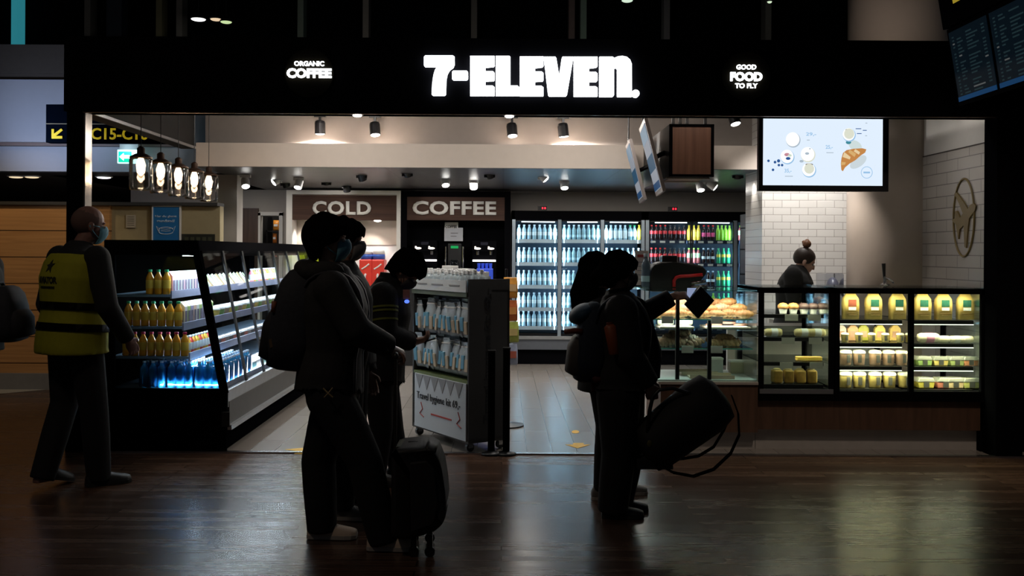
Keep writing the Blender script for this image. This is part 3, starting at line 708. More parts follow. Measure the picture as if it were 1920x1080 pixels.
# ================================================================== wall coolers and their bottles
shelf_z = (1.682, 1.372, 1.063, 0.760, 0.508)
CYAN = (0.60, 0.84, 1.0)
cool_back = mat('cooler_back', (0.03, 0.06, 0.10), 0.6, var=0.02)
cool_shelf = mat('cooler_shelf', (0.10, 0.15, 0.21), 0.4)
tag_white = mat('price_strip', (0.62, 0.68, 0.78), 0.5, var=0.3, scale=9)
navy_strip = mat('navy_strip', (0.02, 0.03, 0.07), 0.4)
chrome_f = mat('cooler_mullion', (0.40, 0.48, 0.55), 0.35, 0.6)
def cooler(name, label, x0, x1, mull, doors, strip, led_w, lx):
    t = thing(name, label, 'cooler', ((x0 + x1) / 2, 13.4, 0))
    bx(x0, x0 + 0.04, 13.42, 13.88, 0.39, 2.07).box(x1 - 0.04, x1, 13.42, 13.88, 0.39, 2.07).box(x0, x1, 13.42, 13.88, 1.95, 2.07).box(x0, x1, 13.44, 13.88, 0.0, 0.39).build('body', black, t)
    bx(x0 + 0.04, x1 - 0.04, 13.82, 13.87, 0.39, 1.95).build('back_wall', cool_back, t)
    bx(x0, x1, 13.38, 13.42, 0.34, 0.385).build('bumper', silver, t)
    bx(x0, x1, 13.40, 13.44, 0.20, 0.34).build('grille', mat('cooler_grille', (0.10, 0.11, 0.13), 0.5), t)
    for z in shelf_z:
        s = bx(x0 + 0.04, x1 - 0.04, 13.47, 13.82, z - 0.018, z).build('shelf', cool_shelf, t)
        bx(x0 + 0.04, x1 - 0.04, 13.455, 13.468, z - 0.045, z + 0.004).build('price_strip', strip, s)
    for x in mull:
        bx(x - 0.022, x + 0.022, 13.395, 13.44, 0.385, 1.95).build('mullion', chrome_f, t)
    for (a, b) in doors:
        d = bx(a, b, 13.405, 13.411, 0.40, 1.94).build('door', glass, t)
        bx(a, a + 0.012, 13.40, 13.416, 0.40, 1.94).box(b - 0.012, b, 13.40, 13.416, 0.40, 1.94).box(a, b, 13.40, 13.416, 1.925, 1.94).box(a, b, 13.40, 13.416, 0.40, 0.415).build('door_frame', black_metal, d)
    m_ = MB()
    for (a, b) in doors:
        m_.box(a + 0.09, b - 0.05, 13.44, 13.46, 1.915, 1.93)
    m_.build('light_strip', led, t)
    m = bx(lx - 0.06, lx + 0.06, 13.37, 13.42, 2.075, 2.13).build('thermometer_box', black_plastic, t)
    for k in (-0.006, 0.028):
        bx(lx + k, lx + k + 0.018, 13.366, 13.37, 2.09, 2.115).build('digit', mat('red_digit', (1, 0.02, 0.02), 0.4, emit=2, ecol=(1, 0.02, 0.05), var=0), m)
    for (a, b) in doors:
        for xx in (a + 0.035, b - 0.035):
            lamp('cooler_light', 'AREA', (xx, 13.462, 1.15), led_w, CYAN, (xx + (0.3 if xx < (a + b) / 2 else -0.3), 13.9, 1.15), 0.03, 1.4)
    return t
X = lambda px: P(px, 500, 13.42).x
lc = cooler('drinks_cooler', 'left glass door drinks cooler full of water bottles, brightly lit', X(959), X(1208), [X(963), X(1049), X(1129), X(1205)], [(X(965), X(1047)), (X(1051), X(1127)), (X(1131), X(1203))], tag_white, 5.5, X(1016))
rc = cooler('drinks_cooler', 'right glass door drinks cooler with cola and green bottles behind the corner case', X(1210), X(1427), [X(1213), X(1378), X(1424)], [(X(1216), X(1295)), (X(1297), X(1375)), (X(1381), X(1422))], navy_strip, 3.2, X(1260))
m_ = MB()
for z in shelf_z:
    for k in range(9):
        x = X(1220 + k * 18); m_.box(x, x + 0.07, 13.447, 13.455, z - 0.035, z - 0.008)
m_.build('price_tag', paper, rc)
# the bottle kinds
def bottle_parts(name, r, h, body, cap, label_m, lab=(0.35, 0.62)):
    k = h / 0.2
    prof = [(r * 0.85, 0), (r, 0.006), (r, 0.10 * k), (r * 0.92, 0.108 * k), (r, 0.116 * k), (r * 0.98, 0.135 * k), (r * 0.62, 0.162 * k), (r * 0.42, 0.175 * k), (r * 0.42, 0.188 * k)]
    kind_of(name, [('bottle', MB().lathe(prof, n=12).mesh(name, True), body),
                   ('cap', MB().lathe([(r * 0.5, 0.184 * k), (r * 0.52, 0.187 * k), (r * 0.52, 0.2 * k), (r * 0.46, 0.203 * k)], n=12).mesh(name + '_cap'), cap),
                   ('label', MB().lathe([(r * 1.02, lab[0] * 0.165 * k), (r * 1.03, lab[0] * 0.165 * k + 0.002), (r * 1.03, lab[1] * 0.165 * k), (r * 1.02, lab[1] * 0.165 * k + 0.002)], n=12).mesh(name + '_label', True), label_m)])
water = mat('water_bottle', (0.50, 0.74, 0.88), 0.12, trans=0.22, var=0.05)
water2 = mat('water_bottle_clear', (0.38, 0.62, 0.72), 0.12, trans=0.3, var=0.05)
cap_pale = mat('cap_pale', (0.60, 0.72, 0.85), 0.4, var=0)
lab_white = mat('label_white', (0.72, 0.82, 0.88), 0.5, var=0.05); lab_aqua = mat('label_aqua', (0.45, 0.68, 0.78), 0.5, var=0.05)
cola = mat('cola_dark', (0.020, 0.008, 0.008), 0.1); cap_red = mat('cap_red', (0.7, 0.03, 0.03), 0.4, var=0); cap_dark = mat('cap_dark', (0.05, 0.05, 0.06), 0.4, var=0)
lab_red = mat('label_red', (0.75, 0.04, 0.05), 0.45, var=0.05)
lab_pink = mat('label_magenta', (0.75, 0.08, 0.25), 0.45, var=0.05)
yellow_j = mat('yellow_drink', (0.85, 0.55, 0.06), 0.25); cap_yellow = mat('cap_yellow', (0.85, 0.65, 0.05), 0.4, var=0)
green_b = mat('green_bottle', (0.02, 0.36, 0.16), 0.15); lime_b = mat('lime_bottle', (0.28, 0.60, 0.05), 0.2); cap_green = mat('cap_green', (0.03, 0.42, 0.18), 0.4, var=0); cap_lime = mat('cap_lime', (0.30, 0.65, 0.08), 0.4, var=0)
berry = mat('berry_drink', (0.42, 0.10, 0.10), 0.2); lab_mint = mat('label_mint', (0.5, 0.75, 0.45), 0.5)
lab_yel = mat('label_yellow', (0.85, 0.70, 0.08), 0.5)
bottle_parts('water', 0.029, 0.2, water, cap_pale, lab_white)
bottle_parts('clear', 0.029, 0.2, water2, cap_pale, lab_aqua, (0.2, 0.4))
bottle_parts('white_label', 0.029, 0.2, water, cap_pale, lab_white, (0.15, 0.75))
bottle_parts('green_cap', 0.029, 0.2, water2, cap_green, lab_white, (0.3, 0.7))
bottle_parts('cola', 0.027, 0.205, cola, cap_red, lab_red, (0.5, 0.75))
bottle_parts('cola_zero', 0.027, 0.205, cola, cap_dark, lab_red, (0.5, 0.75))
bottle_parts('yellow', 0.029, 0.205, yellow_j, cap_yellow, lab_yel, (0.3, 0.7))
bottle_parts('dark_pink', 0.027, 0.205, cola, cap_red, lab_pink, (0.3, 0.62))
bottle_parts('lime', 0.027, 0.205, lime_b, cap_lime, lime_b, (0.4, 0.7))
bottle_parts('green', 0.027, 0.205, green_b, cap_green, lab_yel, (0.5, 0.72))
bottle_parts('berry', 0.029, 0.205, berry, cap_lime, lab_mint, (0.45, 0.8))
bottle_parts('dark_white', 0.027, 0.205, cola, cap_pale, lab_white, (0.35, 0.55))
SH = ['top shelf', 'second shelf', 'middle shelf', 'fourth shelf', 'bottom shelf']
def bottles(px0, px1, n, si, key, what, where, group):
    for i in range(n):
        px = px0 + (px1 - px0) * (i + 0.5) / n
        x = P(px, 500, 13.53).x
        spawn('bottle', key, (x, 13.53 + 0.004 * ((i * 7) % 3), shelf_z[si] + 0.0005), '%s, %s from left on %s, %s' % (what, ORD[i], SH[si], where), 'bottle', group)
for si in range(5):
    bottles(968, 1045, 8, si, 'water', 'clear water bottle', 'leftmost door of left cooler', 'water bottles behind the leftmost cooler door')
    if si < 2: bottles(1053, 1126, 8, si, 'clear', 'plain water bottle', 'second cooler door', 'water bottles behind the second cooler door')
    else: bottles(1053, 1053 + 9.1 * (5, 4, 3)[si - 2], (5, 4, 3)[si - 2], si, 'clear', 'plain water bottle', 'second cooler door', 'water bottles behind the second cooler door')
bottles(1132, 1176, 5, 0, 'white_label', 'white labelled water bottle', 'third cooler door', 'water bottles behind the third cooler door')
bottles(1177, 1193, 2, 0, 'green_cap', 'green capped water bottle', 'third cooler door', 'water bottles behind the third cooler door')
bottles(1194, 1202, 1, 0, 'yellow', 'pale yellow drink bottle', 'third cooler door', 'yellow bottle behind the third cooler door')
bottles(1132, 1202, 7, 1, 'white_label', 'white labelled water bottle', 'third cooler door', 'water bottles behind the third cooler door')
RG = 'soft drink bottles in the right cooler'
for (px0, px1, n, si, key, what) in ((1217, 1251, 4, 0, 'cola', 'red capped cola bottle'), (1252, 1286, 4, 0, 'cola_zero', 'dark capped cola bottle'), (1287, 1314, 3, 0, 'yellow', 'yellow lemonade bottle'), (1315, 1341, 3, 0, 'dark_pink', 'dark bottle with magenta label'), (1342, 1371, 4, 0, 'lime', 'bright lime green bottle'),
    (1217, 1251, 4, 1, 'cola', 'red capped cola bottle'), (1252, 1286, 4, 1, 'cola_zero', 'dark capped cola bottle'), (1287, 1314, 3, 1, 'berry', 'red berry drink bottle with mint label'), (1315, 1341, 3, 1, 'dark_white', 'dark bottle with white cap'), (1342, 1371, 3, 1, 'green', 'green bottle with yellow label'),
    (1324, 1341, 2, 2, 'dark_white', 'dark bottle with white cap'), (1342, 1371, 3, 2, 'green', 'green bottle with yellow label'), (1333, 1342, 1, 3, 'lime', 'bright lime green bottle'), (1343, 1371, 3, 3, 'green', 'green bottle with yellow label')):
    bottles(px0, px1, n, si, key, what, 'right cooler', RG)
bottles(1384, 1398, 2, 0, 'berry', 'reddish drink bottle', 'narrow right end door', 'bottles behind the narrow cooler door')

# dark tower of snack tins beside the cooler, against the tiled wall
st = thing('snack_tower', 'narrow dark rack of stacked snack tubs left of the white tiled wall', 'rack', (P(1408, 500, 11.2).x, 11.2, 0))
x0, x1 = P(1399, 500, 11.1).x, P(1424, 500, 11.1).x
bx(x0, x1, 11.38, 11.40, 0, 1.95).box(x0, x0 + 0.015, 11.1, 11.4, 0, 1.95).box(x1 - 0.015, x1, 11.1, 11.4, 0, 1.95).build('body', black_plastic, st)
for z in (1.0, 1.28, 1.56, 1.80):
    bx(x0, x1, 11.1, 11.4, z - 0.012, z).build('shelf', black_metal, st)
bx(x0, x1, 11.08, 11.1, 1.66, 1.72).build('red_strip', mat('red_strip', (0.6, 0.02, 0.02), 0.4), st)
kind_of('tub', [('snack_tub', MB().lathe([(0.036, 0), (0.038, 0.004), (0.038, 0.052), (0.040, 0.055)], n=14).mesh('tub', True), berry), ('lid', MB().lathe([(0.041, 0.055), (0.041, 0.063), (0.036, 0.065)], n=14).mesh('tub_lid'), paper)])
for i, c in enumerate(((0.5, 0.25, 0.10), (0.6, 0.40, 0.12), (0.45, 0.20, 0.12), (0.10, 0.12, 0.30))):
    for s in range(2):
        spawn('snack_tub', 'tub', ((x0 + x1) / 2 - 0.01 + 0.004 * s, 11.2, 1.28 + 0.066 * i - (0.28 if s else 0)), '%s snack tub, %s from the bottom of its stack on the %s tower shelf' % (('brown', 'amber', 'rust', 'navy')[i], ORD[i], 'lower' if s else 'middle'), 'tub', 'snack tubs in the dark tower', mats={'snack_tub': mat('tub%d' % i, c, 0.4)})
# ================================================================== chilled self-service case on the left
ch = thing('chilled_display_case', 'long black chiller with sloping glass doors under the pendant lamps', 'display case', (-2.5, 9.5, 0))
Y0, Y1 = 7.47, 11.6
def slope_x(z): return -2.286 + (1.54 - z) / (1.54 - 0.446) * (2.286 - 2.067)
bx(-2.98, -2.09, Y0, Y1, 0.0, 0.44).build('base', black, ch)
bx(-2.98, -2.955, Y0, Y1, 0.44, 1.56).build('back_panel', flat_black('chiller_back', (0.001, 0.001, 0.001)), ch)
bx(-2.98, -2.286, Y0, Y1, 1.545, 1.58).build('top_panel', dark_grey, ch)
MB().prism([(-2.286, Y0, 1.58), (-2.272, Y0, 1.46), (-2.40, Y0, 1.47), (-2.40, Y0, 1.545)], (0, Y1 - Y0, 0)).build('canopy', flat_black('canopy_grey', (0.014, 0.014, 0.016)), ch)
bx(-2.10, -2.055, Y0, Y1, 0.33, 0.455).build('sill', silver, ch)
bx(-2.085, -2.05, Y0 + 0.02, Y1, 0.20, 0.37).build('lower_panel', mat('chiller_lower_panel', (0.10, 0.095, 0.09), 0.5), ch)
bx(-2.05, -2.02, Y0 - 0.03, Y1, 0.165, 0.20).build('bumper_rail', silver, ch)
for yy, nm in ((Y0 - 0.03, 'near'), (Y1, 'far')):
    m_ = MB()
    o_ = [(-2.98, 0.44), (-2.98, 1.58), (-2.285, 1.58), (-2.05, 0.44)]
    i_ = [(-2.90, 0.47), (-2.90, 1.47), (-2.315, 1.47), (-2.115, 0.47)]
    for k in range(4):
        a, b, c, d = o_[k], o_[(k + 1) % 4], i_[(k + 1) % 4], i_[k]
        m_.prism([(a[0], yy, a[1]), (b[0], yy, b[1]), (c[0], yy, c[1]), (d[0], yy, d[1])], (0, 0.03, 0))
    e_ = m_.build('end_frame', black, ch)
    MB().prism([(x, yy + 0.012, z) for x, z in i_], (0, 0.006, 0)).build('end_glass', glass, e_)
bx(-2.98, -2.06, Y0 - 0.03, Y0, 0.0, 0.44).build('end_base_panel', black, ch)
bx(-2.09, -2.03, Y0 - 0.05, Y0 - 0.03, 0.19, 0.30).build('bumper_end', black_plastic, ch)
shelf = [(1.17, -2.50), (0.93, -2.41), (0.705, -2.36), (0.465, -2.12)]
strip = mat('chiller_price_rail', (0.17, 0.18, 0.27), 0.4, var=0.35, scale=6)
for z, xf in shelf:
    s = bx(-2.95, xf, Y0 + 0.02, Y1 - 0.02, z - 0.018, z).build('shelf', cool_shelf, ch)
    bx(xf, xf + 0.012, Y0 + 0.02, Y1 - 0.02, z - 0.03, z + 0.028).build('price_rail', strip, s)
for z, xf in shelf[:3]:
    lamp('chiller_light', 'AREA', (xf + (-0.02 if z > 0.8 else 0.02), (Y0 + Y1) / 2, z - 0.034), 22, COOL, (xf - 0.18, (Y0 + Y1) / 2, z - 0.3), Y1 - Y0 - 0.2, 0.03).rotation_euler = (math.radians(50 if z > 0.8 else -12), 0, PI / 2)
lamp('added_pack_light', 'AREA', (-2.125, (Y0 + Y1) / 2, 0.475), 7, COOL, None, Y1 - Y0 - 0.2, 0.015).rotation_euler = (math.radians(125), 0, PI / 2)  # added lamp to brighten the fronts of the water packs
lamp('added_pack_end_light', 'AREA', (-2.36, Y0 + 0.012, 0.475), 1.5, COOL, (-2.36, Y0 + 0.10, 0.60), 0.45, 0.015)  # added lamp to brighten the near end of the water packs
nd = 7
door_glass = glass_mat('door_glass', (0.96, 0.98, 0.98), 0.18, 0.03)
for i in range(nd):
    ya, yb = Y0 + (Y1 - Y0) * i / nd, Y0 + (Y1 - Y0) * (i + 1) / nd
    A, B = Vector((-2.278, 0, 1.50)), Vector((-2.076, 0, 0.455))
    n = Vector((1.05, 0, 0.2)).normalized()
    d = MB().prism([A + Vector((0, ya + 0.006, 0)), A + Vector((0, yb - 0.006, 0)), B + Vector((0, yb - 0.006, 0)), B + Vector((0, ya + 0.006, 0))], n * 0.006).build('door', door_glass, ch)
    for q in (ya + 0.012, yb - 0.012):
        m_ = MB().prism([A + Vector((0, q - 0.009, 0)), A + Vector((0, q + 0.009, 0)), B + Vector((0, q + 0.009, 0)), B + Vector((0, q - 0.009, 0))], n * 0.014)
        m_.build('door_edge', mat('door_edge', (0.05, 0.055, 0.06), 0.4, 0.3) if i or q > ya + 0.1 else black, d)
bx(-2.42, -2.405, Y0 + 0.05, Y1 - 0.05, 1.46, 1.466).build('light_strip', led, ch)
l_ = lamp('chiller_light', 'AREA', (-2.38, (Y0 + Y1) / 2, 1.44), 42, COOL, None, Y1 - Y0 - 0.2, 0.03)
l_.rotation_euler = (math.radians(16), 0, PI / 2)

orange_j = mat('orange_juice', (0.72, 0.32, 0.02), 0.25); label_or = mat('juice_label', (0.62, 0.40, 0.05), 0.4)
bottle_parts('juice', 0.030, 0.185, orange_j, cap_green, label_or, (0.3, 0.7))
bottle_parts('juice_red', 0.030, 0.178, orange_j, mat('cap_crimson', (0.55, 0.02, 0.08), 0.4, var=0), label_or, (0.3, 0.7))
bottle_parts('smoothie', 0.026, 0.15, mat('smoothie_pink', (0.70, 0.30, 0.36), 0.3), cap_pale, lab_white, (0.3, 0.75))
KINDS['sandwich'] = [('sandwich_pack', MB().prism([(0.05, -0.04, 0), (-0.05, -0.04, 0), (-0.05, -0.04, 0.13)], (0, 0.08, 0)).bevel(0.004).mesh('wedge'), white_plastic),
                     ('filling', MB().prism([(0.038, -0.024, 0.028), (-0.030, -0.024, 0.115), (-0.026, -0.024, 0.122), (0.046, -0.024, 0.032)], (0, 0.048, 0)).mesh('fill'), lab_mint)]
kind_of('salad', [('salad_bowl', MB().lathe([(0.045, 0), (0.052, 0.01), (0.062, 0.055), (0.064, 0.06)], n=16).mesh('bowl', True), mat('salad_green', (0.16, 0.28, 0.07), 0.5, var=0.6, scale=60)),
                  ('lid', MB().lathe([(0.066, 0.06), (0.066, 0.066), (0.05, 0.085), (0.02, 0.088)], n=16).mesh('dome', True), mat('clear_lid', (0.75, 0.78, 0.78), 0.1, trans=0.5, var=0))])
kind_of('carton', [('drink_carton', bx(-0.03, 0.03, -0.03, 0.03, 0, 0.13).prism([(-0.03, -0.03, 0.13), (0.03, -0.03, 0.13), (0.0, -0.03, 0.165)], (0, 0.06, 0)).mesh('carton'), mat('carton_pink', (0.75, 0.40, 0.50), 0.5)),
                   ('label_panel', bx(0.0305, 0.032, -0.022, 0.022, 0.02, 0.10).box(-0.022, 0.022, -0.032, -0.0305, 0.02, 0.10).mesh('panel'), mat('carton_panel', (0.12, 0.10, 0.15), 0.5, var=0.7, scale=50))])
kind_of('tray', [('snack_tray', bx(-0.06, 0.06, -0.045, 0.045, 0, 0.045).bevel(0.006).mesh('tray'), mat('tray_food', (0.30, 0.22, 0.16), 0.6, var=0.7, scale=60)),
                 ('film', bx(-0.062, 0.062, -0.047, 0.047, 0.045, 0.050).bevel(0.001).mesh('film'), mat('film_gloss', (0.55, 0.55, 0.58), 0.15, trans=0.3, var=0)),
                 ('sticker', bx(-0.025, 0.03, -0.02, 0.02, 0.0505, 0.0515).mesh('stk'), paper)])
kind_of('yog', [('yogurt_cup', MB().lathe([(0.030, 0), (0.033, 0.004), (0.038, 0.09), (0.040, 0.092)], n=14).mesh('cup', True), mat('yogurt_white', (0.75, 0.74, 0.72), 0.4)), ('lid', MB().lathe([(0.041, 0.092), (0.041, 0.098), (0.03, 0.10)], n=14).mesh('cuplid'), mat('foil_lid', (0.5, 0.5, 0.55), 0.25, 0.6, var=0))])
CG = 'packed food and drinks on the %s of the long chiller'
SHC = ['top shelf', 'second shelf', 'third shelf', 'floor']
def along(key, name, cat, what, si, y_from, y_to, step, dx=0.05, scale=1.0, rot=0.0, cols=None):
    z, xf = shelf[si]
    n = int((y_to - y_from) / step)
    for i in range(n):
        k = (i * 5 + si) % len(cols) if cols else 0
        w = what if not cols else '%s %s' % (cols[k][0], what)
        spawn(name, key, (xf - dx, y_from + (i + 0.5) * step, z + 0.0005), '%s, %s from the near end on the chiller\'s %s' % (w, ORD[i], SHC[si]), cat, CG % SHC[si], rot, scale, mats={name: cols[k][1]} if cols else None)
# what one sees through the near end: rows of juice across the shelves
for si, key, cap, xs in ((0, 'juice', 'green', 3), (1, 'juice', 'green', 7), (2, 'juice_red', 'red', 8)):
    z, xf = shelf[si]
    for i in range(xs):
        spawn('juice_bottle', key, (xf - 0.045 - 0.063 * i, Y0 + 0.07, z + 0.0005), '%s capped orange juice bottle, %s from the glass, near row, chiller\'s %s' % (cap, ORD[i], SHC[si]), 'bottle', 'juice bottles in the near rows of the chiller')
along('carton', 'drink_carton', 'carton', 'drink carton', 0, Y0 + 0.12, 8.5, 0.072, 0.05, 1.05, 0, [('pink', mat('c_pink', (0.78, 0.42, 0.52), 0.5)), ('pale blue', mat('c_blue', (0.45, 0.62, 0.78), 0.5)), ('mint', mat('c_mint', (0.48, 0.70, 0.58), 0.5)), ('white', mat('c_white', (0.75, 0.74, 0.74), 0.5))])
along('sandwich', 'sandwich_pack', 'sandwich', 'boxed sandwich wedge', 0, 8.55, 10.0, 0.12, 0.07, 1.0, 0.2, [('white', mat('s_white', (0.72, 0.70, 0.68), 0.5)), ('lilac', mat('s_lilac', (0.62, 0.50, 0.62), 0.5)), ('kraft', mat('s_kraft', (0.45, 0.30, 0.16), 0.6))])
along('smoothie', 'smoothie_bottle', 'bottle', 'smoothie bottle', 0, 10.05, 11.3, 0.09, 0.05, 1.0, 0, [('pink', mat('sm_pink', (0.7, 0.25, 0.33), 0.3)), ('green', mat('sm_green', (0.25, 0.45, 0.12), 0.3)), ('orange', mat('sm_or', (0.75, 0.35, 0.05), 0.3))])
along('carton', 'drink_carton', 'carton', 'tall drink carton', 1, Y0 + 0.13, 8.4, 0.075, 0.05, 1.1, 0, [('peach', mat('c_peach', (0.78, 0.52, 0.40), 0.5)), ('white', mat('c_white', (0.75, 0.74, 0.74), 0.5)), ('lime', mat('c_lime', (0.45, 0.62, 0.20), 0.5)), ('violet', mat('c_vio', (0.40, 0.35, 0.60), 0.5))])
along('salad', 'salad_bowl', 'salad', 'lidded salad bowl', 1, 8.45, 11.3, 0.15, 0.08, 1.1, 0, [('green', mat('sal_g', (0.16, 0.28, 0.07), 0.5, var=0.6, scale=60)), ('yellow', mat('sal_y', (0.50, 0.36, 0.08), 0.5, var=0.6, scale=60)), ('brown', mat('sal_b', (0.28, 0.20, 0.13), 0.5, var=0.6, scale=60))])
along('smoothie', 'smoothie_bottle', 'bottle', 'squat smoothie bottle', 2, Y0 + 0.12, 8.3, 0.075, 0.05, 0.95, 0, [('orange', mat('sm_or', (0.75, 0.35, 0.05), 0.3)), ('red', mat('sm_red', (0.65, 0.08, 0.06), 0.3)), ('yellow', mat('sm_yel', (0.8, 0.55, 0.08), 0.3))])
along('tray', 'snack_tray', 'tray', 'film-wrapped snack tray', 2, 8.35, 10.6, 0.125, 0.08, 1.1, PI / 2, [('grey', mat('tr_g', (0.30, 0.27, 0.25), 0.6, var=0.7, scale=60)), ('reddish', mat('tr_r', (0.50, 0.14, 0.10), 0.6, var=0.7, scale=60)), ('dark', mat('tr_d', (0.10, 0.09, 0.09), 0.6, var=0.7, scale=60))])
along('yog', 'yogurt_cup', 'cup', 'yogurt cup', 2, 10.65, 11.35, 0.09, 0.06, 1.0, 0, [('white', mat('y_w', (0.75, 0.74, 0.72), 0.4)), ('pink', mat('y_p', (0.72, 0.4, 0.45), 0.4))])
along('tray', 'snack_tray', 'tray', 'wide film-wrapped tray', 3, 8.5, 11.3, 0.19, 0.10, 1.7, PI / 2, [('teal', mat('tr_t', (0.03, 0.16, 0.20), 0.5, var=0.6, scale=40)), ('dark green', mat('tr_dg', (0.03, 0.09, 0.07), 0.5, var=0.6, scale=40)), ('white', mat('tr_w', (0.55, 0.55, 0.58), 0.5, var=0.4, scale=40))])
# shrink-wrapped packs of blue water bottles on the floor of the chiller
blue_w = mat('blue_water', (0.03, 0.34, 0.72), 0.15, trans=0.15, var=0.25, scale=20)
m_ = MB()
for i in range(3):
    for j in range(2):
        m_.lathe([(0.030, 0), (0.032, 0.006), (0.032, 0.13), (0.028, 0.15), (0.013, 0.175), (0.013, 0.19)], (-0.066 + i * 0.066, -0.033 + j * 0.066, 0), 12)
wrap_film = glass_mat('wrap_film', (0.80, 0.90, 0.98), 1.2, 0.1)
kind_of('pack', [('water_pack', m_.mesh('pack', True), blue_w), ('shrink_wrap', bx(-0.101, 0.101, -0.068, 0.068, 0.001, 0.165).bevel(0.016).mesh('wrap', True), wrap_film),
                 ('cap_row', MB().lathe([(0.014, 0.186), (0.014, 0.2)], (-0.066, -0.033, 0), 10).lathe([(0.014, 0.186), (0.014, 0.2)], (0, -0.033, 0), 10).lathe([(0.014, 0.186), (0.014, 0.2)], (0.066, -0.033, 0), 10).lathe([(0.014, 0.186), (0.014, 0.2)], (-0.066, 0.033, 0), 10).lathe([(0.014, 0.186), (0.014, 0.2)], (0, 0.033, 0), 10).lathe([(0.014, 0.186), (0.014, 0.2)], (0.066, 0.033, 0), 10).mesh('caps'), cap_pale)])
for r in range(7):
    for c in range(3):
        if r > 2 and c: continue
        spawn('water_pack', 'pack', (-2.23 - 0.208 * c, Y0 + 0.11 + 0.14 * r, 0.4655), 'blue six-pack of water in film, %s row from the near end, %s from the glass' % (ORD[r], ORD[c]), 'water pack', 'blue water packs on the chiller floor')

# ================================================================== travel kit display cart
A = Vector((-0.25, 7.44, 0)); ang = math.radians(-57.5)
ux, uy = Vector((math.cos(ang), math.sin(ang), 0)), Vector((-math.sin(ang), math.cos(ang), 0))
W, D = 0.91, 0.36
org = A - ux * (W / 2)
ct = thing('display_cart', 'white and dark wheeled display cart of travel kits between shop and hall', 'display stand', org, ang)
cart_dark = mat('cart_side_grey', (0.055, 0.055, 0.058), 0.8); cart_front = mat('cart_front_white', (0.56, 0.60, 0.64), 0.6, var=0.03); cart_frame = mat('cart_frame', (0.03, 0.028, 0.026), 0.5)
L_ = dict(world=False)
bx(W / 2 - 0.02, W / 2, 0, D, 0.09, 1.30).build('side_panel', cart_dark, ct, **L_)
bx(-W / 2, -W / 2 + 0.02, 0, D, 0.09, 1.22).build('side_panel', cart_frame, ct, **L_)
bx(-W / 2, W / 2, D - 0.02, D, 0.09, 1.22).build('back_panel', cart_frame, ct, **L_)
bx(-W / 2, W / 2, 0.0, D, 0.07, 0.10).build('base', cart_frame, ct, **L_)
bx(-W / 2, W / 2 - 0.02, 0.15, 0.17, 0.53, 1.16).build('peg_wall', cart_frame, ct, **L_)
bx(-W / 2 + 0.02, W / 2 - 0.02, 0.0, 0.17, 0.515, 0.535).build('shelf', mat('cart_shelf_green', (0.12, 0.16, 0.05), 0.6), ct, **L_)
fp = bx(-W / 2 + 0.06, W / 2 - 0.02, -0.012, 0.0, 0.085, 0.515).build('front_sign', cart_front, ct, **L_)
bn = mat('bunting_grey', (0.30, 0.31, 0.33), 0.7)
m_ = MB()
for i in range(6):
    x = -W / 2 + 0.08 + i * 0.128
    m_.prism([(x, -0.013, 0.513), (x + 0.125, -0.013, 0.513), (x + 0.063, -0.013, 0.40)], (0, -0.002, 0))
m_.build('bunting', bn, fp, **L_)
ink = mat('sign_ink', (0.02, 0.022, 0.03), 0.7, var=0); ink_red = mat('sign_red_ink', (0.45, 0.06, 0.05), 0.7, var=0)
text('lettering', 'Travel hygiene kit 69,-', (0.0, -0.013, 0.335), (1, 0, 0), (0, 0, 1), 0.70, 0.075, ink, fp, 0.0, 0.003, world=False)
bx(-0.11, 0.22, -0.015, -0.012, 0.21, 0.222).build('text_line', ink_red, fp, **L_)
m_ = MB()
for cx in (-0.28, 0.32):
    m_.tube([(cx, -0.014, 0.29), (cx + 0.03, -0.014, 0.24), (cx - 0.02, -0.014, 0.20), (cx + 0.05, -0.014, 0.175)], 0.004, 6)
m_.build('scribble', ink_red, fp, **L_)
tp = bx(-W / 2, W / 2 - 0.02, -0.01, 0.20, 1.20, 1.215).box(-W / 2, W / 2 - 0.02, -0.018, -0.006, 1.20, 1.29).box(-W / 2, W / 2 - 0.02, 0.19, 0.20, 1.20, 1.32).build('top_tray', mat('cart_tray_white', (0.66, 0.70, 0.72), 0.5), ct, **L_)
bx(-0.34, -0.18, -0.021, -0.018, 1.244, 1.254).box(-0.10, 0.08, -0.021, -0.018, 1.244, 1.254).box(0.18, 0.34, -0.021, -0.018, 1.244, 1.254).build('text_lines', bn, tp, **L_)
bx(-W / 2, W / 2 - 0.02, -0.012, 0.012, 1.165, 1.20).build('tray_rail', mat('cart_rail_green', (0.10, 0.13, 0.09), 0.6), ct, **L_)
sp_ = [o for o in ct.children if o.name.startswith('side_panel')][0]
text('side_lettering', 'Travel hygiene kit 69,-', (W / 2 + 0.001, 0.17, 0.72), (0, 0, 1), (0, -1, 0), 1.02, 0.075, ink, sp_, 0.0, 0.002, world=False)
for (x, y) in ((-W / 2 + 0.05, 0.04), (W / 2 - 0.05, 0.04), (-W / 2 + 0.05, D - 0.05), (W / 2 - 0.05, D - 0.05)):
    c = MB().frus((x - 0.014, y, 0.034), (x + 0.014, y, 0.034), 0.033, 0.033, 18).build('caster', black_plastic, ct, **L_)
    bx(x - 0.02, x - 0.015, y - 0.02, y + 0.02, 0.03, 0.08).box(x + 0.015, x + 0.02, y - 0.02, y + 0.02, 0.03, 0.08).box(x - 0.02, x + 0.02, y - 0.02, y + 0.02, 0.066, 0.075).build('fork', steel, c, **L_)
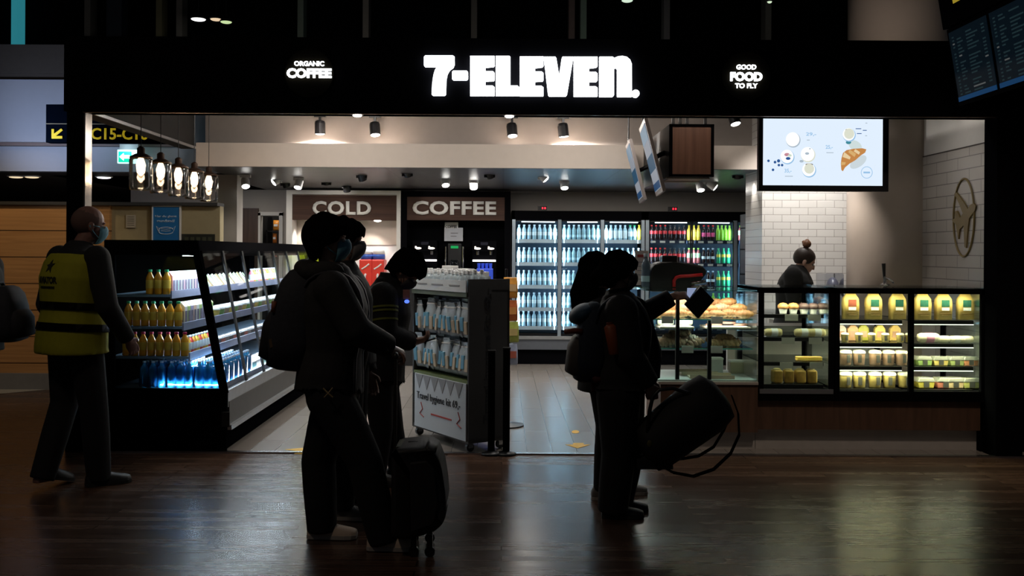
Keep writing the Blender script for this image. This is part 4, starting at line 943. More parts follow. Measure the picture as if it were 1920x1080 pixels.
# the kits: clear pouches with blue and pale things inside
pouch_film = mat('pouch_film', (0.56, 0.64, 0.69), 0.12, trans=0.3, var=0.35, scale=18, bump=0.6)
def pouch(w, h, d):
    rings = []
    for q, a, b in ((0, 0.92, 0.10), (0.08, 1, 0.45), (0.3, 1.0, 1.0), (0.6, 0.98, 0.9), (0.82, 0.95, 0.5), (0.93, 0.9, 0.12), (1.0, 0.9, 0.08)):
        rings.append([(w / 2 * a * math.copysign(abs(math.cos(t)) ** 0.6, math.cos(t)), d / 2 * b * math.copysign(abs(math.sin(t)) ** 0.8, math.sin(t)), q * h) for t in [2 * PI * i / 18 for i in range(18)]])
    return MB().loft(rings)
kind_of('kit', [('travel_kit', pouch(0.125, 0.24, 0.055).mesh('pouch', True), pouch_film),
                ('blue_packet', bx(-0.045, 0.0, -0.033, -0.018, 0.05, 0.16).bevel(0.005).mesh('blu'), mat('kit_blue', (0.16, 0.42, 0.60), 0.5)),
                ('beige_card', bx(0.005, 0.05, -0.032, -0.019, 0.03, 0.13).bevel(0.004).mesh('bei'), mat('kit_beige', (0.60, 0.50, 0.36), 0.6)),
                ('zip', bx(-0.055, 0.055, -0.006, 0.006, 0.222, 0.23).mesh('zip'), paper),
                ('hang_tab', MB().prism([(-0.05, -0.002, 0.232), (0.05, -0.002, 0.232), (0.045, -0.002, 0.268), (-0.045, -0.002, 0.268)], (0, 0.004, 0)).mesh('tab'), mat('tab_film', (0.30, 0.36, 0.40), 0.2))])
M3 = MW[ct.name]
for r, z in ((0, 0.855), (1, 0.555)):
    for i in range(9):
        for dep in (0, 1):
            x = -W / 2 + 0.085 + i * 0.092; y = 0.035 + 0.07 * dep
            q = M3 @ Vector((x, y, z + 0.012 * ((i * 3 + r + dep) % 3)))
            spawn('travel_kit', 'kit', q, 'clear pouch travel kit, %s from the queue, %s hook row, %s on hook' % (ORD[i], ('upper', 'lower')[r], ('foremost', 'second')[dep]), 'travel kit', 'pouch kits hanging on the display cart', ang + random.uniform(-0.3, 0.3), random.uniform(0.94, 1.05), tilt=(random.uniform(-0.10, 0.12), random.uniform(-0.06, 0.06)))
    for i in range(9):
        x = -W / 2 + 0.085 + i * 0.092
        MB().frus((x, 0.16, z + 0.262), (x, -0.005, z + 0.27), 0.003, 0.003, 6).build('hook', steel, ct, **L_)
kind_of('gel', [('gel_bottle', MB().lathe([(0.022, 0), (0.024, 0.004), (0.024, 0.085), (0.018, 0.10), (0.010, 0.108), (0.010, 0.115)], n=12).mesh('gel', True), mat('gel_clear', (0.62, 0.70, 0.74), 0.15, trans=0.3, var=0.1)),
                ('flip_cap', MB().lathe([(0.014, 0.113), (0.014, 0.135), (0.011, 0.138)], n=12).mesh('gelcap'), white_plastic), ('label', MB().lathe([(0.0245, 0.025), (0.025, 0.026), (0.025, 0.065), (0.0245, 0.066)], n=12).mesh('gellab', True), mat('gel_label', (0.25, 0.52, 0.66), 0.5))])
for i in range(15):
    for dep in range(3):
        q = M3 @ Vector((-W / 2 + 0.045 + i * 0.058, 0.025 + 0.058 * dep, 1.2155 + 0.03 * (dep == 1) * 0))
        spawn('gel_bottle', 'gel', q, 'small hand gel bottle, %s from the queue in the %s row on the cart top' % (ORD[i], ('front', 'middle', 'back')[dep]), 'bottle', 'hand gel bottles on top of the cart', random.uniform(0, 6), (1, 1, random.uniform(0.95, 1.15)))
for k, (x, c, lb) in enumerate(((-0.28, (0.78, 0.78, 0.80), 'plain white box leaning behind the gel bottles, left on the cart'), (-0.02, (0.74, 0.70, 0.72), 'pale box behind the gel bottles, middle of the cart'), (0.20, (0.70, 0.45, 0.42), 'pinkish box behind the gel bottles, right on the cart'))):
    q = M3 @ Vector((x, 0.25, 1.22))
    t = thing('carton_box', lb, 'box', q, ang)
    bx(-0.08, 0.08, -0.03, 0.03, 0, 0.17 - 0.02 * k).bevel(0.004).build('box', mat('carton_top_%d' % k, c, 0.6), t, world=False)
    bx(-0.082, 0.082, -0.032, 0.032, 0.13 - 0.02 * k, 0.172 - 0.02 * k).bevel(0.003).build('lid', paper, t, world=False)
bx(-W / 2, W / 2, 0.20, D, 1.20, 1.22).build('rear_shelf', cart_frame, ct, **L_)
# the two black posts in front of it
for (px, top, lb) in ((921, 660, 'short black post on a round foot in front of the grey cart side'), (949, 655, 'short black post on a round foot at the right edge of the cart')):
    p = P(px, 848, 7.40)
    t = thing('barrier_post', lb, 'post', (p.x, 7.40, 0), group='posts beside the cart')
    z = P(px, top, 7.40).z
    bx(p.x - 0.026, p.x + 0.026, 7.385, 7.42, 0.02, z).bevel(0.004).build('post', black, t)
    MB().lathe([(0.075, 0.0), (0.078, 0.006), (0.07, 0.016), (0.03, 0.03)], (p.x, 7.402, 0), 24).build('foot', black_metal, t, True)
    bx(p.x - 0.03, p.x + 0.03, 7.38, 7.425, z, z + 0.015).bevel(0.004).build('cap', black_plastic, t)

# clip strip of snack bags behind the cart
p = P(957, 680, 8.6)
sr = thing('snack_stand', 'thin pole stand of snack bags showing behind the cart', 'stand', (p.x - 0.03, 8.6, 0))
MB().frus((p.x - 0.04, 8.64, 0), (p.x - 0.04, 8.64, 1.36), 0.012, 0.012, 10).build('pole', black_metal, sr)
MB().lathe([(0.16, 0.0), (0.16, 0.012), (0.02, 0.03)], (p.x - 0.04, 8.64, 0), 24).build('foot', black_metal, sr)
kind_of('bag', [('snack_bag', pouch(0.13, 0.18, 0.06).mesh('bag', True), berry), ('label_patch', bx(-0.04, 0.045, -0.034, -0.028, 0.06, 0.12).mesh('patch'), lab_yel)])
for i, (py, c, c2, lb) in enumerate(((559, (0.85, 0.32, 0.05), (0.9, 0.6, 0.3), 'orange snack bag, top of the pole stand behind the cart'), (602, (0.55, 0.14, 0.04), (0.8, 0.35, 0.1), 'rust red snack bag, second from the top of the pole stand'), (642, (0.42, 0.48, 0.10), (0.65, 0.5, 0.2), 'green and yellow snack bag, third from the top of the pole stand'), (684, (0.35, 0.40, 0.55), (0.6, 0.15, 0.1), 'blue and white snack bag, lowest on the pole stand'))):
    q = P(957 + (2 if i == 2 else 0), py, 8.6)
    spawn('snack_bag', 'bag', q, lb, 'snack bag', 'snack bags on the pole stand', 0.2, 1.0, mats={'snack_bag': mat('bag%d' % i, c, 0.3, var=0.5, scale=25), 'label_patch': mat('bagp%d' % i, c2, 0.5)})
    bx(q.x - 0.05, q.x + 0.02, 8.62, 8.65, q.z + 0.172, q.z + 0.18).build('clip', steel, sr)

# yellow floor stickers
fy = mat('sticker_yellow', (0.75, 0.45, 0.05), 0.6)
def floor_px(px, py):
    p = P(px, py, 1.0); return p.x / (EYE - p.z) * EYE, EYE / (EYE - p.z)
def sticker(pts, label):
    q = [(*floor_px(*p), 0.0005) for p in pts]
    cx = sum(v[0] for v in q) / len(q); cy = sum(v[1] for v in q) / len(q)
    t = thing('floor_sticker', label, 'sticker', (cx, cy, 0))
    MB().prism(q, (0, 0, 0.002)).build('arrow', fy, t)
    return t
t = sticker([(1060, 834), (1083, 841), (1107, 834), (1095, 834), (1094, 831), (1075, 831), (1074, 834)], 'yellow arrow sticker on the shop floor near the threshold')
q = [(*floor_px(1079 + 7 * math.cos(a), 810 + 3 * math.sin(a)), 0.0005) for a in [2 * PI * i / 16 for i in range(16)]]
MB().prism(q, (0, 0, 0.002)).build('dot', fy, t)
sticker([(534, 843), (570, 840), (573, 852), (552, 851), (556, 846)], 'yellow arrow sticker on the floor behind the legs of the man with the suitcase')
# ================================================================== counter on the right
cn = thing('corner_counter', 'dark walnut corner counter under the glass case of croissants', 'counter', (1.58, 7.9, 0))
bx(1.21, 1.952, 7.60, 8.35, 0.14, 0.505).build('corner_front', wood_base, cn)
bx(1.19, 1.952, 7.585, 8.38, 0.505, 0.525).build('corner_top', mat('counter_stone', (0.42, 0.37, 0.33), 0.35), cn)
kick = mat('kick_grey', (0.42, 0.385, 0.36), 0.5)
bx(1.26, 1.952, 7.68, 8.3, 0.0, 0.14).build('kick_plate', kick, cn)
cn = thing('service_counter', 'long low walnut base under the two black food cases', 'counter', (2.8, 7.9, 0))
bx(1.956, 3.70, 7.62, 8.35, 0.16, 0.385).build('front_panel', wood_base, cn)
bx(1.956, 3.66, 7.68, 8.3, 0.0, 0.16).build('kick_plate', kick, cn)
bx(3.66, 3.71, 7.62, 8.30, 0.0, 0.385).build('end_leg', black, cn)
wt = thing('work_bench', 'grey work bench behind the food cases in front of the shop worker', 'bench', (2.83, 8.5, 0))
bx(1.956, 3.20, 8.36, 8.72, 0.86, 0.90).build('work_top', mat('work_top_grey', (0.35, 0.33, 0.31), 0.4), wt)
bx(1.956, 3.20, 8.66, 8.70, 0.0, 0.86).build('back_panel', white, wt)

food_tag = mat('food_tag', (0.55, 0.58, 0.50), 0.6)
# corner glass case with heaps of pastries
cg = thing('glass_pastry_case', 'corner glass case with green-edged shelves and heaps of pastries', 'display case', (1.52, 8.0, 0.525))
x0, x1, y0, y1 = 1.09, 1.945, 7.61, 8.30
bx(x0, x1, y0, y0 + 0.008, 0.525, 1.215).build('front_glass', glass, cg)
bx(x1 - 0.008, x1, y0, y1, 0.525, 1.215).build('side_glass', glass, cg)
bx(x0, x1, y0, y1, 1.215, 1.225).build('top_glass', glass_green, cg)
bx(x0, x1, y0 + 0.02, y1, 0.526, 0.535).build('floor_plate', mat('case_floor', (0.55, 0.55, 0.54), 0.4), cg)
for z in (1.0, 0.775):
    s = bx(x0 + 0.02, x1 - 0.02, y0 + 0.05, y1, z - 0.009, z).build('shelf', glass_green, cg)
    bx(x0 + 0.02, x1 - 0.02, y0 + 0.046, y0 + 0.05, z - 0.009, z).build('edge', mat('green_glass_edge', (0.10, 0.42, 0.34), 0.15), s)
for (px, top) in ((1270, 1.215), (1330, 0.99)):
    x = P(px, 640, 7.66).x
    bx(x - 0.014, x + 0.014, 7.645, 7.675, 0.535, top).build('post', black_metal, cg)
for (px, z) in ((1252, 1.0), (1345, 1.0), (1345, 0.775), (1290, 0.775)):
    x = P(px, 640, 7.62).x
    bx(x - 0.045, x + 0.045, 7.635, 7.64, z - 0.035, z + 0.02).build('price_tag', food_tag, cg)
lamp('case_light', 'AREA', (1.5, 7.75, 1.205), 3.8, NEUT, (1.5, 7.98, 0.5), 0.8, 0.05)
lamp('case_light', 'AREA', (1.5, 7.80, 0.985), 1.5, NEUT, (1.5, 7.98, 0.5), 0.8, 0.05)
bake = mat('baked_crust', (0.52, 0.25, 0.09), 0.45, var=0.45, scale=22)
bake_d = mat('dark_bake', (0.22, 0.12, 0.07), 0.55, var=0.6, scale=18)
bake_p = mat('pale_bake', (0.62, 0.40, 0.22), 0.5, var=0.35, scale=22)
def croissant(L=0.16, R=0.036, bend=0.9):
    rings = []
    n = 22
    for i in range(n):
        t = i / (n - 1) * 2 - 1
        a = t * bend
        c = Vector((math.sin(a) * L * 0.6, L * 0.35 * (math.cos(a) - math.cos(bend)), 0))
        r = R * (max(0.0, 1 - abs(t) ** 1.7)) ** 0.75 * (1 + 0.10 * math.cos(i * 2 * PI / 3)) + 0.003
        d = Vector((math.cos(a), -math.sin(a), 0)); nn = Vector((math.sin(a), math.cos(a), 0))
        rings.append([c + nn * r * math.cos(q) + Vector((0, 0, 1)) * (r * 0.9 * math.sin(q) + R * 0.85) for q in [2 * PI * k / 14 for k in range(14)]])
    return MB().loft(rings)
kind_of('croissant', [('croissant', croissant().mesh('croissant', True), bake)])
def twist():
    m = MB()
    for ph in (0, PI):
        m.tube([(-0.075 + 0.15 * i / 18, 0.018 * math.cos(i * 0.75 + ph), 0.026 + 0.014 * math.sin(i * 0.75 + ph)) for i in range(19)], [0.012 + 0.010 * math.sin(PI * i / 18) for i in range(19)], 10)
    return m
kind_of('twist', [('pastry_twist', twist().mesh('twist', True), bake_d)])
def heap(name, key, cx, cy, z, nx, ny, layers, sx, sy, sz, label, group, mats, scale=1.0):
    k = 0
    for l in range(layers):
        w = nx - l
        for i in range(w):
            for j in range(max(1, ny - l)):
                m_ = mats[k % len(mats)]; k += 1
                spawn(name, key, (cx + (i - (w - 1) / 2) * sx + random.uniform(-0.008, 0.008), cy + (j - (max(1, ny - l) - 1) / 2) * sy + random.uniform(-.005, .005), z + l * sz),
                      label, name.replace('_', ' '), group, random.uniform(-0.5, 0.5) + (PI if (i + j + l) % 2 else 0), scale * random.uniform(0.92, 1.06), mats={name: m_}, tilt=(random.uniform(-0.15, 0.15), random.uniform(-0.15, 0.15)))
gx = lambda px: P(px, 600, 7.95).x
heap('croissant', 'croissant', gx(1262), 7.95, 1.003, 4, 3, 3, 0.10, 0.11, 0.042, 'golden croissant in the left heap on the upper shelf of the corner case', 'croissants in the left heap', [bake, bake_p, bake])
heap('croissant', 'croissant', gx(1352), 7.95, 1.003, 4, 3, 3, 0.105, 0.11, 0.042, 'golden croissant in the right heap on the upper shelf of the corner case', 'croissants in the right heap', [bake, bake, bake_p])
heap('pastry_twist', 'twist', gx(1272), 7.90, 0.778, 3, 2, 3, 0.12, 0.09, 0.036, 'dark pastry twist in the left heap on the middle shelf of the corner case', 'pastry twists in the left heap', [bake_d, mat('sugar_twist', (0.36, 0.27, 0.22), 0.5, var=0.6, scale=30)])
heap('pastry_twist', 'twist', gx(1354), 7.90, 0.778, 2, 2, 4, 0.115, 0.09, 0.034, 'brown pastry twist in the tall heap on the middle shelf of the corner case', 'pastry twists in the right heap', [mat('brown_twist', (0.34, 0.19, 0.09), 0.5, var=0.5, scale=30), bake_d])
def board(px0, px1, z, lb, items):
    a, b = P(px0, 600, 7.9).x, P(px1, 600, 7.9).x
    t = thing('serving_board', lb, 'board', ((a + b) / 2, 7.9, z))
    bx(a, b, 7.76, 8.04, z, z + 0.015).bevel(0.004).build('board', mat('pale_board', (0.60, 0.50, 0.38), 0.5), t)
    bx(a + 0.02, b - 0.02, 7.775, 8.02, z + 0.0152, z + 0.018).build('paper_sheet', paper, t)
# upper boards hang on small brackets at the middle of the case
bx(gx(1225), gx(1400), 7.80, 8.05, 0.906, 0.915).box(gx(1225), gx(1227), 7.9, 7.94, 0.906, 1.0).box(gx(1398), gx(1400), 7.9, 7.94, 0.906, 1.0).build('half_shelf', glass_green, cg)
board(1232, 1296, 0.916, 'short pale board under the left croissant heap', 2)
board(1318, 1400, 0.916, 'long pale board of flat bread under the right croissant heap', 2)
flat = MB().loft([[(0.11 * s * math.cos(q), 0.075 * s * math.sin(q), z) for q in [2 * PI * k / 20 for k in range(20)]] for s, z in ((0.9, 0), (1, 0.008), (0.95, 0.02), (0.7, 0.026))])
kind_of('flatbread', [('flat_bread', flat.mesh('flat', True), mat('flat_bake', (0.58, 0.30, 0.20), 0.5, var=0.4, scale=40))])
for i, px in enumerate((1336, 1362, 1386)):
    spawn('flat_bread', 'flatbread', (gx(px), 7.90, 0.9345 + 0.014 * (i % 2)), '%s flat bread on the long board in the corner case' % ('left', 'middle', 'right')[i], 'bread', 'flat breads on the long board', 0.3 * i, 0.62)
wrapm = MB().lathe([(0.002, 0), (0.024, 0.004), (0.03, 0.02), (0.03, 0.12), (0.024, 0.136), (0.002, 0.14)], n=16)
kind_of('wrap', [('wrap_roll', wrapm.mesh('wrap', True, Matrix.Translation((-0.07, 0, 0.03)) @ Matrix.Rotation(PI / 2, 4, 'Y')), mat('wrap_pale', (0.70, 0.68, 0.56), 0.5)),
                 ('paper_band', MB().lathe([(0.031, 0.05), (0.0315, 0.052), (0.0315, 0.10), (0.031, 0.102)], n=16).mesh('band', True, Matrix.Translation((-0.07, 0, 0.03)) @ Matrix.Rotation(PI / 2, 4, 'Y')), paper)])
for i, px in enumerate((1245, 1280)):
    spawn('wrap_roll', 'wrap', (gx(px), 7.88, 0.9345), '%s pale wrap on the short board in the corner case' % ('left', 'right')[i], 'wrap', 'wraps on the short board', 0.1, 0.95, mats={'wrap_roll': mat('wrap_green', (0.55, 0.62, 0.45), 0.5)})
for (px0, px1, z, rz, lb) in ((1276, 1345, 0.538, 0.06, 'upper of two cardboard trays on the floor of the corner case'), (1285, 1366, 0.5365, -0.05, 'flat cardboard tray lying in front on the floor of the corner case')):
    a, b = P(px0, 700, 7.9).x, P(px1, 700, 7.9).x
    yc = 7.98 if 'upper' in lb else 7.76
    t = thing('cardboard_tray', lb, 'tray', ((a + b) / 2, yc, z), rz)
    w = (b - a) / 2
    bx(-w, w, -0.08, 0.08, 0, 0.012).build('sheet', mat('cardboard_pale', (0.62, 0.50, 0.38), 0.7), t, world=False)
    bx(-w, w, -0.085, -0.08, 0, 0.03).box(-w, w, 0.08, 0.085, 0, 0.03).build('lip', mat('cardboard_lip', (0.55, 0.43, 0.32), 0.7), t, world=False)
for (px, w, h, c, lb) in ((1391, 0.055, 0.09, (0.52, 0.46, 0.34), 'small kraft box in the right corner on the floor of the corner case'), (1352, 0.05, 0.11, (0.55, 0.56, 0.58), 'white paper carton at the back on the floor of the corner case')):
    x = P(px, 700, 7.9).x
    t = thing('carton_box', lb, 'box', (x, 8.08, 0.536))
    bx(x - w, x + w, 8.05, 8.14, 0.536, 0.536 + h).bevel(0.004).build('box', mat('box_%d' % px, c, 0.7), t)
    bx(x - w - 0.002, x + w + 0.002, 8.048, 8.142, 0.536 + h, 0.55 + h).build('lid', paper, t)

# black framed chilled cases
def black_case(name, lb, x0, x1, z0, splits, shelves, light_m):
    y0, y1 = 7.585, 8.30
    t = thing(name, lb, 'display case', ((x0 + x1) / 2, 7.95, z0))
    bx(x0, x1, y0, y1, z0, z0 + 0.075).build('plinth', black, t)
    m_ = MB()
    for x in [x0 + 0.018] + splits + [x1 - 0.018]:
        bx(x - 0.018, x + 0.018, y0, y0 + 0.035, z0 + 0.075, 1.235).build('post', black, t); bx(x - 0.018, x + 0.018, y1 - 0.03, y1, z0 + 0.075, 1.235).build('post', black, t)
    m_ = MB().box(x0, x1, y0, y0 + 0.035, 1.205, 1.245).box(x0, x1, y1 - 0.03, y1, 1.205, 1.245).box(x0, x0 + 0.036, y0, y1, 1.205, 1.245).box(x1 - 0.036, x1, y0, y1, 1.205, 1.245)
    m_.build('top_frame', black, t)
    bx(x0, x1, y0, y1, 1.245, 1.252).build('top_glass', glass, t)
    bx(x0 + 0.02, x1 - 0.02, y0 + 0.012, y0 + 0.018, z0 + 0.08, 1.21).build('front_glass', glass, t)
    bx(x1 - 0.024, x1 - 0.018, y0 + 0.03, y1 - 0.03, z0 + 0.08, 1.21).build('side_glass', glass, t)
    bays = []
    xs = [x0 + 0.036] + [v for s in splits for v in (s - 0.02, s + 0.02)] + [x1 - 0.036]
    for a, b in zip(xs[::2], xs[1::2]): bays.append((a, b))
    for a, b in bays:
        for z in shelves:
            s = bx(a, b - 0.02, y0 + 0.10, y1 - 0.05, z - 0.008, z).build('shelf', glass_dark, t)
            bx(a, b - 0.02, y0 + 0.085, y0 + 0.10, z - 0.030, z - 0.002).build('rail', black_plastic, s)
            if light_m: bx(a, b - 0.02, y0 + 0.083, y0 + 0.10, z - 0.036, z - 0.032).build('light_strip', light_m, s)
    return t, bays
sv = black_case('black_food_case', 'narrow black framed food case with dark shelves, in front of the shop worker', 1.957, 2.53, 0.385, [], (1.04, 0.862, 0.672, 0.50), None)
lc_, bays = black_case('chilled_food_case', 'wide black framed food case with yellowish lit shelves', 2.535, 3.685, 0.385, [3.118], (1.0, 0.822, 0.643, 0.468), led_soft)
WL = (1.0, 0.96, 0.62)
for a, b in bays:
    for z in (1.205, 0.962, 0.784, 0.605):
        l_ = lamp('case_light', 'AREA', ((a + b) / 2, 7.70, z - 0.006), 1.9, WL, ((a + b) / 2, 7.80, z - 0.4), b - a - 0.06, 0.02)
lamp('case_light', 'AREA', (2.25, 7.70, 1.20), 2.6, WL, (2.25, 7.85, 0.5), 0.42, 0.03)
lamp('case_light', 'AREA', (2.25, 7.72, 0.83), 1.0, WL, (2.25, 7.82, 0.3), 0.42, 0.03)
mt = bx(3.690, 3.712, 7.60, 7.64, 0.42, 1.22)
mt.build('lit_wall_edge', mat('wall_edge_glow', (1, 1, 1), 0.4, emit=0.45, ecol=(0.95, 1.0, 0.62), var=0), lc_)  # glowing strip standing in for the lit pale wall edge
bx(1.96, 2.52, 7.575, 7.585, 0.44, 0.475).build('handle_rail', silver, sv[0])
for (px, z) in ((1484, 1.04), (1527, 1.04), (1478, 0.862), (1529, 0.862), (1475, 0.672), (1531, 0.672)):
    x = P(px, 640, 7.66).x
    bx(x - 0.05, x + 0.05, 7.66, 7.664, z - 0.05, z - 0.002).build('price_tag', food_tag, sv[0])
cx = lambda px: P(px, 640, 7.80).x
muf = MB().lathe([(0.026, 0), (0.034, 0.035), (0.046, 0.045), (0.044, 0.065), (0.025, 0.082), (0.002, 0.086)], n=16)
kind_of('muffin', [('muffin', muf.mesh('muffin', True), bake), ('paper_cup', MB().lathe([(0.0265, 0.0), (0.0345, 0.034), (0.0355, 0.034), (0.0275, -0.0)], n=16).mesh('cup'), paper)])
for i, px in enumerate((1468, 1487, 1507, 1524, 1541, 1556)):
    spawn('muffin', 'muffin', (cx(px), 7.80, 1.0405), '%s, %s from the left on the top shelf of the narrow black case' % ('golden muffin' if i < 2 else 'dark chocolate muffin', ORD[i]), 'muffin', 'muffins on the top shelf of the narrow case', 0, 0.95, mats={'muffin': bake if i < 2 else mat('choc_muffin', (0.09, 0.05, 0.05), 0.6, var=0.3)})
for i, px in enumerate((1447, 1477, 1503, 1528)):
    if i == 1: continue
    spawn('wrap_roll', 'wrap', (cx(px), 7.76, 0.8625), 'pale sandwich wrap, %s on the second shelf of the narrow black case' % ('leftmost', '', 'middle one', 'rightmost')[i], 'wrap', 'wraps in the narrow case', 0.05, 1.0, mats={'wrap_roll': mat('wrap_yellow', (0.70, 0.58, 0.28), 0.5, var=0.3)})
kind_of('panini', [('panini', MB().box(-0.09, 0.09, -0.04, 0.04, 0, 0.022).box(-0.09, 0.09, -0.04, 0.04, 0.032, 0.055).bevel(0.009, 3).mesh('pan', True), mat('panini_crust', (0.70, 0.44, 0.12), 0.5, var=0.3)), ('filling', bx(-0.086, 0.086, -0.042, 0.042, 0.022, 0.032).mesh('panf'), lab_yel)])
for i, px in enumerate((1503, 1524)):
    spawn('panini', 'panini', (cx(px), 7.76, 0.6725), 'toasted panini, %s on the third shelf of the narrow black case' % ('left', 'right')[i], 'sandwich', 'panini in the narrow case', 0.04, 0.62)
kind_of('bun', [('filled_roll', MB().box(-0.036, 0.036, -0.05, 0.05, 0, 0.10).bevel(0.014, 3).mesh('bun', True), mat('roll_crust', (0.66, 0.38, 0.08), 0.5, var=0.4, scale=30)), ('filling', MB().lathe([(0.03, 0.095), (0.033, 0.102), (0.02, 0.112), (0.002, 0.114)], n=14).mesh('bunf', True), mat('roll_top', (0.62, 0.45, 0.18), 0.5, var=0.5, scale=40))])
for i in range(4):
    spawn('filled_roll', 'bun', (cx(1455 + 21.5 * i), 7.77, 0.5005), 'yellow filled roll, %s from the left at the bottom of the narrow black case' % ORD[i], 'roll', 'rolls at the bottom of the narrow case', 0.05 * (-1) ** i)
kraft = mat('kraft_bag', (0.52, 0.36, 0.10), 0.65, var=0.15)
kb = MB().loft([[(sx * 0.5 * math.copysign(abs(math.cos(t)) ** 0.35, math.cos(t)), sy * 0.5 * math.copysign(abs(math.sin(t)) ** 0.5, math.sin(t)), z) for t in [2 * PI * i / 24 for i in range(24)]] for z, sx, sy in ((0, 0.125, 0.08), (0.12, 0.13, 0.08), (0.16, 0.125, 0.06), (0.19, 0.09, 0.03), (0.2, 0.08, 0.012))])
kind_of('kraftbag', [('sandwich_bag', kb.mesh('kb', True), kraft), ('window', MB().box(-0.032, 0.032, -0.0425, -0.040, 0.10, 0.155).mesh('kw'), mat('bag_window', (0.03, 0.12, 0.08), 0.15, var=0.5, scale=40)), ('label', bx(-0.03, 0.03, -0.0425, -0.040, 0.07, 0.094).mesh('kl'), paper), ('print', MB().box(-0.045, 0.045, -0.042, -0.040, 0.045, 0.052).box(-0.03, 0.04, -0.042, -0.040, 0.03, 0.036).mesh('kp'), mat('bag_print', (0.22, 0.15, 0.05), 0.7))])
for i, px in enumerate((1594, 1637, 1682, 1729, 1768, 1809)):
    spawn('sandwich_bag', 'kraftbag', (cx(px), 7.80, 1.0005), 'brown kraft sandwich bag, %s from the left on the top shelf of the wide case' % ORD[i], 'bag', 'kraft bags on the top shelf of the wide case', 0.04 * (-1) ** i, (0.98, 1, 0.98), mats={'window': mat('bag_window_r', (0.30, 0.08, 0.05), 0.2) if i == 0 else mat('bag_window', (0.03, 0.12, 0.08), 0.15)})
kind_of('pot', [('lidded_pot', MB().lathe([(0.038, 0), (0.041, 0.004), (0.047, 0.085), (0.048, 0.09)], n=18).mesh('pot', True), mat('pot_food', (0.42, 0.32, 0.10), 0.45, var=0.5, scale=35)), ('lid', MB().lathe([(0.0495, 0.088), (0.0505, 0.092), (0.0495, 0.10), (0.042, 0.112), (0.015, 0.118)], n=18).mesh('lid', True), mat('pot_lid', (0.70, 0.66, 0.50), 0.2)), ('label', MB().box(-0.014, 0.014, -0.049, -0.044, 0.02, 0.08).mesh('lab'), mat('pot_label', (0.06, 0.06, 0.05), 0.5))])
def pots(xs, z, what, shelf, grp, y=7.77, sc=1.0, mats=None):
    for i, px in enumerate(xs):
        spawn('lidded_pot', 'pot', (cx(px), y, z + 0.0005), '%s, %s from the left on the %s of the wide case' % (what, ORD[i], shelf), 'pot', grp, 0.2 * (-1) ** i, sc, mats=mats)
pots((1583, 1608, 1638, 1663, 1687), 0.643, 'brownish lidded dessert pot', 'third shelf', 'dessert pots on the third shelf', mats={'lidded_pot': mat('pot_brown', (0.36, 0.22, 0.14), 0.45, var=0.5, scale=35)})
pots((1583, 1609, 1638, 1665, 1693), 0.468, 'yellow-green lidded fruit pot', 'bottom shelf', 'fruit pots on the bottom shelf', sc=1.05)
pots((1580, 1606, 1630, 1655, 1683, 1700), 0.822, 'small lidded salad pot', 'second shelf', 'salad pots on the second shelf', y=7.75, sc=0.62)
kind_of('card', [('standing_pack', MB().prism([(-0.045, -0.02, 0), (0.045, -0.02, 0), (0.045, -0.02, 0.10), (0.02, -0.02, 0.13), (-0.02, -0.02, 0.13), (-0.045, -0.02, 0.10)], (0, 0.04, 0)).bevel(0.006).mesh('card', True), lab_yel), ('label', bx(-0.026, 0.026, -0.023, -0.0202, 0.03, 0.08).mesh('cl'), mat('pack_label', (0.55, 0.30, 0.20), 0.5))])
for i, (px, c, w) in enumerate(((1581, (0.72, 0.60, 0.56), 'pale round-labelled'), (1604, (0.66, 0.36, 0.18), 'orange'), (1624, (0.40, 0.36, 0.05), 'olive green'), (1655, (0.66, 0.48, 0.12), 'yellow and orange'), (1684, (0.70, 0.46, 0.14), 'amber'))):
    spawn('standing_pack', 'card', (cx(px), 7.87, 0.8225), '%s standing snack pack on the second shelf of the wide case' % w, 'snack pack', 'snack packs on the second shelf', 0, 0.95, mats={'standing_pack': mat('pack%d' % i, c, 0.45, var=0.3, scale=40)})
for i, (px, c, w) in enumerate(((1736, (0.62, 0.25, 0.36), 'pink labelled'), (1763, (0.68, 0.62, 0.42), 'plain pale'), (1788, (0.66, 0.66, 0.60), 'white'), (1806, (0.68, 0.64, 0.48), 'cream'))):
    spawn('wrap_roll', 'wrap', (cx(px), 7.76, 0.8225), '%s long wrap on the second shelf of the wide case' % w, 'wrap', 'wraps in the right bay of the wide case', 0.02, 0.85 if i else 1.2, mats={'wrap_roll': mat('wrap_r%d' % i, (0.70, 0.64, 0.45), 0.5), 'paper_band': mat('band_%d' % i, c, 0.5)})
def boxes(xs, z, what, shelf, grp, cols, sc=1.0):
    for i, px in enumerate(xs):
        spawn('salad_box', 'saladbox', (cx(px), 7.78, z + 0.0005), '%s, %s from the left on the %s of the wide case' % (what, ORD[i], shelf), 'salad box', grp, 0.03, sc, mats={'salad_box': mat('saladbox%.1f%d' % (z, i), cols[i], 0.5, var=0.6, scale=50)})
kind_of('saladbox', [('salad_box', MB().prism([(-0.05, -0.045, 0), (0.05, -0.045, 0), (0.058, -0.045, 0.04), (-0.058, -0.045, 0.04)], (0, 0.09, 0)).bevel(0.004).mesh('sb'), lab_mint), ('lid', MB().prism([(-0.06, -0.048, 0.041), (0.06, -0.048, 0.041), (0.045, -0.048, 0.07), (-0.045, -0.048, 0.07)], (0, 0.096, 0)).bevel(0.004).mesh('sl'), mat('clear_box_lid', (0.62, 0.62, 0.52), 0.12, trans=0.6, var=0)), ('label', bx(-0.018, 0.018, -0.0495, -0.046, 0.005, 0.045).mesh('sbl'), mat('pot_label', (0.06, 0.06, 0.05), 0.5))])
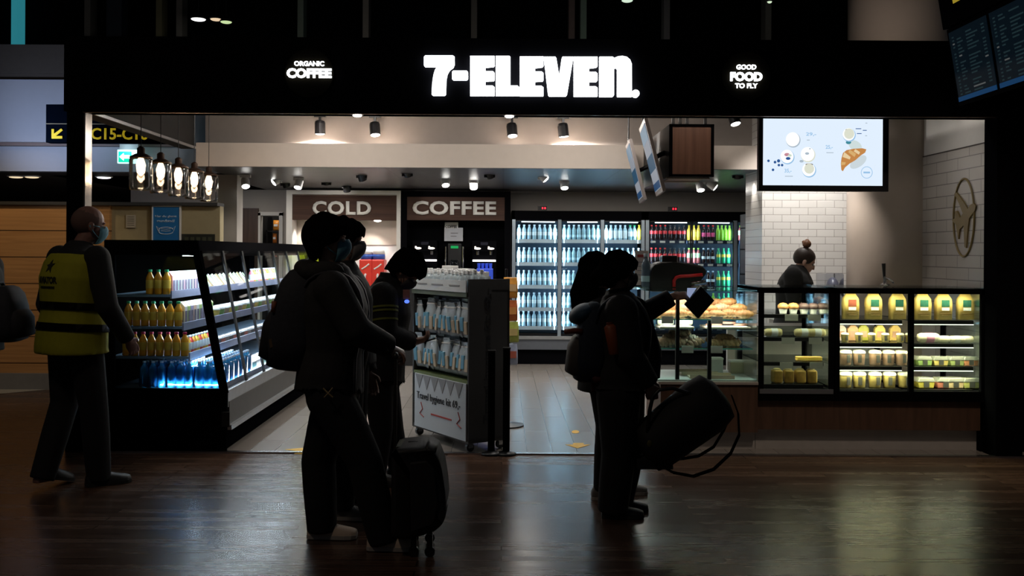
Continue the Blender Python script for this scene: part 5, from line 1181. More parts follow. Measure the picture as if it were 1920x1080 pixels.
boxes((1728, 1758, 1788, 1814), 0.643, 'flat salad box', 'third shelf', 'salad boxes on the third shelf', [(0.25, 0.36, 0.10), (0.55, 0.42, 0.12), (0.30, 0.36, 0.12), (0.55, 0.22, 0.10)])
boxes((1730, 1766, 1785, 1815), 0.468, 'domed food box', 'bottom shelf', 'food boxes on the bottom shelf', [(0.50, 0.42, 0.06), (0.48, 0.16, 0.10), (0.62, 0.46, 0.24), (0.45, 0.44, 0.12)], 1.15)

# things on and behind the counter
p = P(1657, 545, 8.25)
tp_ = thing('beverage_tap', 'thin black-handled tap standing on top of the wide food case', 'tap', (p.x, 8.22, 1.252))
MB().tube([(p.x - 0.008, 8.22, 1.32), (p.x - 0.010, 8.22, 1.36), (p.x - 0.014, 8.22, 1.43)], [0.011, 0.013, 0.016], 12).build('handle', black_plastic, tp_)
MB().frus((p.x, 8.22, 1.252), (p.x - 0.006, 8.22, 1.325), 0.016, 0.012, 14).build('column', steel, tp_)
MB().lathe([(0.04, 1.252), (0.04, 1.258), (0.018, 1.268)], (p.x, 8.22, 0), 20).tube([(p.x, 8.22, 1.31), (p.x + 0.03, 8.20, 1.30), (p.x + 0.06, 8.19, 1.27)], 0.008, 8).build('spout', steel, tp_)
p0, p1 = P(1545, 545, 9.6), P(1581, 512, 9.6)
bn_ = thing('plastic_tub', 'clear plastic tub of dark bags against the white tiles by the worker', 'tub', ((p0.x + p1.x) / 2, 9.65, 0.90))
bx(1.95 + 0.7, 3.2, 9.55, 9.98, 0.86, 0.90).box(2.65, 3.2, 9.9, 9.98, 0, 0.86).build('shelf_ledge', white, bn_)
bx(p0.x, p1.x, 9.56, 9.86, 0.90, p1.z).bevel(0.02).build('tub', glass_mat('tub_film', (0.80, 0.82, 0.86), 2.0, 0.15), bn_)
MB().ell(((p0.x + p1.x) / 2 + 0.03, 9.72, 1.18), (0.06, 0.08, 0.10)).ell(((p0.x + p1.x) / 2 - 0.03, 9.74, 1.08), (0.05, 0.08, 0.12)).build('bags', mat('dark_bag_film', (0.10, 0.10, 0.13), 0.3), bn_, True)
lamp('wall_wash', 'SPOT', (2.80, 9.25, 2.95), 140, (1.0, 0.96, 0.92), (2.98, 9.95, 1.5), 0.05, angle=95, blend=0.8)
lamp('wall_wash', 'SPOT', (2.5, 10.35, 2.3), 9, NEUT, (2.62, 10.3, 2.0), 0.03, angle=60)
lamp('added_column_wash', 'SPOT', (2.35, 8.8, 2.95), 150, NEUT, (3.2, 9.25, 1.6), 0.04, angle=34, blend=0.9)  # added spot for the bright left edge of the column
lamp('counter_light', 'SPOT', (2.5, 8.5, 2.98), 22, NEUT, (2.55, 9.0, 1.2), 0.04, angle=60)
lamp('side_wall_light', 'SPOT', (2.9, 7.9, 2.98), 10, NEUT, (3.75, 8.0, 1.6), 0.05, angle=95, blend=0.8)
# dark coffee/bread machine with a red trim on the corner case
mm = thing('coffee_grinder', 'large dark rounded machine with a red curved handle on the corner case', 'machine', (1.32, 8.3, 1.225))
mpx = [(1219, 547), (1219, 520), (1222, 503), (1228, 495), (1240, 491), (1262, 491), (1300, 494), (1318, 499), (1324, 507), (1325, 516), (1312, 521), (1300, 530), (1296, 547)]
pts = [P(x, y, 8.12) for x, y in mpx]
MB().prism(pts, (0, 0.26, 0)).bevel(0.02, 3).build('housing', mat('machine_dark', (0.02, 0.02, 0.02), 0.45), mm)
MB().tube([P(x, y, 8.10) for x, y in ((1264, 538), (1264, 526), (1268, 520), (1276, 518), (1295, 517), (1317, 515))], 0.014, 10).build('handle', mat('red_handle', (0.75, 0.03, 0.04), 0.35), mm, True)
MB().tube([P(x, y, 8.12) for x, y in ((1296, 531), (1308, 530), (1322, 527))], 0.015, 10).tube([P(x, y, 8.12) for x, y in ((1296, 538), (1312, 537), (1325, 536))], 0.012, 10).build('spout', steel, mm, True)
bx(P(1243, 0, 8.2).x, P(1272, 0, 8.2).x, 8.16, 8.30, P(0, 492, 8.2).z - 0.02, P(0, 472, 8.2).z).bevel(0.01).build('hopper', mat('hopper_brown', (0.03, 0.022, 0.018), 0.3), mm)
p0, p1 = P(1190, 546, 8.25), P(1216, 470, 8.25)
ms = thing('menu_stand', 'white upright menu card on the corner case, left of the dark machine', 'menu card', ((p0.x + p1.x) / 2, 8.25, 1.225))
bx(p0.x, p1.x, 8.25, 8.258, 1.225, p1.z).build('card', mat('menu_card', (0.72, 0.64, 0.60), 0.6), ms)
bx(p0.x - 0.01, p1.x + 0.01, 8.22, 8.29, 1.225, 1.24).build('foot', black_plastic, ms)
q = P(1195, 480, 8.25); bx(q.x, q.x + 0.07, 8.247, 8.25, q.z - 0.01, q.z + 0.012).build('heading_line', ink_red, ms)
m_ = MB()
for i in range(5):
    q = P(1195, 492 + i * 8, 8.25); m_.box(q.x, q.x + 0.06 + 0.01 * (i % 3), 8.247, 8.25, q.z, q.z + 0.006)
m_.build('text_lines', bn, ms)
spawn('bottle', 'clear', (P(1211, 500, 8.16).x, 8.16, 1.226), 'blue-grey bottle standing between the menu card and the dark machine', 'bottle', None, 0, (1.3, 1.3, 1.35), mats={'bottle': mat('grey_blue_bottle', (0.18, 0.26, 0.36), 0.15, trans=0.4)})

# ================================================================== wall screen over the counter
def flat_panel(name, c, ax, az, w, h, t, m, parent):
    n = Vector(ax).cross(Vector(az)).normalized(); c = Vector(c)
    return MB().prism([c + ax * sx * w / 2 + az * sz * h / 2 for sx, sz in ((-1, -1), (1, -1), (1, 1), (-1, 1))], -n * t).build(name, m, parent)
tl, tr_, bl, brr = P(1426, 208, 7.80), P(1669, 212, 7.80), P(1421, 357, 7.80), P(1663, 358, 7.80)
tc = (tl + tr_ + bl + brr) / 4
tv = thing('menu_screen', 'large bright menu screen of bowls and a croissant hanging over the counter', 'screen', tc)
ax_, az_ = Vector((1, 0, 0)), Vector((0, 0.0, 1))
flat_panel('bezel', tc, ax_, az_, 1.015, 0.625, 0.06, black_plastic, tv)
s0, s1 = P(1431, 354 - 7, 7.79), P(1656, 222, 7.79)
sc_c = Vector(((s0.x + s1.x) / 2, 7.797, (s0.z + s1.z) / 2)); sw, sh = s1.x - s0.x, s1.z - s0.z
def emis(n, c, e=1.0):
    m = mat(n, (0.01, 0.01, 0.01), 0.9, emit=e, ecol=c, var=0)
    m.node_tree.nodes['Principled BSDF'].inputs['Specular IOR Level'].default_value = 0.05
    return m
flat_panel('display', sc_c, ax_, az_, sw, sh, 0.004, emis('screen_white', (0.76, 0.87, 1.0), 1.0), tv)
disp = tv.children[-1] if tv.children else tv
S = lambda zx, zy, d=0.0: Vector((sc_c.x - sw / 2 + (zx - 85) / 1515 * sw, 7.795 - d, sc_c.z + sh / 2 - (zy - 85) / 825 * sh))
U = sw / 1515
def sdisc(name, zx, zy, r, m, d, ry=None, ang=0.0):
    pts = [S(zx + r * math.cos(a) * math.cos(ang) - (ry or r) * math.sin(a) * math.sin(ang), zy + r * math.cos(a) * math.sin(ang) + (ry or r) * math.sin(a) * math.cos(ang), d) for a in [2 * PI * i / 28 for i in range(28)]]
    return MB().prism(pts, (0, 0.0008, 0)).build(name, m, tv)
sh_b, wh, crm, grn = emis('scr_blue', (0.33, 0.55, 0.80), 1), emis('scr_white', (0.97, 0.99, 1), 1.1), emis('scr_cream', (0.72, 0.74, 0.62), 1), emis('scr_green', (0.62, 0.72, 0.60), 1)
brn, dkb, gld, gry = emis('scr_brown', (0.10, 0.06, 0.06), 1), emis('scr_navy', (0.03, 0.10, 0.30), 1), emis('scr_gold', (0.55, 0.24, 0.07), 1), emis('scr_grey', (0.42, 0.50, 0.58), 1)
for (x, y, r, inner_, rim) in ((460, 350, 92, wh, gry), (650, 530, 92, wh, crm), (665, 720, 88, wh, sh_b), (1170, 285, 82, wh, sh_b), (390, 560, 88, wh, sh_b)):
    sdisc('bowl_rim', x + 4, y + 6, r, rim, 0.0008); sdisc('bowl', x - 3, y - 3, r - 6, inner_, 0.0016)
sdisc('coffee', 1172, 275, 64, crm, 0.0026); sdisc('coffee_shade', 1168, 228, 44, brn, 0.0022, 14)
sdisc('coffee', 668, 705, 62, crm, 0.0026); sdisc('coffee_shade', 668, 655, 48, brn, 0.0022, 14)
for (x, y, r) in ((152, 612, 16), (235, 628, 17), (280, 612, 20), (284, 664, 16), (325, 664, 16), (210, 722, 16)): sdisc('berry', x, y, r, dkb, 0.001)
for (x, y, r, m_) in ((385, 535, 34, emis('scr_rose', (0.55, 0.25, 0.30), 1)), (420, 545, 26, grn), (400, 582, 30, dkb), (640, 520, 26, gry), (570, 615, 26, gry), (675, 462, 12, gry)): sdisc('topping', x, y, r, m_, 0.003, r * 0.6)
sdisc('cup_spout', 1165, 380, 34, emis('scr_teal', (0.05, 0.25, 0.32), 1), 0.0007, 22)
sdisc('napkin', 1250, 420, 90, emis('scr_sage', (0.62, 0.72, 0.72), 1), 0.0006, 60, 0.5); sdisc('napkin', 1290, 620, 120, emis('scr_pale', (0.60, 0.68, 0.72), 1), 0.0006, 60, -0.6)
cr = [(1075, 720), (1095, 735), (1120, 690), (1180, 640), (1250, 600), (1320, 540), (1375, 505), (1390, 465), (1340, 452), (1230, 458), (1140, 475), (1095, 510), (1075, 580), (1068, 640)]
MB().prism([S(x, y, 0.003) for x, y in cr], (0, 0.001, 0)).build('croissant_picture', gld, tv)
for k, q in enumerate((((1110, 500), (1190, 560), (1180, 590), (1090, 560)), ((1180, 470), (1260, 520), (1240, 560), (1160, 500)), ((1250, 462), (1310, 500), (1295, 530), (1230, 490)), ((1075, 620), (1130, 625), (1120, 655), (1072, 660)))):
    MB().prism([S(x, y, 0.0042) for x, y in q], (0, 0.001, 0)).build('croissant_fold', emis('scr_fold%d' % (k % 2), ((0.80, 0.62, 0.36), (0.68, 0.42, 0.16))[k % 2], 1), tv)
def stext(s, x, y, w, h, m=gry, b=0.0):
    text('lettering', s, S(x, y, 0.001), (1, 0, 0), (0, 0, 1), w * U, h * sh / 825, m, tv, b, 0.001)
def sbar(x, y, w, m=gry, h=9):
    MB().prism([S(x - w / 2, y - h / 2, 0.001), S(x + w / 2, y - h / 2, 0.001), S(x + w / 2, y + h / 2, 0.001), S(x - w / 2, y + h / 2, 0.001)], (0, 0.0008, 0)).build('text_line', m, tv)
stext('29,-', 690, 285, 130, 48, sh_b, 0.02); sbar(655, 355, 36); stext('25,-', 920, 442, 90, 54, sh_b, 0.02); sbar(930, 508, 90)
stext('35,-', 400, 735, 90, 54, sh_b, 0.02); sbar(412, 800, 100); sbar(1370, 232, 50, dkb); sbar(1388, 298, 24); sbar(1390, 143, 24); sbar(1290, 212, 70, dkb); sbar(1300, 272, 60, dkb)
rg = [S(1398 + 70 * math.cos(a), 748 + 70 * math.sin(a), 0.001) for a in [2 * PI * i / 32 for i in range(33)]]
MB().tube(rg, 0.0025, 6).build('stamp_ring', sh_b, tv); sbar(1398, 748, 84, sh_b, 22)
for x in (tc.x - 0.25, tc.x + 0.25):
    bx(x - 0.015, x + 0.015, 7.83, 7.86, tc.z + 0.2, 3.03).build('hanger', black_metal, tv)

# ================================================================== hanging wooden box with angled side screens
hb = thing('hanging_menu_box', 'dark framed wooden box hung from rods above the corner case', 'hanging box', (1.6, 8.8, 2.16))
a, b = P(1255, 331, 8.4), P(1339, 233, 8.4)
yb = 9.95
bx(a.x, b.x, 8.42, yb, a.z, b.z).build('carcass', black_metal, hb)
bx(a.x + 0.025, b.x - 0.025, 8.405, 8.42, a.z + 0.02, b.z - 0.02).build('wood_panel', wood_mat('copper_walnut', (0.16, 0.075, 0.048), (0.27, 0.135, 0.09), (2, 0), (0.5, 9), 0.4), hb)
bx(a.x, a.x + 0.025, 8.395, 8.42, a.z, b.z).box(b.x - 0.025, b.x, 8.395, 8.42, a.z, b.z).box(a.x, b.x, 8.395, 8.42, a.z, a.z + 0.02).box(a.x, b.x, 8.395, 8.42, b.z - 0.02, b.z).build('front_frame', black, hb)
m_ = MB()
for k in range(2):
    y_ = 8.48 + 0.42 * k
    m_.box(a.x - 0.01, b.x - 0.02, y_, y_ + 0.05, a.z - 0.012, a.z)
m_.build('underside_rail', mat('pale_wood_rail', (0.42, 0.34, 0.28), 0.5), hb)
bx(a.x + 0.03, b.x - 0.05, 8.56, 8.86, a.z - 0.006, a.z).build('underside_panel', mat('underside_wood', (0.20, 0.11, 0.06), 0.5), hb)
for px in (1262, 1275, 1288, 1322):
    x = P(px, 225, 8.6).x
    bx(x - 0.012, x + 0.012, 8.58, 8.61, b.z, 3.03).build('rod', black_metal, hb)
def side_screen(name, y0, y1, lb, ztop, zbot, xt, xb, dx):
    n = Vector((-(ztop - zbot), 0, -(xb - xt))).normalized()
    A_, B_ = Vector((xt, y0, ztop)), Vector((xb, y0, zbot)); d = Vector((dx, y1 - y0, 0)); n = (B_ - A_).cross(d).normalized(); n = -n if n.x > 0 else n
    t = thing('angled_screen', lb, 'screen', (A_ + B_) / 2 + d / 2, group='angled screens on the hanging box')
    MB().prism([A_, B_, B_ + d, A_ + d], -n * 0.028).build('casing', mat('screen_casing', (0.20, 0.17, 0.16), 0.5), t)
    A2, B2 = A_.lerp(B_, 0.06), A_.lerp(B_, 0.94); e = Vector((0, 0.03, 0))
    MB().prism([A2 + e, B2 + e, B2 + d - e, A2 + d - e], n * 0.004).build('display', emis('side_display', (0.24, 0.26, 0.30), 1.0), t)
    for f0, f1, c in ((0.02, 0.24, (0.22, 0.30, 0.38)), (0.46, 0.70, (0.02, 0.07, 0.13)), (0.88, 0.99, (0.01, 0.05, 0.13))):
        A3, B3 = A2.lerp(B2, f0), A2.lerp(B2, f1)
        MB().prism([A3 + e + n * 0.004, B3 + e + n * 0.004, B3 + d - e + n * 0.004, A3 + d - e + n * 0.004], n * 0.002).build('picture_band', emis('band%.1f' % f0, c, 0.9), t)
    q = (A_ + B_) / 2 + d / 2 - n * 0.028
    h_ = A_ + d / 2 - n * 0.014
    MB().frus(h_ - Vector((0, 0, 0.01)), (h_.x, h_.y, 3.05), 0.008, 0.008, 8).build('hanger', black_metal, t)
    MB().tube([q, q + Vector((0.12, 0, 0.06)), q + Vector((0.32, 0, 0.05))], 0.02, 8).build('arm', black_metal, t)
side_screen('s', 8.3, 9.05, 'near angled screen seen edge-on, left of the hanging wooden box', 2.63, 2.02, 1.17, 1.33, 0.06)
side_screen('s', 9.3, 9.98, 'far angled screen seen edge-on, behind the near one', 2.57, 2.0, 1.17, 1.315, 0.05)

# ================================================================== aeroplane emblem on the right wall
gold = mat('emblem_gold', (0.26, 0.19, 0.07), 0.5)
em = thing('aeroplane_emblem', 'gold aeroplane inside an oval ring on the tiled right wall', 'emblem', PX(1808, 408, 3.742))
em_px = [(1345, 542), (1356, 560), (1350, 585), (1318, 630), (1310, 690), (1302, 795), (1293, 790), (1287, 668), (1265, 690), (1258, 745), (1250, 700), (1245, 665), (1222, 640), (1240, 625), (1237, 590), (1250, 585), (1268, 625), (1283, 600), (1262, 545), (1235, 490), (1248, 483), (1290, 540), (1310, 575), (1325, 552)]
MB().prism([PX(1380 + x / 3, 200 + y / 3, 3.742) for x, y in em_px], (-0.012, 0, 0)).build('aeroplane', gold, em)
q0, q1 = PX(1788, 408, 3.738), PX(1827, 408, 3.738)
yc, ry = (q0.y + q1.y) / 2, abs(q0.y - q1.y) / 2
zc = PX(1808, 408, 3.738).z
MB().tube([(3.738, yc + ry * math.cos(a), zc + 0.315 * math.sin(a)) for a in [2 * PI * i / 48 for i in range(49)]], 0.009, 6).build('ring', gold, em)

# ================================================================== departure board hanging in the hall, upper right
fb = thing('departure_board', 'dark blue departure screens hanging at the upper right in the hall', 'departure board', (2.35, 4.4, 2.29))
BZ, TZ = 2.29, 2.66
xb_, xt_ = 2.385, 2.323
def bp_(y, z): return Vector((xb_ + (xt_ - xb_) * (z - BZ) / (TZ - BZ), y, z))
nb_ = Vector((-(TZ - BZ), 0, -(xb_ - xt_))).normalized()
def bpanel(name, y0, y1, z0, z1, t, m, off=0.0):
    return MB().prism([bp_(y0, z0) + nb_ * off, bp_(y1, z0) + nb_ * off, bp_(y1, z1) + nb_ * off, bp_(y0, z1) + nb_ * off], nb_ * t).build(name, m, fb)
bpanel('casing', 3.2, 5.22, BZ - 0.01, TZ + 0.02, -0.09, black)
bpanel('header_panel', 3.2, 5.26, TZ + 0.03, 3.30, -0.08, black)
navy_scr = emis('board_screen', (0.0012, 0.004, 0.007), 1.0)
rows = emis('board_rows', (0.010, 0.022, 0.026), 1.0); rows_w = emis('board_white', (0.07, 0.075, 0.075), 1.0); rows_r = emis('board_red', (0.12, 0.03, 0.03), 1.0); rows_o = emis('board_orange', (0.22, 0.08, 0.02), 1.0)
for k, (ya, yb2) in enumerate(((4.80, 5.20), (4.34, 4.77), (3.88, 4.31), (3.42, 3.85))):
    s_ = bpanel('screen', ya, yb2, BZ + 0.012, TZ, 0.003, navy_scr, 0.001)
    bpanel('status_bar', ya, yb2, BZ + 0.012, BZ + 0.035, 0.002, emis('board_blue', (0.004, 0.035, 0.10), 0.9), 0.004)
    m1, m2 = MB(), MB()
    for r in range(19):
        z = TZ - 0.035 - r * 0.0172
        y = yb2 - 0.03
        cols_ = [(0.02, 0.02), (0.07, 0.03 + 0.015 * ((r * 7 + k) % 3)), (0.17, 0.06 + 0.03 * ((r * 5 + k) % 3)), (0.33, 0.03)]
        for (o_, w_) in cols_:
            yy = yb2 - 0.01 - o_
            if (r * 3 + int(o_ * 100) + k) % 7 == 0: continue
            (m2 if (r * 11 + int(o_ * 50) + 3 * k) % 23 == 0 else m1).prism([bp_(yy, z) + nb_ * 0.004, bp_(yy - w_, z) + nb_ * 0.004, bp_(yy - w_, z + 0.007) + nb_ * 0.004, bp_(yy, z + 0.007) + nb_ * 0.004], nb_ * 0.001)
    m1.build('flight_rows', rows, s_); m2.build('highlights', rows_w, s_)
bpanel('symbol', 5.02, 5.10, TZ + 0.13, TZ + 0.18, 0.003, emis('board_yellow', (0.30, 0.22, 0.02), 1.0), 0.001)
bx(2.33, 2.37, 4.9, 4.94, 3.28, 6.0).box(2.33, 2.37, 3.5, 3.54, 3.28, 6.0).build('hanger', black_metal, fb)
# ================================================================== people
skin_m = mat('skin', (0.42, 0.24, 0.17), 0.5, var=0.08); skin_pale = mat('skin_pale', (0.62, 0.38, 0.30), 0.5, var=0.06)
hair_black = flat_black('hair_black', (0.005, 0.0045, 0.0045))
cloth_black = mat('cloth_black', (0.010, 0.010, 0.011), 0.85, var=0.3, scale=60, bump=0.15)
cloth_char = mat('cloth_charcoal', (0.022, 0.021, 0.021), 0.85, var=0.3, scale=60, bump=0.15)
trous_black = mat('trousers_black', (0.009, 0.009, 0.011), 0.9, var=0.3, scale=50, bump=0.15)
mask_blue = mat('mask_blue', (0.12, 0.32, 0.42), 0.8); mask_grey = mat('mask_grey', (0.22, 0.21, 0.21), 0.8); mask_dark = mat('mask_dark', (0.06, 0.055, 0.055), 0.8)
shoe_pale = mat('shoe_pale', (0.60, 0.48, 0.38), 0.6); shoe_black = mat('shoe_black', (0.012, 0.012, 0.012), 0.5); sole_dark = mat('sole_dark', (0.02, 0.02, 0.02), 0.7); sole_pale = mat('sole_pale', (0.45, 0.42, 0.38), 0.6)
eye_m = mat('eye', (0.5, 0.48, 0.46), 0.2, var=0)

def head_frame(pitch, yaw, roll=0.0):
    return Matrix.Rotation(yaw, 3, 'Z') @ Matrix.Rotation(pitch, 3, 'Y') @ Matrix.Rotation(roll, 3, 'X')

def add_head(mb, hc, R, k):
    e = lambda c, r, nu=18: mb.ell(hc + R @ (Vector(c) * k), tuple(v * k for v in r), R, nu, 12)
    e((-0.012, 0, 0.028), (0.096, 0.074, 0.092)); e((0.028, 0, -0.035), (0.060, 0.058, 0.075)); e((0.045, 0, -0.088), (0.036, 0.036, 0.026))
    e((0.010, 0.03, -0.06), (0.05, 0.022, 0.045)); e((0.010, -0.03, -0.06), (0.05, 0.022, 0.045))
    e((0.074, 0, 0.022), (0.016, 0.045, 0.010)); e((0.090, 0, -0.020), (0.016, 0.012, 0.026)); e((0.099, 0, -0.034), (0.012, 0.014, 0.010))
    e((0.078, 0, -0.058), (0.012, 0.022, 0.006)); e((0.077, 0, -0.067), (0.012, 0.019, 0.006)); e((0.070, 0, -0.09), (0.016, 0.02, 0.014))
    for s in (-1, 1):
        e((-0.010, s * 0.076, -0.012), (0.018, 0.008, 0.030)); e((-0.005, s * 0.074, -0.034), (0.010, 0.007, 0.012)); e((0.055, s * 0.038, -0.028), (0.026, 0.018, 0.018))

def hand_dirs(w, d, n):
    d = Vector(d).normalized(); n = Vector(n); n = (n - d * n.dot(d)).normalized(); return d, n, d.cross(n)

def add_hand(mb, w, d, n, curl=0.5, thumb=1, k=1.0, spread=0.0):
    """w wrist, d the way the hand points, n out of the palm, curl per joint, thumb which side of the palm"""
    d, n, s = hand_dirs(w, d, n)
    s = s * thumb
    M = Matrix((d, s, n)).transposed()
    mb.ell(w + d * 0.045 * k, (0.050 * k, 0.040 * k, 0.015 * k), M)
    mb.ell(w + d * 0.015 * k, (0.032 * k, 0.029 * k, 0.019 * k), M)
    for i, (off, ln) in enumerate(((0.030, 0.070), (0.0105, 0.080), (-0.0095, 0.074), (-0.029, 0.058))):
        p = w + d * (0.082 - 0.006 * (i == 3)) * k + s * off * k
        a = 0.12 + curl * (0.75 + 0.12 * i); pts = [p - d * 0.02 * k, p]; rad = [0.0088 * k, 0.0088 * k]
        sd = s * (off * spread * 6)
        for f in (0.44, 0.32, 0.24):
            v = (d * math.cos(a) + n * math.sin(a) + sd).normalized()
            p = p + v * ln * f * k; pts.append(p); rad.append(rad[-1] * 0.93); a += curl
        mb.limb(pts, rad)
    p = w + d * 0.022 * k + s * 0.030 * k
    v1 = (d * 0.65 + s * 0.70 + n * (0.25 + 0.4 * curl)).normalized(); v2 = (d * 0.85 + s * (0.35 - 0.5 * curl) + n * (0.35 + 0.5 * curl)).normalized()
    q = p + v1 * 0.036 * k; r = q + v2 * 0.032 * k
    mb.limb([p - v1 * 0.01, p, q, r], [0.013 * k, 0.012 * k, 0.0105 * k, 0.0085 * k])

def ring(c, fx, sy, rx, ry, n=24, p=0.85):
    c = Vector(c)
    return [c + fx * rx * math.copysign(abs(math.cos(t)) ** p, math.cos(t)) + sy * ry * math.copysign(abs(math.sin(t)) ** p, math.sin(t)) for t in [2 * PI * i / n for i in range(n)]]

def torso_rings(J, k, pad=0.0, hem=None, build=1.0, top=True, flare=0.0):
    """rings up the trunk: hem (z below the hips), hips, waist, chest, shoulders, neck"""
    hip, chest, neck = J['hip'], J['chest'], J['neck']
    side_h = (J['lhip'] - J['rhip']).normalized(); side_s = (J['lsh'] - J['rsh']).normalized()
    up1 = (chest - hip).normalized(); up2 = (neck - chest).normalized()
    fw = lambda up, s: s.cross(up).normalized()
    R = []
    add = lambda c, up, s, rx, ry: R.append(ring(c, fw(up, s), s, rx * k * build + pad, ry * k * (0.5 + 0.5 * build) + pad))
    if hem is not None:
        add(hip - Vector((0, 0, hem)), Vector((0, 0, 1)), side_h, 0.125 + flare, 0.175 + flare * 0.8)
    add(hip - up1 * 0.06 * k, up1, side_h, 0.122, 0.172); add(hip + up1 * 0.04 * k, up1, side_h, 0.118, 0.168)
    add(hip.lerp(chest, 0.45), up1, side_h.lerp(side_s, 0.4), 0.108, 0.148); add(hip.lerp(chest, 0.8), up1, side_h.lerp(side_s, 0.8), 0.118, 0.160)
    add(chest + up2 * 0.02 * k, up2, side_s, 0.126, 0.172); add(chest.lerp(neck, 0.55), up2, side_s, 0.108, 0.168); add(chest.lerp(neck, 0.80), up2, side_s, 0.085, 0.135)
    if top: add(neck - up2 * 0.0, up2, side_s, 0.062, 0.068); add(neck + up2 * 0.03 * k, up2, side_s, 0.052, 0.054)
    return R

def foot_shape(mb, a, fd, k, pitch=0.0, pad=0.0, sole=False):
    """shoe or sole under the ankle a; fd the way the toes point"""
    fd = Vector(fd).normalized(); s = Vector((0, 0, 1)).cross(fd)
    z0 = 0.0
    base = Vector((a.x, a.y, a.z - 0.085 * k))
    def T(x, y, z):
        v = Vector((x, 0, z)); v = Matrix.Rotation(pitch, 3, 'Y') @ (v - Vector((0.13 * k, 0, 0))) + Vector((0.13 * k, 0, 0))
        return base + fd * v.x + s * y + Vector((0, 0, v.z))
    secs = [(-0.075, 0.022, 0.05), (-0.06, 0.034, 0.075), (-0.02, 0.036, 0.095), (0.03, 0.038, 0.085), (0.08, 0.044, 0.062), (0.13, 0.047, 0.050), (0.165, 0.042, 0.043), (0.19, 0.024, 0.034)]
    rings = []
    for x, w, h in secs:
        x, w, h = x * k, (w + pad) * k, (h + pad) * k
        if sole: pts = [(-w - 0.003, 0), (w + 0.003, 0), (w + 0.003, 0.020 * k), (-w - 0.003, 0.020 * k)]
        else: pts = [(w * math.cos(t) * (1.0 if math.sin(t) < 0.3 else 0.92), max(0.006, 0.012 + (h - 0.012) * max(0, math.sin(t)) ** 0.8)) for t in [2 * PI * i / 16 for i in range(16)]]
        rings.append([T(x, py, pz) for py, pz in pts])
    mb.loft(rings)
    return mb

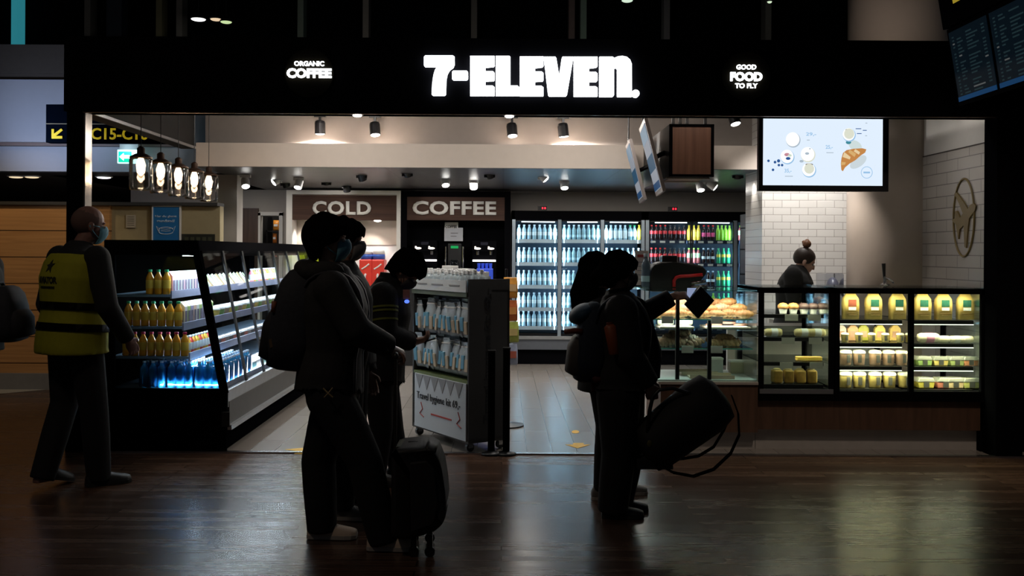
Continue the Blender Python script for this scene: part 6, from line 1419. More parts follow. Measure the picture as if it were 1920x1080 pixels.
class Body:
    """one figure: its joints in local metres, x the way it faces, y to its left, z up"""
    def __init__(s, label, loc, rotz, J, k=1.0, group=None):
        s.t = thing('person', label, 'person', loc, rotz, group)
        s.J = {n: Vector(v) for n, v in J.items() if isinstance(v, (tuple, list, Vector))}
        s.k = k
        s.R = head_frame(J.get('pitch', 0.0), J.get('yaw', 0.0), J.get('roll', 0.0))
        s.build = J.get('build', 1.0)
    def mesh(s, m=skin_m, lh=None, rh=None):
        J, k = s.J, s.k
        mb = MB()
        mb.loft(torso_rings(J, k, -0.012, None, s.build))
        add_head(mb, J['head'], s.R, k)
        up = s.R @ Vector((0, 0, 1))
        mb.limb([J['neck'] - (J['neck'] - J['chest']) * 0.2, J['neck'], J['head'] - up * 0.07 * k - s.R @ Vector((0.012, 0, 0))], [0.062 * k, 0.055 * k, 0.052 * k])
        for c in 'lr':
            mb.limb([J[c + 'sh'], J[c + 'el'], J[c + 'wr']], [0.050 * k, 0.038 * k, 0.026 * k])
            mb.limb([J[c + 'hip'], J[c + 'kn'], J[c + 'an'] + Vector((0, 0, 0.01))], [0.078 * k, 0.052 * k, 0.036 * k])
            foot_shape(mb, J[c + 'an'], J.get(c + 'ft', Vector((1, 0, 0))), k * 0.92)
        for c, h in (('l', lh), ('r', rh)):
            h = h or {}
            w = J[c + 'wr']; d = h.get('d', w - J[c + 'el'])
            add_hand(mb, w, d, h.get('n', Vector((0, 1 if c == 'r' else -1, 0))), h.get('curl', 0.35), h.get('thumb', 1 if c == 'r' else -1), k * 0.98)
        s.body = skin('body', mb, m, s.t, 0.0052, 2)
        for sy in (-1, 1):
            MB().ell(J['head'] + s.R @ (Vector((0.079, sy * 0.031, -0.002)) * k), (0.011 * k, 0.014 * k, 0.009 * k), s.R, 12, 8).build('eye', eye_m, s.t, True, False)
        return s
    def jacket(s, m, hem=0.10, pad=0.022, name='jacket', sleeve=True, loose=1.0, collar=0.02, flare=0.0, short=None):
        J, k = s.J, s.k
        mb = MB()
        mb.loft(torso_rings(J, k, pad, hem, s.build, True, flare))
        if sleeve:
            for c in 'lr':
                e = short if short else 0.97
                w = J[c + 'el'].lerp(J[c + 'wr'], e) if not short else J[c + 'sh'].lerp(J[c + 'el'], short)
                pts = [J[c + 'sh'], J[c + 'el'], w] if not short else [J[c + 'sh'], J[c + 'sh'].lerp(J[c + 'el'], short * 0.6), w]
                mb.limb(pts, [(0.056 + pad) * k * loose, (0.044 + pad * 0.9) * k * loose, (0.036 + pad * 0.6) * k * loose], True, False)
        if collar:
            up = (J['neck'] - J['chest']).normalized()
            mb.frus(J['neck'] - up * 0.03, J['neck'] + up * (0.03 + collar), (0.062 + pad * 0.6) * k, (0.056 + pad * 0.5) * k, 20)
        s.top = skin(name, mb, m, s.t, 0.010, 4)
        return s
    def trousers(s, m, pad=0.02, ankle=0.05, width=1.0, name='trousers'):
        J, k = s.J, s.k
        mb = MB()
        R = torso_rings(J, k, pad * 0.7, None, s.build)[:3]
        mb.loft(R)
        for c in 'lr':
            a = J[c + 'an']; kn = J[c + 'kn']
            d = (a - kn).normalized()
            mb.limb([J[c + 'hip'] + Vector((0, 0, -0.02)), J[c + 'hip'].lerp(kn, 0.45), kn, kn.lerp(a, 0.5), a + d * (0.085 * k - ankle)], [(0.084 + pad) * k * width, (0.072 + pad) * k * width, (0.056 + pad) * k * width, (0.054 + pad) * k * width, (0.045 + pad) * k * width], True, False)
        s.legs = skin(name, mb, m, s.t, 0.010, 4)
        return s
    def shoes(s, m, sole_m, pitch=None):
        for c in 'lr':
            a = s.J[c + 'an']; fd = s.J.get(c + 'ft', Vector((1, 0, 0)))
            p = (pitch or {}).get(c, 0.0)
            mb = foot_shape(MB(), a, fd, s.k, p, 0.008)
            mb.frus(a - Vector((0, 0, 0.03)), a + Vector((0, 0, 0.02)), 0.045 * s.k, 0.042 * s.k)
            o = skin('shoe', mb, m, s.t, 0.006, 2)
            foot_shape(MB(), a, fd, s.k, p, 0.006, True).build('sole', sole_m, o, False, False)
        return s
    def hair(s, m, long=0, fringe=0.0, tuft=14, vol=0.018, bun=None, seed=1, name='hair'):
        k, R, hc = s.k, s.R, s.J['head']
        rnd = random.Random(seed)
        mb = MB()
        cap = MB().ell((0, 0, 0), (0.100 + vol, 0.078 + vol, 0.094 + vol), None, 28, 20)
        for co, no in (((-0.08, 0, -0.092 - (0.02 if long else 0)), (0.36, 0, -0.93)), ((0.104, 0, 0.052 - fringe), (0.886, 0, -0.464))):
            g = cap.bm.verts[:] + cap.bm.edges[:] + cap.bm.faces[:]
            bmesh.ops.bisect_plane(cap.bm, geom=g, plane_co=Vector(co), plane_no=Vector(no).normalized(), clear_outer=True)
            bmesh.ops.holes_fill(cap.bm, edges=[e for e in cap.bm.edges if e.is_boundary])
        for v in cap.bm.verts: v.co = hc + R @ ((v.co + Vector((-0.018, 0, 0.030))) * k)
        me = bpy.data.meshes.new('tmp'); cap.bm.to_mesh(me); cap.bm.free(); mb.bm.from_mesh(me); bpy.data.meshes.remove(me)
        for i in range(tuft):
            a, b = rnd.uniform(-2.6, 2.6) + PI, rnd.uniform(0.0, 1.25)
            v = Vector((math.cos(a) * math.sin(b) * 0.095, math.sin(a) * math.sin(b) * 0.075, math.cos(b) * 0.092))
            if v.x > 0.05 and v.z < 0.05: continue
            v *= rnd.uniform(1.0, 1.06) + vol * 3
            tip = v * rnd.uniform(1.08, 1.2) + Vector((rnd.uniform(-0.02, 0.035), rnd.uniform(-0.02, 0.02), -0.03))
            mb.limb([hc + R @ ((v + Vector((-0.018, 0, 0.030))) * k), hc + R @ ((tip + Vector((-0.018, 0, 0.030))) * k)], [0.026 * k, 0.008 * k])
        for i in range(9 if fringe else 0):
            y = (i - 4) / 4 * 0.062
            mb.limb([hc + R @ (Vector((0.062 - abs(y) * 0.3, y, 0.098)) * k), hc + R @ (Vector((0.094 - abs(y) * 0.45, y * 1.1, 0.070)) * k), hc + R @ (Vector((0.100 - abs(y) * 0.5, y * 1.15 + rnd.uniform(-.008, .008), 0.030 + rnd.uniform(-0.008, 0.01))) * k)], [0.026 * k, 0.020 * k, 0.007 * k])
        for i in range(0 if bun else 11):
            a = PI + (i - 5) / 5 * 1.25
            c0 = Vector((math.cos(a) * 0.088 - 0.018, math.sin(a) * 0.080, -0.02))
            mb.limb([hc + R @ (c0 * k), hc + R @ ((c0 + Vector((0.004, 0, -0.055 - rnd.uniform(0, 0.022)))) * k)], [0.026 * k, 0.009 * k])
        if long:
            for i in range(16):
                a = PI + (i - 7.5) / 7.5 * 1.5
                x, y = math.cos(a) * 0.09 - 0.015, math.sin(a) * 0.085
                p0 = hc + R @ (Vector((x, y, 0.03)) * k)
                p1 = p0 + Vector((-0.02 - 0.03 * abs(math.cos(a)), y * 0.15, -long * (0.5)))
                p2 = p0 + Vector((-0.045 + rnd.uniform(-0.02, 0.03), y * 0.3, -long * rnd.uniform(0.85, 1.0)))
                mb.limb([p0, p1, p2], [0.032 * k, 0.034 * k, 0.012 * k])
        s.hr = skin(name, mb, m, s.t, 0.0075, 2)
        if bun:
            b = MB()
            c = hc + R @ (Vector(bun) * k)
            b.ell(c, (0.040, 0.042, 0.038))
            for i in range(9):
                b.ell(c + Vector((rnd.uniform(-.03, .03), rnd.uniform(-.03, .03), rnd.uniform(-.022, .03))), 0.018)
            o = skin('hair_bun', b, mat('hair_auburn', (0.20, 0.085, 0.04), 0.5, var=0.4, scale=60), s.hr, 0.007, 2)
        return s
    def mask(s, m):
        k, R, hc = s.k, s.R, s.J['head']
        mb = MB()
        sec = [(0.004, 0.105, 0.020), (-0.018, 0.116, 0.036), (-0.042, 0.116, 0.050), (-0.070, 0.105, 0.052), (-0.098, 0.080, 0.046), (-0.112, 0.052, 0.036)]
        out, inn = [], []
        for z, x, w in sec:
            arc = lambda e: [hc + R @ (Vector((0.020 + (x - 0.020 + e) * math.cos(t), (w + 0.022 + e) * math.sin(t), z)) * k) for t in [(-1.25 + 2.5 * i / 12) for i in range(13)]]
            out.append(arc(0.0)); inn.append(arc(-0.008))
        mb.loft([o + i[::-1] for o, i in zip(out, inn)])
        o = mb.build('face_mask', m, s.t, True, False)
        q = MB()
        for sy in (-1, 1):
            for z in (-0.005, -0.075):
                q.tube([hc + R @ (Vector((0.045, sy * 0.066, z)) * k), hc + R @ (Vector((0.01, sy * 0.078, z * 0.6)) * k), hc + R @ (Vector((-0.022, sy * 0.082, -0.005)) * k)], 0.003, 6)
        q.build('ear_loop', m, o, True, False)
        return s

def pose(k=1.0, lean=0.0, stance=0.10, **kw):
    """a standing figure of height 1.72 k, to be changed joint by joint"""
    J = dict(hip=(0, 0, 0.93 * k), chest=(lean * 0.6, 0, 1.24 * k), neck=(lean, 0, 1.45 * k), head=(lean + 0.025, 0, 1.595 * k),
             lhip=(0, 0.09 * k, 0.90 * k), rhip=(0, -0.09 * k, 0.90 * k), lsh=(lean * 0.9, 0.18 * k, 1.39 * k), rsh=(lean * 0.9, -0.18 * k, 1.39 * k),
             lel=(lean, 0.23 * k, 1.10 * k), rel=(lean, -0.23 * k, 1.10 * k), lwr=(lean + 0.06, 0.23 * k, 0.86 * k), rwr=(lean + 0.06, -0.23 * k, 0.86 * k),
             lkn=(0.01, stance * k, 0.49 * k), rkn=(0.01, -stance * k, 0.49 * k), lan=(-0.02, stance * k, 0.085 * k), ran=(-0.02, -stance * k, 0.085 * k))
    J.update(kw)
    return J

def local(loc):
    loc = Vector(loc)
    return lambda px, py, dy=0.0: P(px, py, loc.y + dy) - loc

# ------------------------------------------------------------------ worker in the yellow vest, far left, seen from behind
loc0 = Vector((P(140, 700, 6.35).x, 6.35, 0))
a0 = math.radians(55)
J = pose(1.045, 0.02, pitch=0.10, yaw=-0.30, build=1.25,
         lan=(-0.14, 0.10, 0.11), lkn=(0.0, 0.11, 0.52), ran=(0.10, -0.11, 0.09), rkn=(0.06, -0.12, 0.50),
         rsh=(0.02, -0.205, 1.45), lsh=(0.02, 0.205, 1.45), rel=(0.03, -0.30, 1.15), rwr=(0.20, -0.27, 0.93), lel=(-0.02, 0.29, 1.15), lwr=(0.10, 0.28, 0.92), head=(0.085, -0.02, 1.66), neck=(0.03, 0, 1.51), chest=(0.005, 0, 1.29), hip=(-0.02, 0, 0.95), rft=(0.9, -0.35, 0), lft=(1, 0.1, 0))
w0 = Body('person in yellow safety vest and black trousers walking away past the chiller', loc0, a0, J, 1.04)
w0.mesh(mat('skin_ruddy', (0.26, 0.13, 0.10), 0.6, var=0.08), rh=dict(curl=0.4, n=(0.1, 1, 0)), lh=dict(curl=0.4))
w0.jacket(cloth_black, 0.04, 0.016, 'shirt', True, 1.12, 0.02)
w0.trousers(trous_black, 0.024, 0.03, 1.05)
w0.shoes(shoe_black, sole_dark, {'l': 0.25})
w0.mask(mask_blue)
stub = MB().ell(w0.J['head'] + w0.R @ Vector((-0.016, 0, 0.026)), (0.1015, 0.0795, 0.0925), w0.R)
bmesh.ops.bisect_plane(stub.bm, geom=stub.bm.verts[:] + stub.bm.edges[:] + stub.bm.faces[:], plane_co=w0.J['head'] + w0.R @ Vector((0.03, 0, 0.02)), plane_no=w0.R @ Vector((0.75, 0, -0.66)), clear_outer=True)
stub.build('cropped_hair', mat('hair_cropped', (0.15, 0.085, 0.07), 0.8), w0.t, True, False)
hv = mat('hi_vis_yellow', (0.40, 0.39, 0.015), 0.8, var=0.12, scale=30, bump=0.1)
vest_R = torso_rings(w0.J, 1.04, 0.034, 0.10, 1.28, True, 0.0)[:-2]
vm = MB().loft(vest_R)
for c in 'lr':
    vm.ell(w0.J[c + 'sh'] + Vector((0, 0, 0.01)), (0.075, 0.06, 0.07))
vest = skin('safety_vest', vm, hv, w0.t, 0.010, 5)
band_m = mat('reflective_band', (0.075, 0.075, 0.05), 0.5)
def band(z, tilt, h=0.048):
    hip, chest = w0.J['hip'], w0.J['chest']
    def at(zz):
        R = vest_R; zs = [sum(v.z for v in r) / len(r) for r in R]
        for i in range(len(R) - 1):
            if zs[i] <= zz <= zs[i + 1]:
                f = (zz - zs[i]) / (zs[i + 1] - zs[i]); c0 = [a.lerp(b, f) for a, b in zip(R[i], R[i + 1])]
                m = sum(c0, Vector()) / len(c0)
                return [m + (v - m) * (1 + 0.006 / max(0.05, (v - m).length)) for v in c0]
        return R[0]
    mb = MB(); mb.loft([at(z), at(z + h)], cap=False)
    r = bmesh.ops.solidify(mb.bm, geom=mb.bm.faces[:], thickness=0.008)
    return mb.build('reflective_band', band_m, vest, True, False)
band(0.99, 0); band(1.12, 0)
tree = BVHTree.FromPolygons([v.co for v in vest.data.vertices], [p.vertices for p in vest.data.polygons])
def on_back(me, cy, cz, w, h, name, m):
    """lay a flat lettering mesh on the back of the vest"""
    bm = bmesh.new(); bm.from_mesh(me)
    bmesh.ops.triangulate(bm, faces=bm.faces[:])
    bmesh.ops.subdivide_edges(bm, edges=[e for e in bm.edges if e.calc_length() > 0.12], cuts=2)
    for v in bm.verts:
        y, z = cy - v.co.x * w, cz + v.co.y * h
        hit = tree.ray_cast(Vector((-1, y, z)), Vector((1, 0, 0)))
        v.co = (hit[0] if hit[0] else Vector((-0.2, y, z))) + Vector((-0.004, 0, 0))
    r = bmesh.ops.extrude_face_region(bm, geom=bm.faces[:])
    for v in [g for g in r['geom'] if isinstance(g, bmesh.types.BMVert)]: v.co.x += 0.003
    bmesh.ops.recalc_face_normals(bm, faces=bm.faces[:])
    out = bpy.data.meshes.new(name); bm.to_mesh(out); bm.free()
    return put(name, out, m, vest)
vest_ink = mat('vest_ink', (0.03, 0.03, 0.015), 0.8)
on_back(text_mesh('AVIATOR', 0.03), 0.0, 1.315, 0.19, 0.042, 'lettering', vest_ink)
bmt = bmesh.new()
for i in range(1):
    vs = [bmt.verts.new((x, y, 0)) for x, y in ((-0.45, 0.1), (-0.12, 0.16), (0.06, 0.5), (0.17, 0.2), (0.5, 0.22), (0.22, -0.05), (0.3, -0.48), (0.02, -0.2), (-0.32, -0.42), (-0.2, -0.06))]
    bmt.faces.new(vs)
sm = bpy.data.meshes.new('star'); bmt.to_mesh(sm); bmt.free()
on_back(sm, 0.0, 1.40, 0.085, 0.085, 'star_logo', vest_ink)
bl = bmesh.new()
for y in (0.2, -0.3):
    bl.faces.new([bl.verts.new(v) for v in ((-0.5, y - 0.15, 0), (0.5, y - 0.15, 0), (0.5, y + 0.15, 0), (-0.5, y + 0.15, 0))])
lm = bpy.data.meshes.new('l'); bl.to_mesh(lm); bl.free()
on_back(lm, 0.0, 1.27, 0.15, 0.016, 'small_text_line', vest_ink)

# ------------------------------------------------------------------ man with the backpack and suitcase
loc1 = Vector((P(622, 800, 5.12).x, 5.12, 0)); L1 = local(loc1)
def W(f, px, py, dy): return f(px, py, dy)
J = dict(hip=L1(617, 718), chest=L1(628, 590), neck=L1(622, 512), head=L1(617, 452), lhip=L1(632, 735, 0.09), rhip=L1(617, 735, -0.09),
         lsh=L1(640, 540, 0.17), rsh=L1(622, 542, -0.17), rel=L1(668, 620, -0.20), rwr=L1(730, 650, -0.02), lel=L1(640, 630, 0.21), lwr=L1(655, 700, 0.17),
         lkn=L1(597, 862, 0.10), lan=L1(603, 983, 0.10), rkn=L1(684, 865, -0.10), ran=L1(716, 988, -0.10), pitch=-0.06, yaw=0.05, build=1.15)
for c in 'lr':
    v = J[c + 'an']; J[c + 'an'] = Vector((v.x, v.y, 0.088))
m1 = Body('person in dark hooded jacket with backpack, gripping the suitcase handle', loc1, 0, J, 0.98)
m1.mesh(skin_m, rh=dict(d=Vector((0.75, 0.05, -0.35)), n=Vector((-0.3, 0.2, -1)), curl=0.85, thumb=-1), lh=dict(curl=0.4))
m1.jacket(cloth_char, 0.03, 0.030, 'hooded_jacket', True, 1.12, 0.02)
hd = MB()
nk = m1.J['neck']
hd.ell(nk + Vector((-0.10, 0, 0.0)), (0.10, 0.13, 0.065), Matrix.Rotation(0.5, 3, 'Y')).ell(nk + Vector((-0.02, 0.085, 0.01)), (0.10, 0.045, 0.055)).ell(nk + Vector((-0.02, -0.085, 0.01)), (0.10, 0.045, 0.055)).ell(nk + Vector((-0.14, 0, -0.06)), (0.06, 0.10, 0.08))
skin('hood', hd, cloth_char, m1.top, 0.009, 4)
m1.trousers(trous_black, 0.028, 0.03, 1.10)
MB().tube([L1(606, 728, -0.235), L1(616, 738, -0.245), L1(624, 745, -0.245)], 0.004, 6).tube([L1(624, 727, -0.235), L1(615, 738, -0.245), L1(608, 745, -0.245)], 0.004, 6).build('cross_logo', mat('logo_gold', (0.30, 0.22, 0.10), 0.6), m1.legs, False, False)
m1.shoes(shoe_pale, sole_pale)
m1.hair(hair_black, 0, 0.022, 30, 0.027, None, 3)
m1.mask(mask_blue)
def backpack(label, pos, w, d, h, m, tilt, mp, wearer=None):
    """pos: middle of the back panel's bottom; the pack bulges towards -x"""
    t = thing('backpack', label, 'backpack', pos)
    T = Matrix.Rotation(tilt, 4, 'Y')
    sec = ((0, 0.50, 0.6), (0.04, 0.92, 0.92), (0.30, 1.0, 1.0), (0.62, 0.96, 0.92), (0.86, 0.80, 0.70), (0.97, 0.55, 0.42), (1.0, 0.3, 0.2))
    q = MB().loft([[T @ Vector((-d / 2 - d / 2 * b * math.copysign(abs(math.cos(a)) ** 0.6, math.cos(a)), w / 2 * c * math.copysign(abs(math.sin(a)) ** 0.6, math.sin(a)), z * h)) for a in [2 * PI * i / 24 for i in range(24)]] for z, c, b in sec])
    o = q.build('main_bag', m, t, True, False)
    p = MB().loft([[T @ Vector((-d * 0.86 - 0.07 * b * math.copysign(abs(math.cos(a)) ** 0.6, math.cos(a)), w * 0.40 * c * math.copysign(abs(math.sin(a)) ** 0.6, math.sin(a)), (0.08 + z * 0.5) * h)) for a in [2 * PI * i / 20 for i in range(20)]] for z, c, b in ((0, 0.7, 0.5), (0.08, 1, 1), (0.7, 1, 0.9), (0.95, 0.85, 0.5), (1, 0.6, 0.3))])
    p.build('front_pocket', mp, t, True, False)
    MB().tube([T @ Vector((-d * 0.25, -0.05, h * 0.97)), T @ Vector((-d * 0.2, -0.04, h * 1.05)), T @ Vector((-d * 0.2, 0.04, h * 1.05)), T @ Vector((-d * 0.25, 0.05, h * 0.97))], 0.010, 8).build('top_handle', m, t, True, False)
    for s in (-1, 1):
        if wearer is not None:
            jk = wearer.top.data
            tr = BVHTree.FromPolygons([v.co for v in jk.vertices], [p_.vertices for p_ in jk.polygons])
            off = Vector(wearer.t.location) - Vector(t.location)
            c = Vector((wearer.J['chest'].x * 0.5 + wearer.J['rsh'].x * 0.5, (wearer.J['lsh'].y + wearer.J['rsh'].y) / 2 + s * 0.105, wearer.J['rsh'].z - 0.10))
            pts = []
            for i in range(19):
                a = math.radians(170 - i * 13.5)
                dv = Vector((math.cos(a), 0, math.sin(a) * (1.0 if a > 0 else 2.2)))
                hit = tr.ray_cast(c + dv.normalized() * 0.6, -dv.normalized())
                if hit[0]: pts.append(hit[0] + hit[1] * 0.007 + off)
            if len(pts) > 4:
                MB().strap(pts, (0, 1, 0), 0.048, 0.012).build('shoulder_strap', m, t, True, False)
            continue
        MB().strap([T @ Vector((-0.02, s * 0.09, h * 0.93)), T @ Vector((0.07, s * 0.125, h * 1.04)), T @ Vector((0.20, s * 0.15, h * 0.98)), T @ Vector((0.285, s * 0.165, h * 0.78)), T @ Vector((0.27, s * 0.19, h * 0.50)), T @ Vector((0.12, s * 0.205, h * 0.20)), T @ Vector((-0.05, s * 0.15, 0.06))], (0, 1, 0.1), 0.05, 0.012).build('shoulder_strap', m, t, False, False)
    MB().tube([T @ Vector((-d * 0.62, s_ * w * 0.42, h * z_)) for s_, z_ in ((-1, 0.45), (-0.95, 0.80), (-0.5, 0.93), (0.5, 0.93), (0.95, 0.80), (1, 0.45))], 0.005, 6).build('zip', black_metal, t, False, False)
    return t, T
navy_cloth = mat('pack_navy_grey', (0.030, 0.032, 0.042), 0.8, var=0.3, scale=40, bump=0.2)
q = P(588, 697, 5.12)
b1, T1 = backpack('dark blue-grey backpack worn by the person with the suitcase', (q.x + 0.015, 5.12, q.z), 0.33, 0.26, 0.52, navy_cloth, 0.10, mat('pack_pocket', (0.026, 0.026, 0.033), 0.8), m1)
Vb = lambda px, py: P(px, py, 4.98) - Vector(b1.location)
MB().tube([Vb(514, 565), Vb(513, 585)], 0.013, 8).build('hang_tag', mat('tag_orange', (0.30, 0.10, 0.05), 0.6), b1, True, False)
MB().prism([Vb(505, 636), Vb(535, 626), Vb(530, 645), Vb(507, 652)], (0, -0.012, 0)).build('side_panel', mat('panel_tan', (0.13, 0.085, 0.04), 0.8), b1, False, False)

# suitcase
sc0 = Vector((P(784, 1000, 5.03).x, 5.03, 0))
su = thing('suitcase', 'black wheeled cabin suitcase with its handle pulled up, right of the pale shoes', 'suitcase', sc0)
Ls = local(sc0)
out = [(732, 1012), (733, 850), (740, 842), (790, 838), (808, 842), (820, 852), (828, 880), (834, 920), (838, 950), (835, 975), (822, 992), (800, 1004), (760, 1016)]
sb = MB().prism([Ls(x, y, -0.16) for x, y in out], (0, 0.32, 0)).bevel(0.03, 3)
sb.build('shell', mat('suitcase_black', (0.010, 0.010, 0.011), 0.6, bump=0.2), su, True, False)
MB().prism([Ls(x, y, -0.17) for x, y in ((770, 1000), (768, 868), (800, 864), (815, 882), (822, 950), (812, 985))], (0, 0.03, 0)).bevel(0.008).build('side_pocket', mat('suitcase_pocket', (0.015, 0.015, 0.016), 0.7), su, False, False)
MB().prism([Ls(x, y, -0.10) for x, y in ((738, 846), (742, 838), (782, 835), (786, 841))], (0, 0.2, 0)).build('top_label', mat('label_olive', (0.06, 0.06, 0.03), 0.6), su, False, False)
MB().tube([Ls(764, 840), Ls(768, 831), Ls(782, 830), Ls(787, 840)], 0.012, 8).build('carry_handle', black_plastic, su, True, False)
hm = MB()
for dy in (-0.07, 0.07):
    hm.frus(Ls(741, 850, dy), Ls(742, 668, dy), 0.008, 0.008, 10)
hb_ = hm.build('telescopic_handle', mat('handle_tube', (0.05, 0.045, 0.035), 0.4, 0.6), su, False, False)
MB().tube([Ls(742, 672, -0.08), Ls(742, 666, -0.07), Ls(742, 665, 0), Ls(742, 666, 0.07), Ls(742, 672, 0.08)], 0.014, 10).build('grip', black_plastic, hb_, True, False)
for (px, dy) in ((776, -0.12), (776, 0.12), (806, -0.12), (806, 0.12)):
    c = Ls(px, 1018, dy); c.z = 0.026
    w_ = MB().frus(c + Vector((0, -0.011, 0)), c + Vector((0, 0.011, 0)), 0.026, 0.026, 18).build('wheel', black_plastic, su, False, False)
    bx(c.x - 0.014, c.x + 0.014, c.y - 0.016, c.y + 0.016, c.z + 0.018, 0.11).build('wheel_fork', black_metal, w_, False, False)

# ------------------------------------------------------------------ second person of the queue, grey mask
loc2 = Vector((P(655, 800, 5.68).x, 5.68, 0)); L2 = local(loc2)
J = pose(0.985, 0.03, pitch=0.0, head=L2(650, 453), neck=L2(645, 508), chest=L2(650, 570), rsh=L2(655, 545, -0.17), lsh=L2(665, 545, 0.17), rel=L2(672, 630, -0.22), rwr=L2(662, 705, -0.18), lel=L2(668, 630, 0.22), lwr=L2(690, 700, 0.2),
         lan=(0.04, 0.09, 0.086), ran=(-0.02, -0.09, 0.086))
m2 = Body('person with grey mask and black jacket, half hidden behind the one with the backpack', loc2, 0, J, 0.97)
m2.mesh(skin_m).jacket(cloth_char, 0.05, 0.030, 'jacket', True, 1.15, 0.03).trousers(trous_black, 0.022).shoes(mat('shoe_grey', (0.16, 0.15, 0.14), 0.6), sole_pale).hair(hair_black, 0, 0.02, 18, 0.018, None, 5).mask(mask_grey)

# ------------------------------------------------------------------ third person, head bowed over a phone
loc3 = Vector((P(715, 800, 6.5).x, 6.5, 0)); L3 = local(loc3)
J = pose(0.99, 0.0, hip=L3(712, 700), chest=L3(722, 590), neck=L3(730, 532), head=L3(762, 508), rsh=L3(718, 556, -0.18), lsh=L3(738, 556, 0.18), rel=L3(722, 628, -0.23), rwr=L3(772, 642, -0.07), lel=L3(738, 628, 0.22), lwr=L3(774, 640, 0.09),
         lhip=L3(718, 712, 0.09), rhip=L3(708, 712, -0.09), lkn=L3(735, 800, 0.10), lan=(0.10, 0.10, 0.086), rkn=L3(715, 800, -0.10), ran=(-0.02, -0.10, 0.086), pitch=0.85, build=1.1)
m3 = Body('person in black jacket with yellow striped sleeves, head bowed over a phone', loc3, 0, J, 0.99)
m3.mesh(skin_m, rh=dict(d=Vector((0.9, 0.2, 0.15)), n=Vector((0, 0.5, 1)), curl=0.45, thumb=-1), lh=dict(d=Vector((0.9, -0.2, 0.15)), n=Vector((0, -0.5, 1)), curl=0.45, thumb=1))
m3.jacket(cloth_black, 0.05, 0.030, 'striped_jacket', True, 1.12, 0.04).trousers(trous_black, 0.022).shoes(shoe_black, sole_dark).hair(hair_black, 0, 0.022, 20, 0.022, None, 7).mask(mask_dark)
stripe = mat('sleeve_stripe', (0.20, 0.22, 0.03), 0.7)
for c, fs in (('r', (0.30, 0.40, 0.62)), ('l', (0.30, 0.40))):
    a, b = m3.J[c + 'sh'], m3.J[c + 'el']
    for f in fs:
        p = a.lerp(b, f); d = (b - a).normalized(); r = 0.101 - 0.022 * f
        MB().frus(p - d * 0.006, p + d * 0.006, r, r, 24).build('sleeve_stripe', stripe, m3.top, False, False)
ph = thing('phone', 'dark phone held by the person with bowed head beside the cart', 'phone', P(797, 640, 6.5))
hp = Vector(ph.location)
Mp = Matrix.Rotation(math.radians(-18), 4, 'Y')
MB().box(-0.075, 0.075, -0.037, 0.037, -0.005, 0.004, Mp).bevel(0.003).build('case', black_plastic, ph, False, False)
MB().box(-0.07, 0.07, -0.034, 0.034, 0.0042, 0.0052, Mp).build('screen', mat('phone_glass', (0.01, 0.01, 0.012), 0.1), ph, False, False)
bd = thing('lanyard_badge', 'small glowing badge with blue light at the chest of the bowed person', 'badge', P(762, 552, 6.36))
MB().box(-0.022, 0.022, -0.006, 0.006, -0.03, 0.03).bevel(0.004).build('card', mat('badge_pink', (0.55, 0.25, 0.22), 0.6), bd, False, False)
MB().ell((0.004, -0.008, -0.045), (0.016, 0.008, 0.012)).build('light', mat('badge_blue', (0.1, 0.2, 1), 0.4, emit=1.4, ecol=(0.1, 0.2, 1.0), var=0), bd, True, False)

# ------------------------------------------------------------------ person in a fluorescent top beyond the chiller
loc4 = Vector((P(605, 470, 12.0).x, 12.0, 0))
J = pose(1.06, 0.0)
m4 = Body('person in fluorescent yellow top standing beyond the far end of the chiller', loc4, PI / 2, J, 1.06)
m4.mesh(skin_m).jacket(mat('fluorescent_top', (0.65, 0.75, 0.02), 0.8, emit=0.0), 0.10, 0.03, 'safety_jacket').trousers(trous_black).shoes(shoe_black, sole_dark).hair(hair_black, 0, 0, 12, 0.016, None, 11)

# ------------------------------------------------------------------ two women at the counter
loc5 = Vector((P(1165, 800, 5.72).x, 5.72, 0)); L5 = local(loc5)
J = pose(0.90, 0.0, hip=L5(1163, 718), chest=L5(1170, 625), neck=L5(1160, 560), head=L5(1163, 512), rsh=L5(1165, 585, -0.155), lsh=L5(1185, 585, 0.155), rel=L5(1180, 665, -0.20), rwr=L5(1218, 722, -0.16), lel=L5(1215, 660, 0.17), lwr=L5(1218, 712, 0.12),
         lhip=L5(1168, 735, 0.085), rhip=L5(1160, 735, -0.085), lkn=L5(1175, 850, 0.07), rkn=L5(1160, 850, -0.07), lan=L5(1160, 938, 0.08), ran=L5(1150, 938, -0.06), pitch=0.05, build=1.12)
for c in 'lr':
    J[c + 'an'] = Vector((J[c + 'an'].x, J[c + 'an'].y, 0.078))
f1 = Body('person in long black coat with backpack and orange bottle, holding a long bag', loc5, 0, J, 0.90)
f1.mesh(skin_m, rh=dict(d=Vector((0.3, 0.1, -1)), n=Vector((-0.2, 1, 0.1)), curl=0.9, thumb=1), lh=dict(curl=0.5))
f1.jacket(cloth_black, 0.04, 0.036, 'coat', True, 1.2, 0.03, 0.015).trousers(trous_black, 0.034, 0.03, 1.22).shoes(shoe_black, sole_dark)
f1.hair(hair_black, 0.10, 0.022, 16, 0.024, None, 13).mask(mask_dark)
q = P(1122, 718, 5.72)
pk_blue = mat('pack_dark_blue', (0.010, 0.018, 0.035), 0.8, var=0.3, scale=40, bump=0.2)
b2, T2 = backpack('dark blue hiking backpack with grey pocket worn by the person in the long coat', (q.x + 0.045, 5.72, q.z), 0.30, 0.20, 0.46, pk_blue, 0.06, mat('pack_grey_pocket', (0.075, 0.066, 0.06), 0.8), f1)
V2 = lambda px, py, dy=-0.1: P(px, py, 5.72 + dy) - Vector(b2.location)
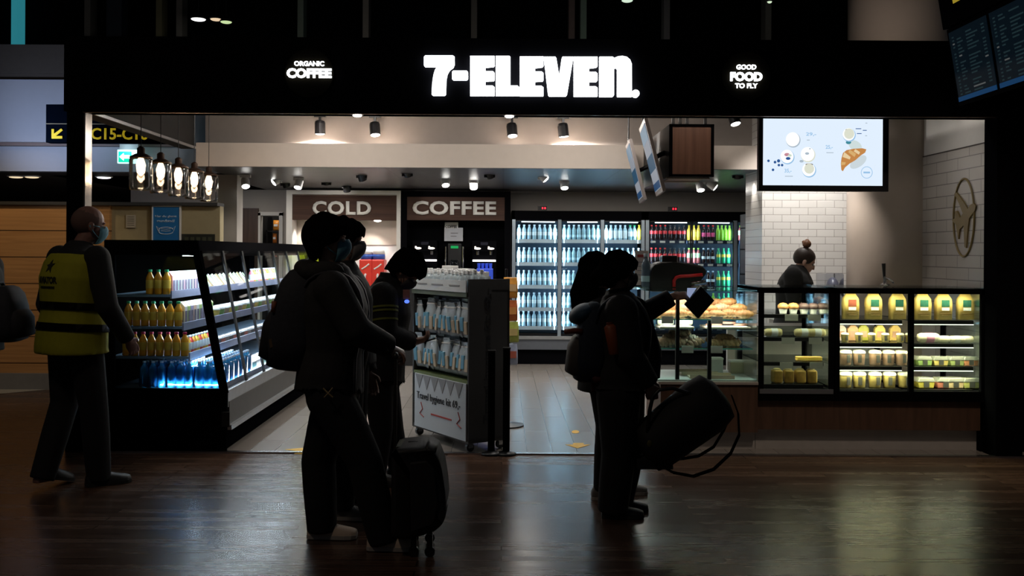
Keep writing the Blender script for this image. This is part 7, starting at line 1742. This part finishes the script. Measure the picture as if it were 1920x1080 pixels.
MB().ell(V2(1092, 588, 0), (0.085, 0.13, 0.055), Matrix.Rotation(-0.5, 3, 'Y')).build('top_flap', mat('flap_blue', (0.012, 0.045, 0.085), 0.7), b2, True, False)
MB().tube([V2(1060, 622, -0.08), V2(1078, 620, -0.12), V2(1092, 622, -0.12)], 0.016, 8).build('red_trim', mat('trim_rust', (0.16, 0.035, 0.02), 0.7), b2, True, False)
MB().tube([V2(1100, 700, -0.10), V2(1118, 712, -0.13), V2(1135, 712, -0.12)], 0.022, 8).tube([V2(1112, 712, -0.1), V2(1112, 735, -0.1)], 0.012, 8).build('waist_belt', mat('belt_maroon', (0.07, 0.014, 0.012), 0.8), b2, True, False)
ob = thing('drink_bottle', 'orange drink bottle in the side pocket of the hiking backpack', 'bottle', P(1152, 664, 5.50))
ot, obm = P(1143, 604, 5.50), P(1154, 664, 5.50)
v = Vector(ob.location)
MB().tube([obm - v, obm.lerp(ot, 0.03) - v, obm.lerp(ot, 0.86) - v, obm.lerp(ot, 0.93) - v], [0.030, 0.036, 0.036, 0.022], 18).build('flask', mat('flask_orange', (0.28, 0.065, 0.018), 0.45), ob, True, False)
MB().tube([obm.lerp(ot, 0.92) - v, obm.lerp(ot, 1.0) - v], 0.020, 16).build('cap', mat('flask_cap', (0.16, 0.04, 0.015), 0.5), ob, False, False)

loc6 = Vector((P(1122, 800, 6.15).x, 6.15, 0)); L6 = local(loc6)
J = pose(0.915, 0.0, head=L6(1122, 512), neck=L6(1118, 558), rsh=L6(1125, 585, -0.155), lsh=L6(1145, 585, 0.155), chest=L6(1128, 625), hip=L6(1125, 715), rel=L6(1185, 600, -0.20), rwr=L6(1262, 556, -0.22), lel=L6(1140, 660, 0.2), lwr=L6(1160, 715, 0.2),
         lan=(0.14, 0.07, 0.078), lkn=(0.10, 0.08, 0.45), ran=(0.02, -0.07, 0.078), rkn=(0.04, -0.08, 0.45), pitch=0.0)
f2 = Body('person with long black hair stretching an arm towards the corner glass case', loc6, 0, J, 0.91)
f2.mesh(skin_m, rh=dict(d=Vector((0.95, 0, 0.1)), n=Vector((0.1, 0.6, -0.8)), curl=0.7, thumb=1))
f2.jacket(cloth_black, 0.05, 0.028, 'jacket', True, 1.12, 0.03).trousers(trous_black, 0.016).shoes(mat('shoe_grey', (0.16, 0.15, 0.14), 0.6), sole_pale)
f2.hair(hair_black, 0.30, 0.02, 14, 0.020, None, 17)
q = P(1311, 567, 5.93)
wl = thing('phone_wallet', 'dark wallet case held out in the hand of the long-haired person', 'wallet', q)
Rw = Matrix.Rotation(math.radians(-46), 4, 'Y')
MB().box(-0.075, 0.075, -0.010, 0.010, -0.062, 0.062, Matrix.Rotation(0.25, 4, 'Z') @ Rw).bevel(0.005).build('cover', mat('wallet_black', (0.012, 0.011, 0.010), 0.6), wl, False, False)
MB().prism([P(x, y, 5.935) - q for x, y in ((1288, 557), (1289, 540), (1306, 540), (1293, 559))], (0, 0.006, 0)).build('screen', mat('wallet_screen', (0.25, 0.33, 0.55), 0.4, emit=0.5, ecol=(0.45, 0.55, 0.85), var=0), wl, False, False)

# the long bag with its hanging straps
bgq = P(1290, 795, 5.62)
bg = thing('long_bag', 'long black roll bag with dangling straps held by the person in the coat', 'bag', bgq)
Lb = lambda px, py, dy=0.0: P(px, py, 5.62 + dy) - bgq
bag_strap = flat_black('bag_strap', (0.006, 0.006, 0.006))
axis = [(1204, 846), (1212, 842), (1226, 834), (1270, 800), (1320, 762), (1344, 742), (1352, 736)]
bag_r = [0.06, 0.138, 0.150, 0.158, 0.168, 0.150, 0.08]
MB().tube([Lb(*p) for p in axis], bag_r, 22).build('roll', mat('bag_black', (0.008, 0.008, 0.009), 0.75, bump=0.25), bg, True, False)
MB().tube([Lb(1200, 868), Lb(1250, 856)], [0.03, 0.04], 10).box(*[v for a in zip(Lb(1197, 880, -0.09), Lb(1252, 852, 0.09)) for v in (min(a), max(a))]).build('end_pocket', mat('bag_pocket', (0.010, 0.010, 0.011), 0.75), bg, False, False)
MB().strap([Lb(1372, 742), Lb(1384, 775), Lb(1386, 815), Lb(1370, 850), Lb(1338, 880), Lb(1300, 893), Lb(1262, 886), Lb(1238, 872)], (0, 1, 0.2), 0.032, 0.006).build('shoulder_strap', bag_strap, bg, False, False)
MB().strap([Lb(1370, 775), Lb(1358, 805), Lb(1338, 838), Lb(1310, 855), Lb(1280, 860), Lb(1248, 862)], (0, 1, 0.2), 0.028, 0.006).build('shoulder_strap', bag_strap, bg, False, False)
MB().tube([Lb(1214, 812, -0.1), Lb(1218, 770, -0.1), Lb(1224, 744, -0.1), Lb(1236, 731, -0.1), Lb(1262, 728, -0.1), Lb(1294, 738, -0.1), Lb(1312, 752, -0.1)], 0.011, 8).build('carry_handle', black_plastic, bg, True, False)
MB().ell(Lb(1218, 832, -0.14), (0.014, 0.006, 0.020)).build('zip_pull', mat('pull_olive', (0.10, 0.09, 0.02), 0.5), bg, True, False)

# ------------------------------------------------------------------ shop worker behind the cases
loc7 = Vector((P(1497, 520, 9.0).x, 9.0, 0)); L7 = local(loc7)
J = pose(0.97, 0.0, head=L7(1509, 490), neck=L7(1495, 507), chest=L7(1490, 550), hip=L7(1482, 625), build=1.2, rsh=L7(1487, 518, -0.175), lsh=L7(1501, 518, 0.175), rel=L7(1487, 578, -0.22), rwr=L7(1528, 563, -0.10), lel=L7(1505, 578, 0.22), lwr=L7(1532, 566, 0.08), pitch=0.42, yaw=-0.15)
f3 = Body('person with auburn hair bun and black shirt working behind the counter', loc7, 0, J, 0.97)
f3.mesh(skin_pale, rh=dict(curl=0.5, n=Vector((0, 0.3, -1))), lh=dict(curl=0.5, n=Vector((0, -0.3, -1))))
f3.jacket(cloth_black, 0.06, 0.022, 'shirt', True, 1.15, 0.02, 0.0, 0.85).trousers(trous_black).shoes(shoe_black, sole_dark)
f3.hair(mat('hair_brown', (0.028, 0.016, 0.011), 0.5, var=0.4, scale=60), 0, 0.0, 0, 0.004, (-0.05, 0, 0.155), 19)

# ------------------------------------------------------------------ person leaving the picture at the far left
loc8 = Vector((P(-45, 600, 6.4).x, 6.4, 0))
m8 = Body('person in black at the left edge of the picture, only the backpack in view', loc8, PI, pose(1.0, 0.0), 1.0)
m8.mesh(skin_m).jacket(cloth_black, 0.08, 0.025).trousers(trous_black).shoes(shoe_black, sole_dark).hair(hair_black, 0, 0, 10, 0.016, None, 23)
q = P(-14, 640, 6.4)
b3, _ = backpack('black backpack edging into the picture at the far left', (q.x, 6.4, q.z), 0.32, 0.20, 0.36, navy_cloth, 0.0, mat('pack_pocket', (0.026, 0.026, 0.033), 0.8))
b3.rotation_euler = (0, 0, PI)
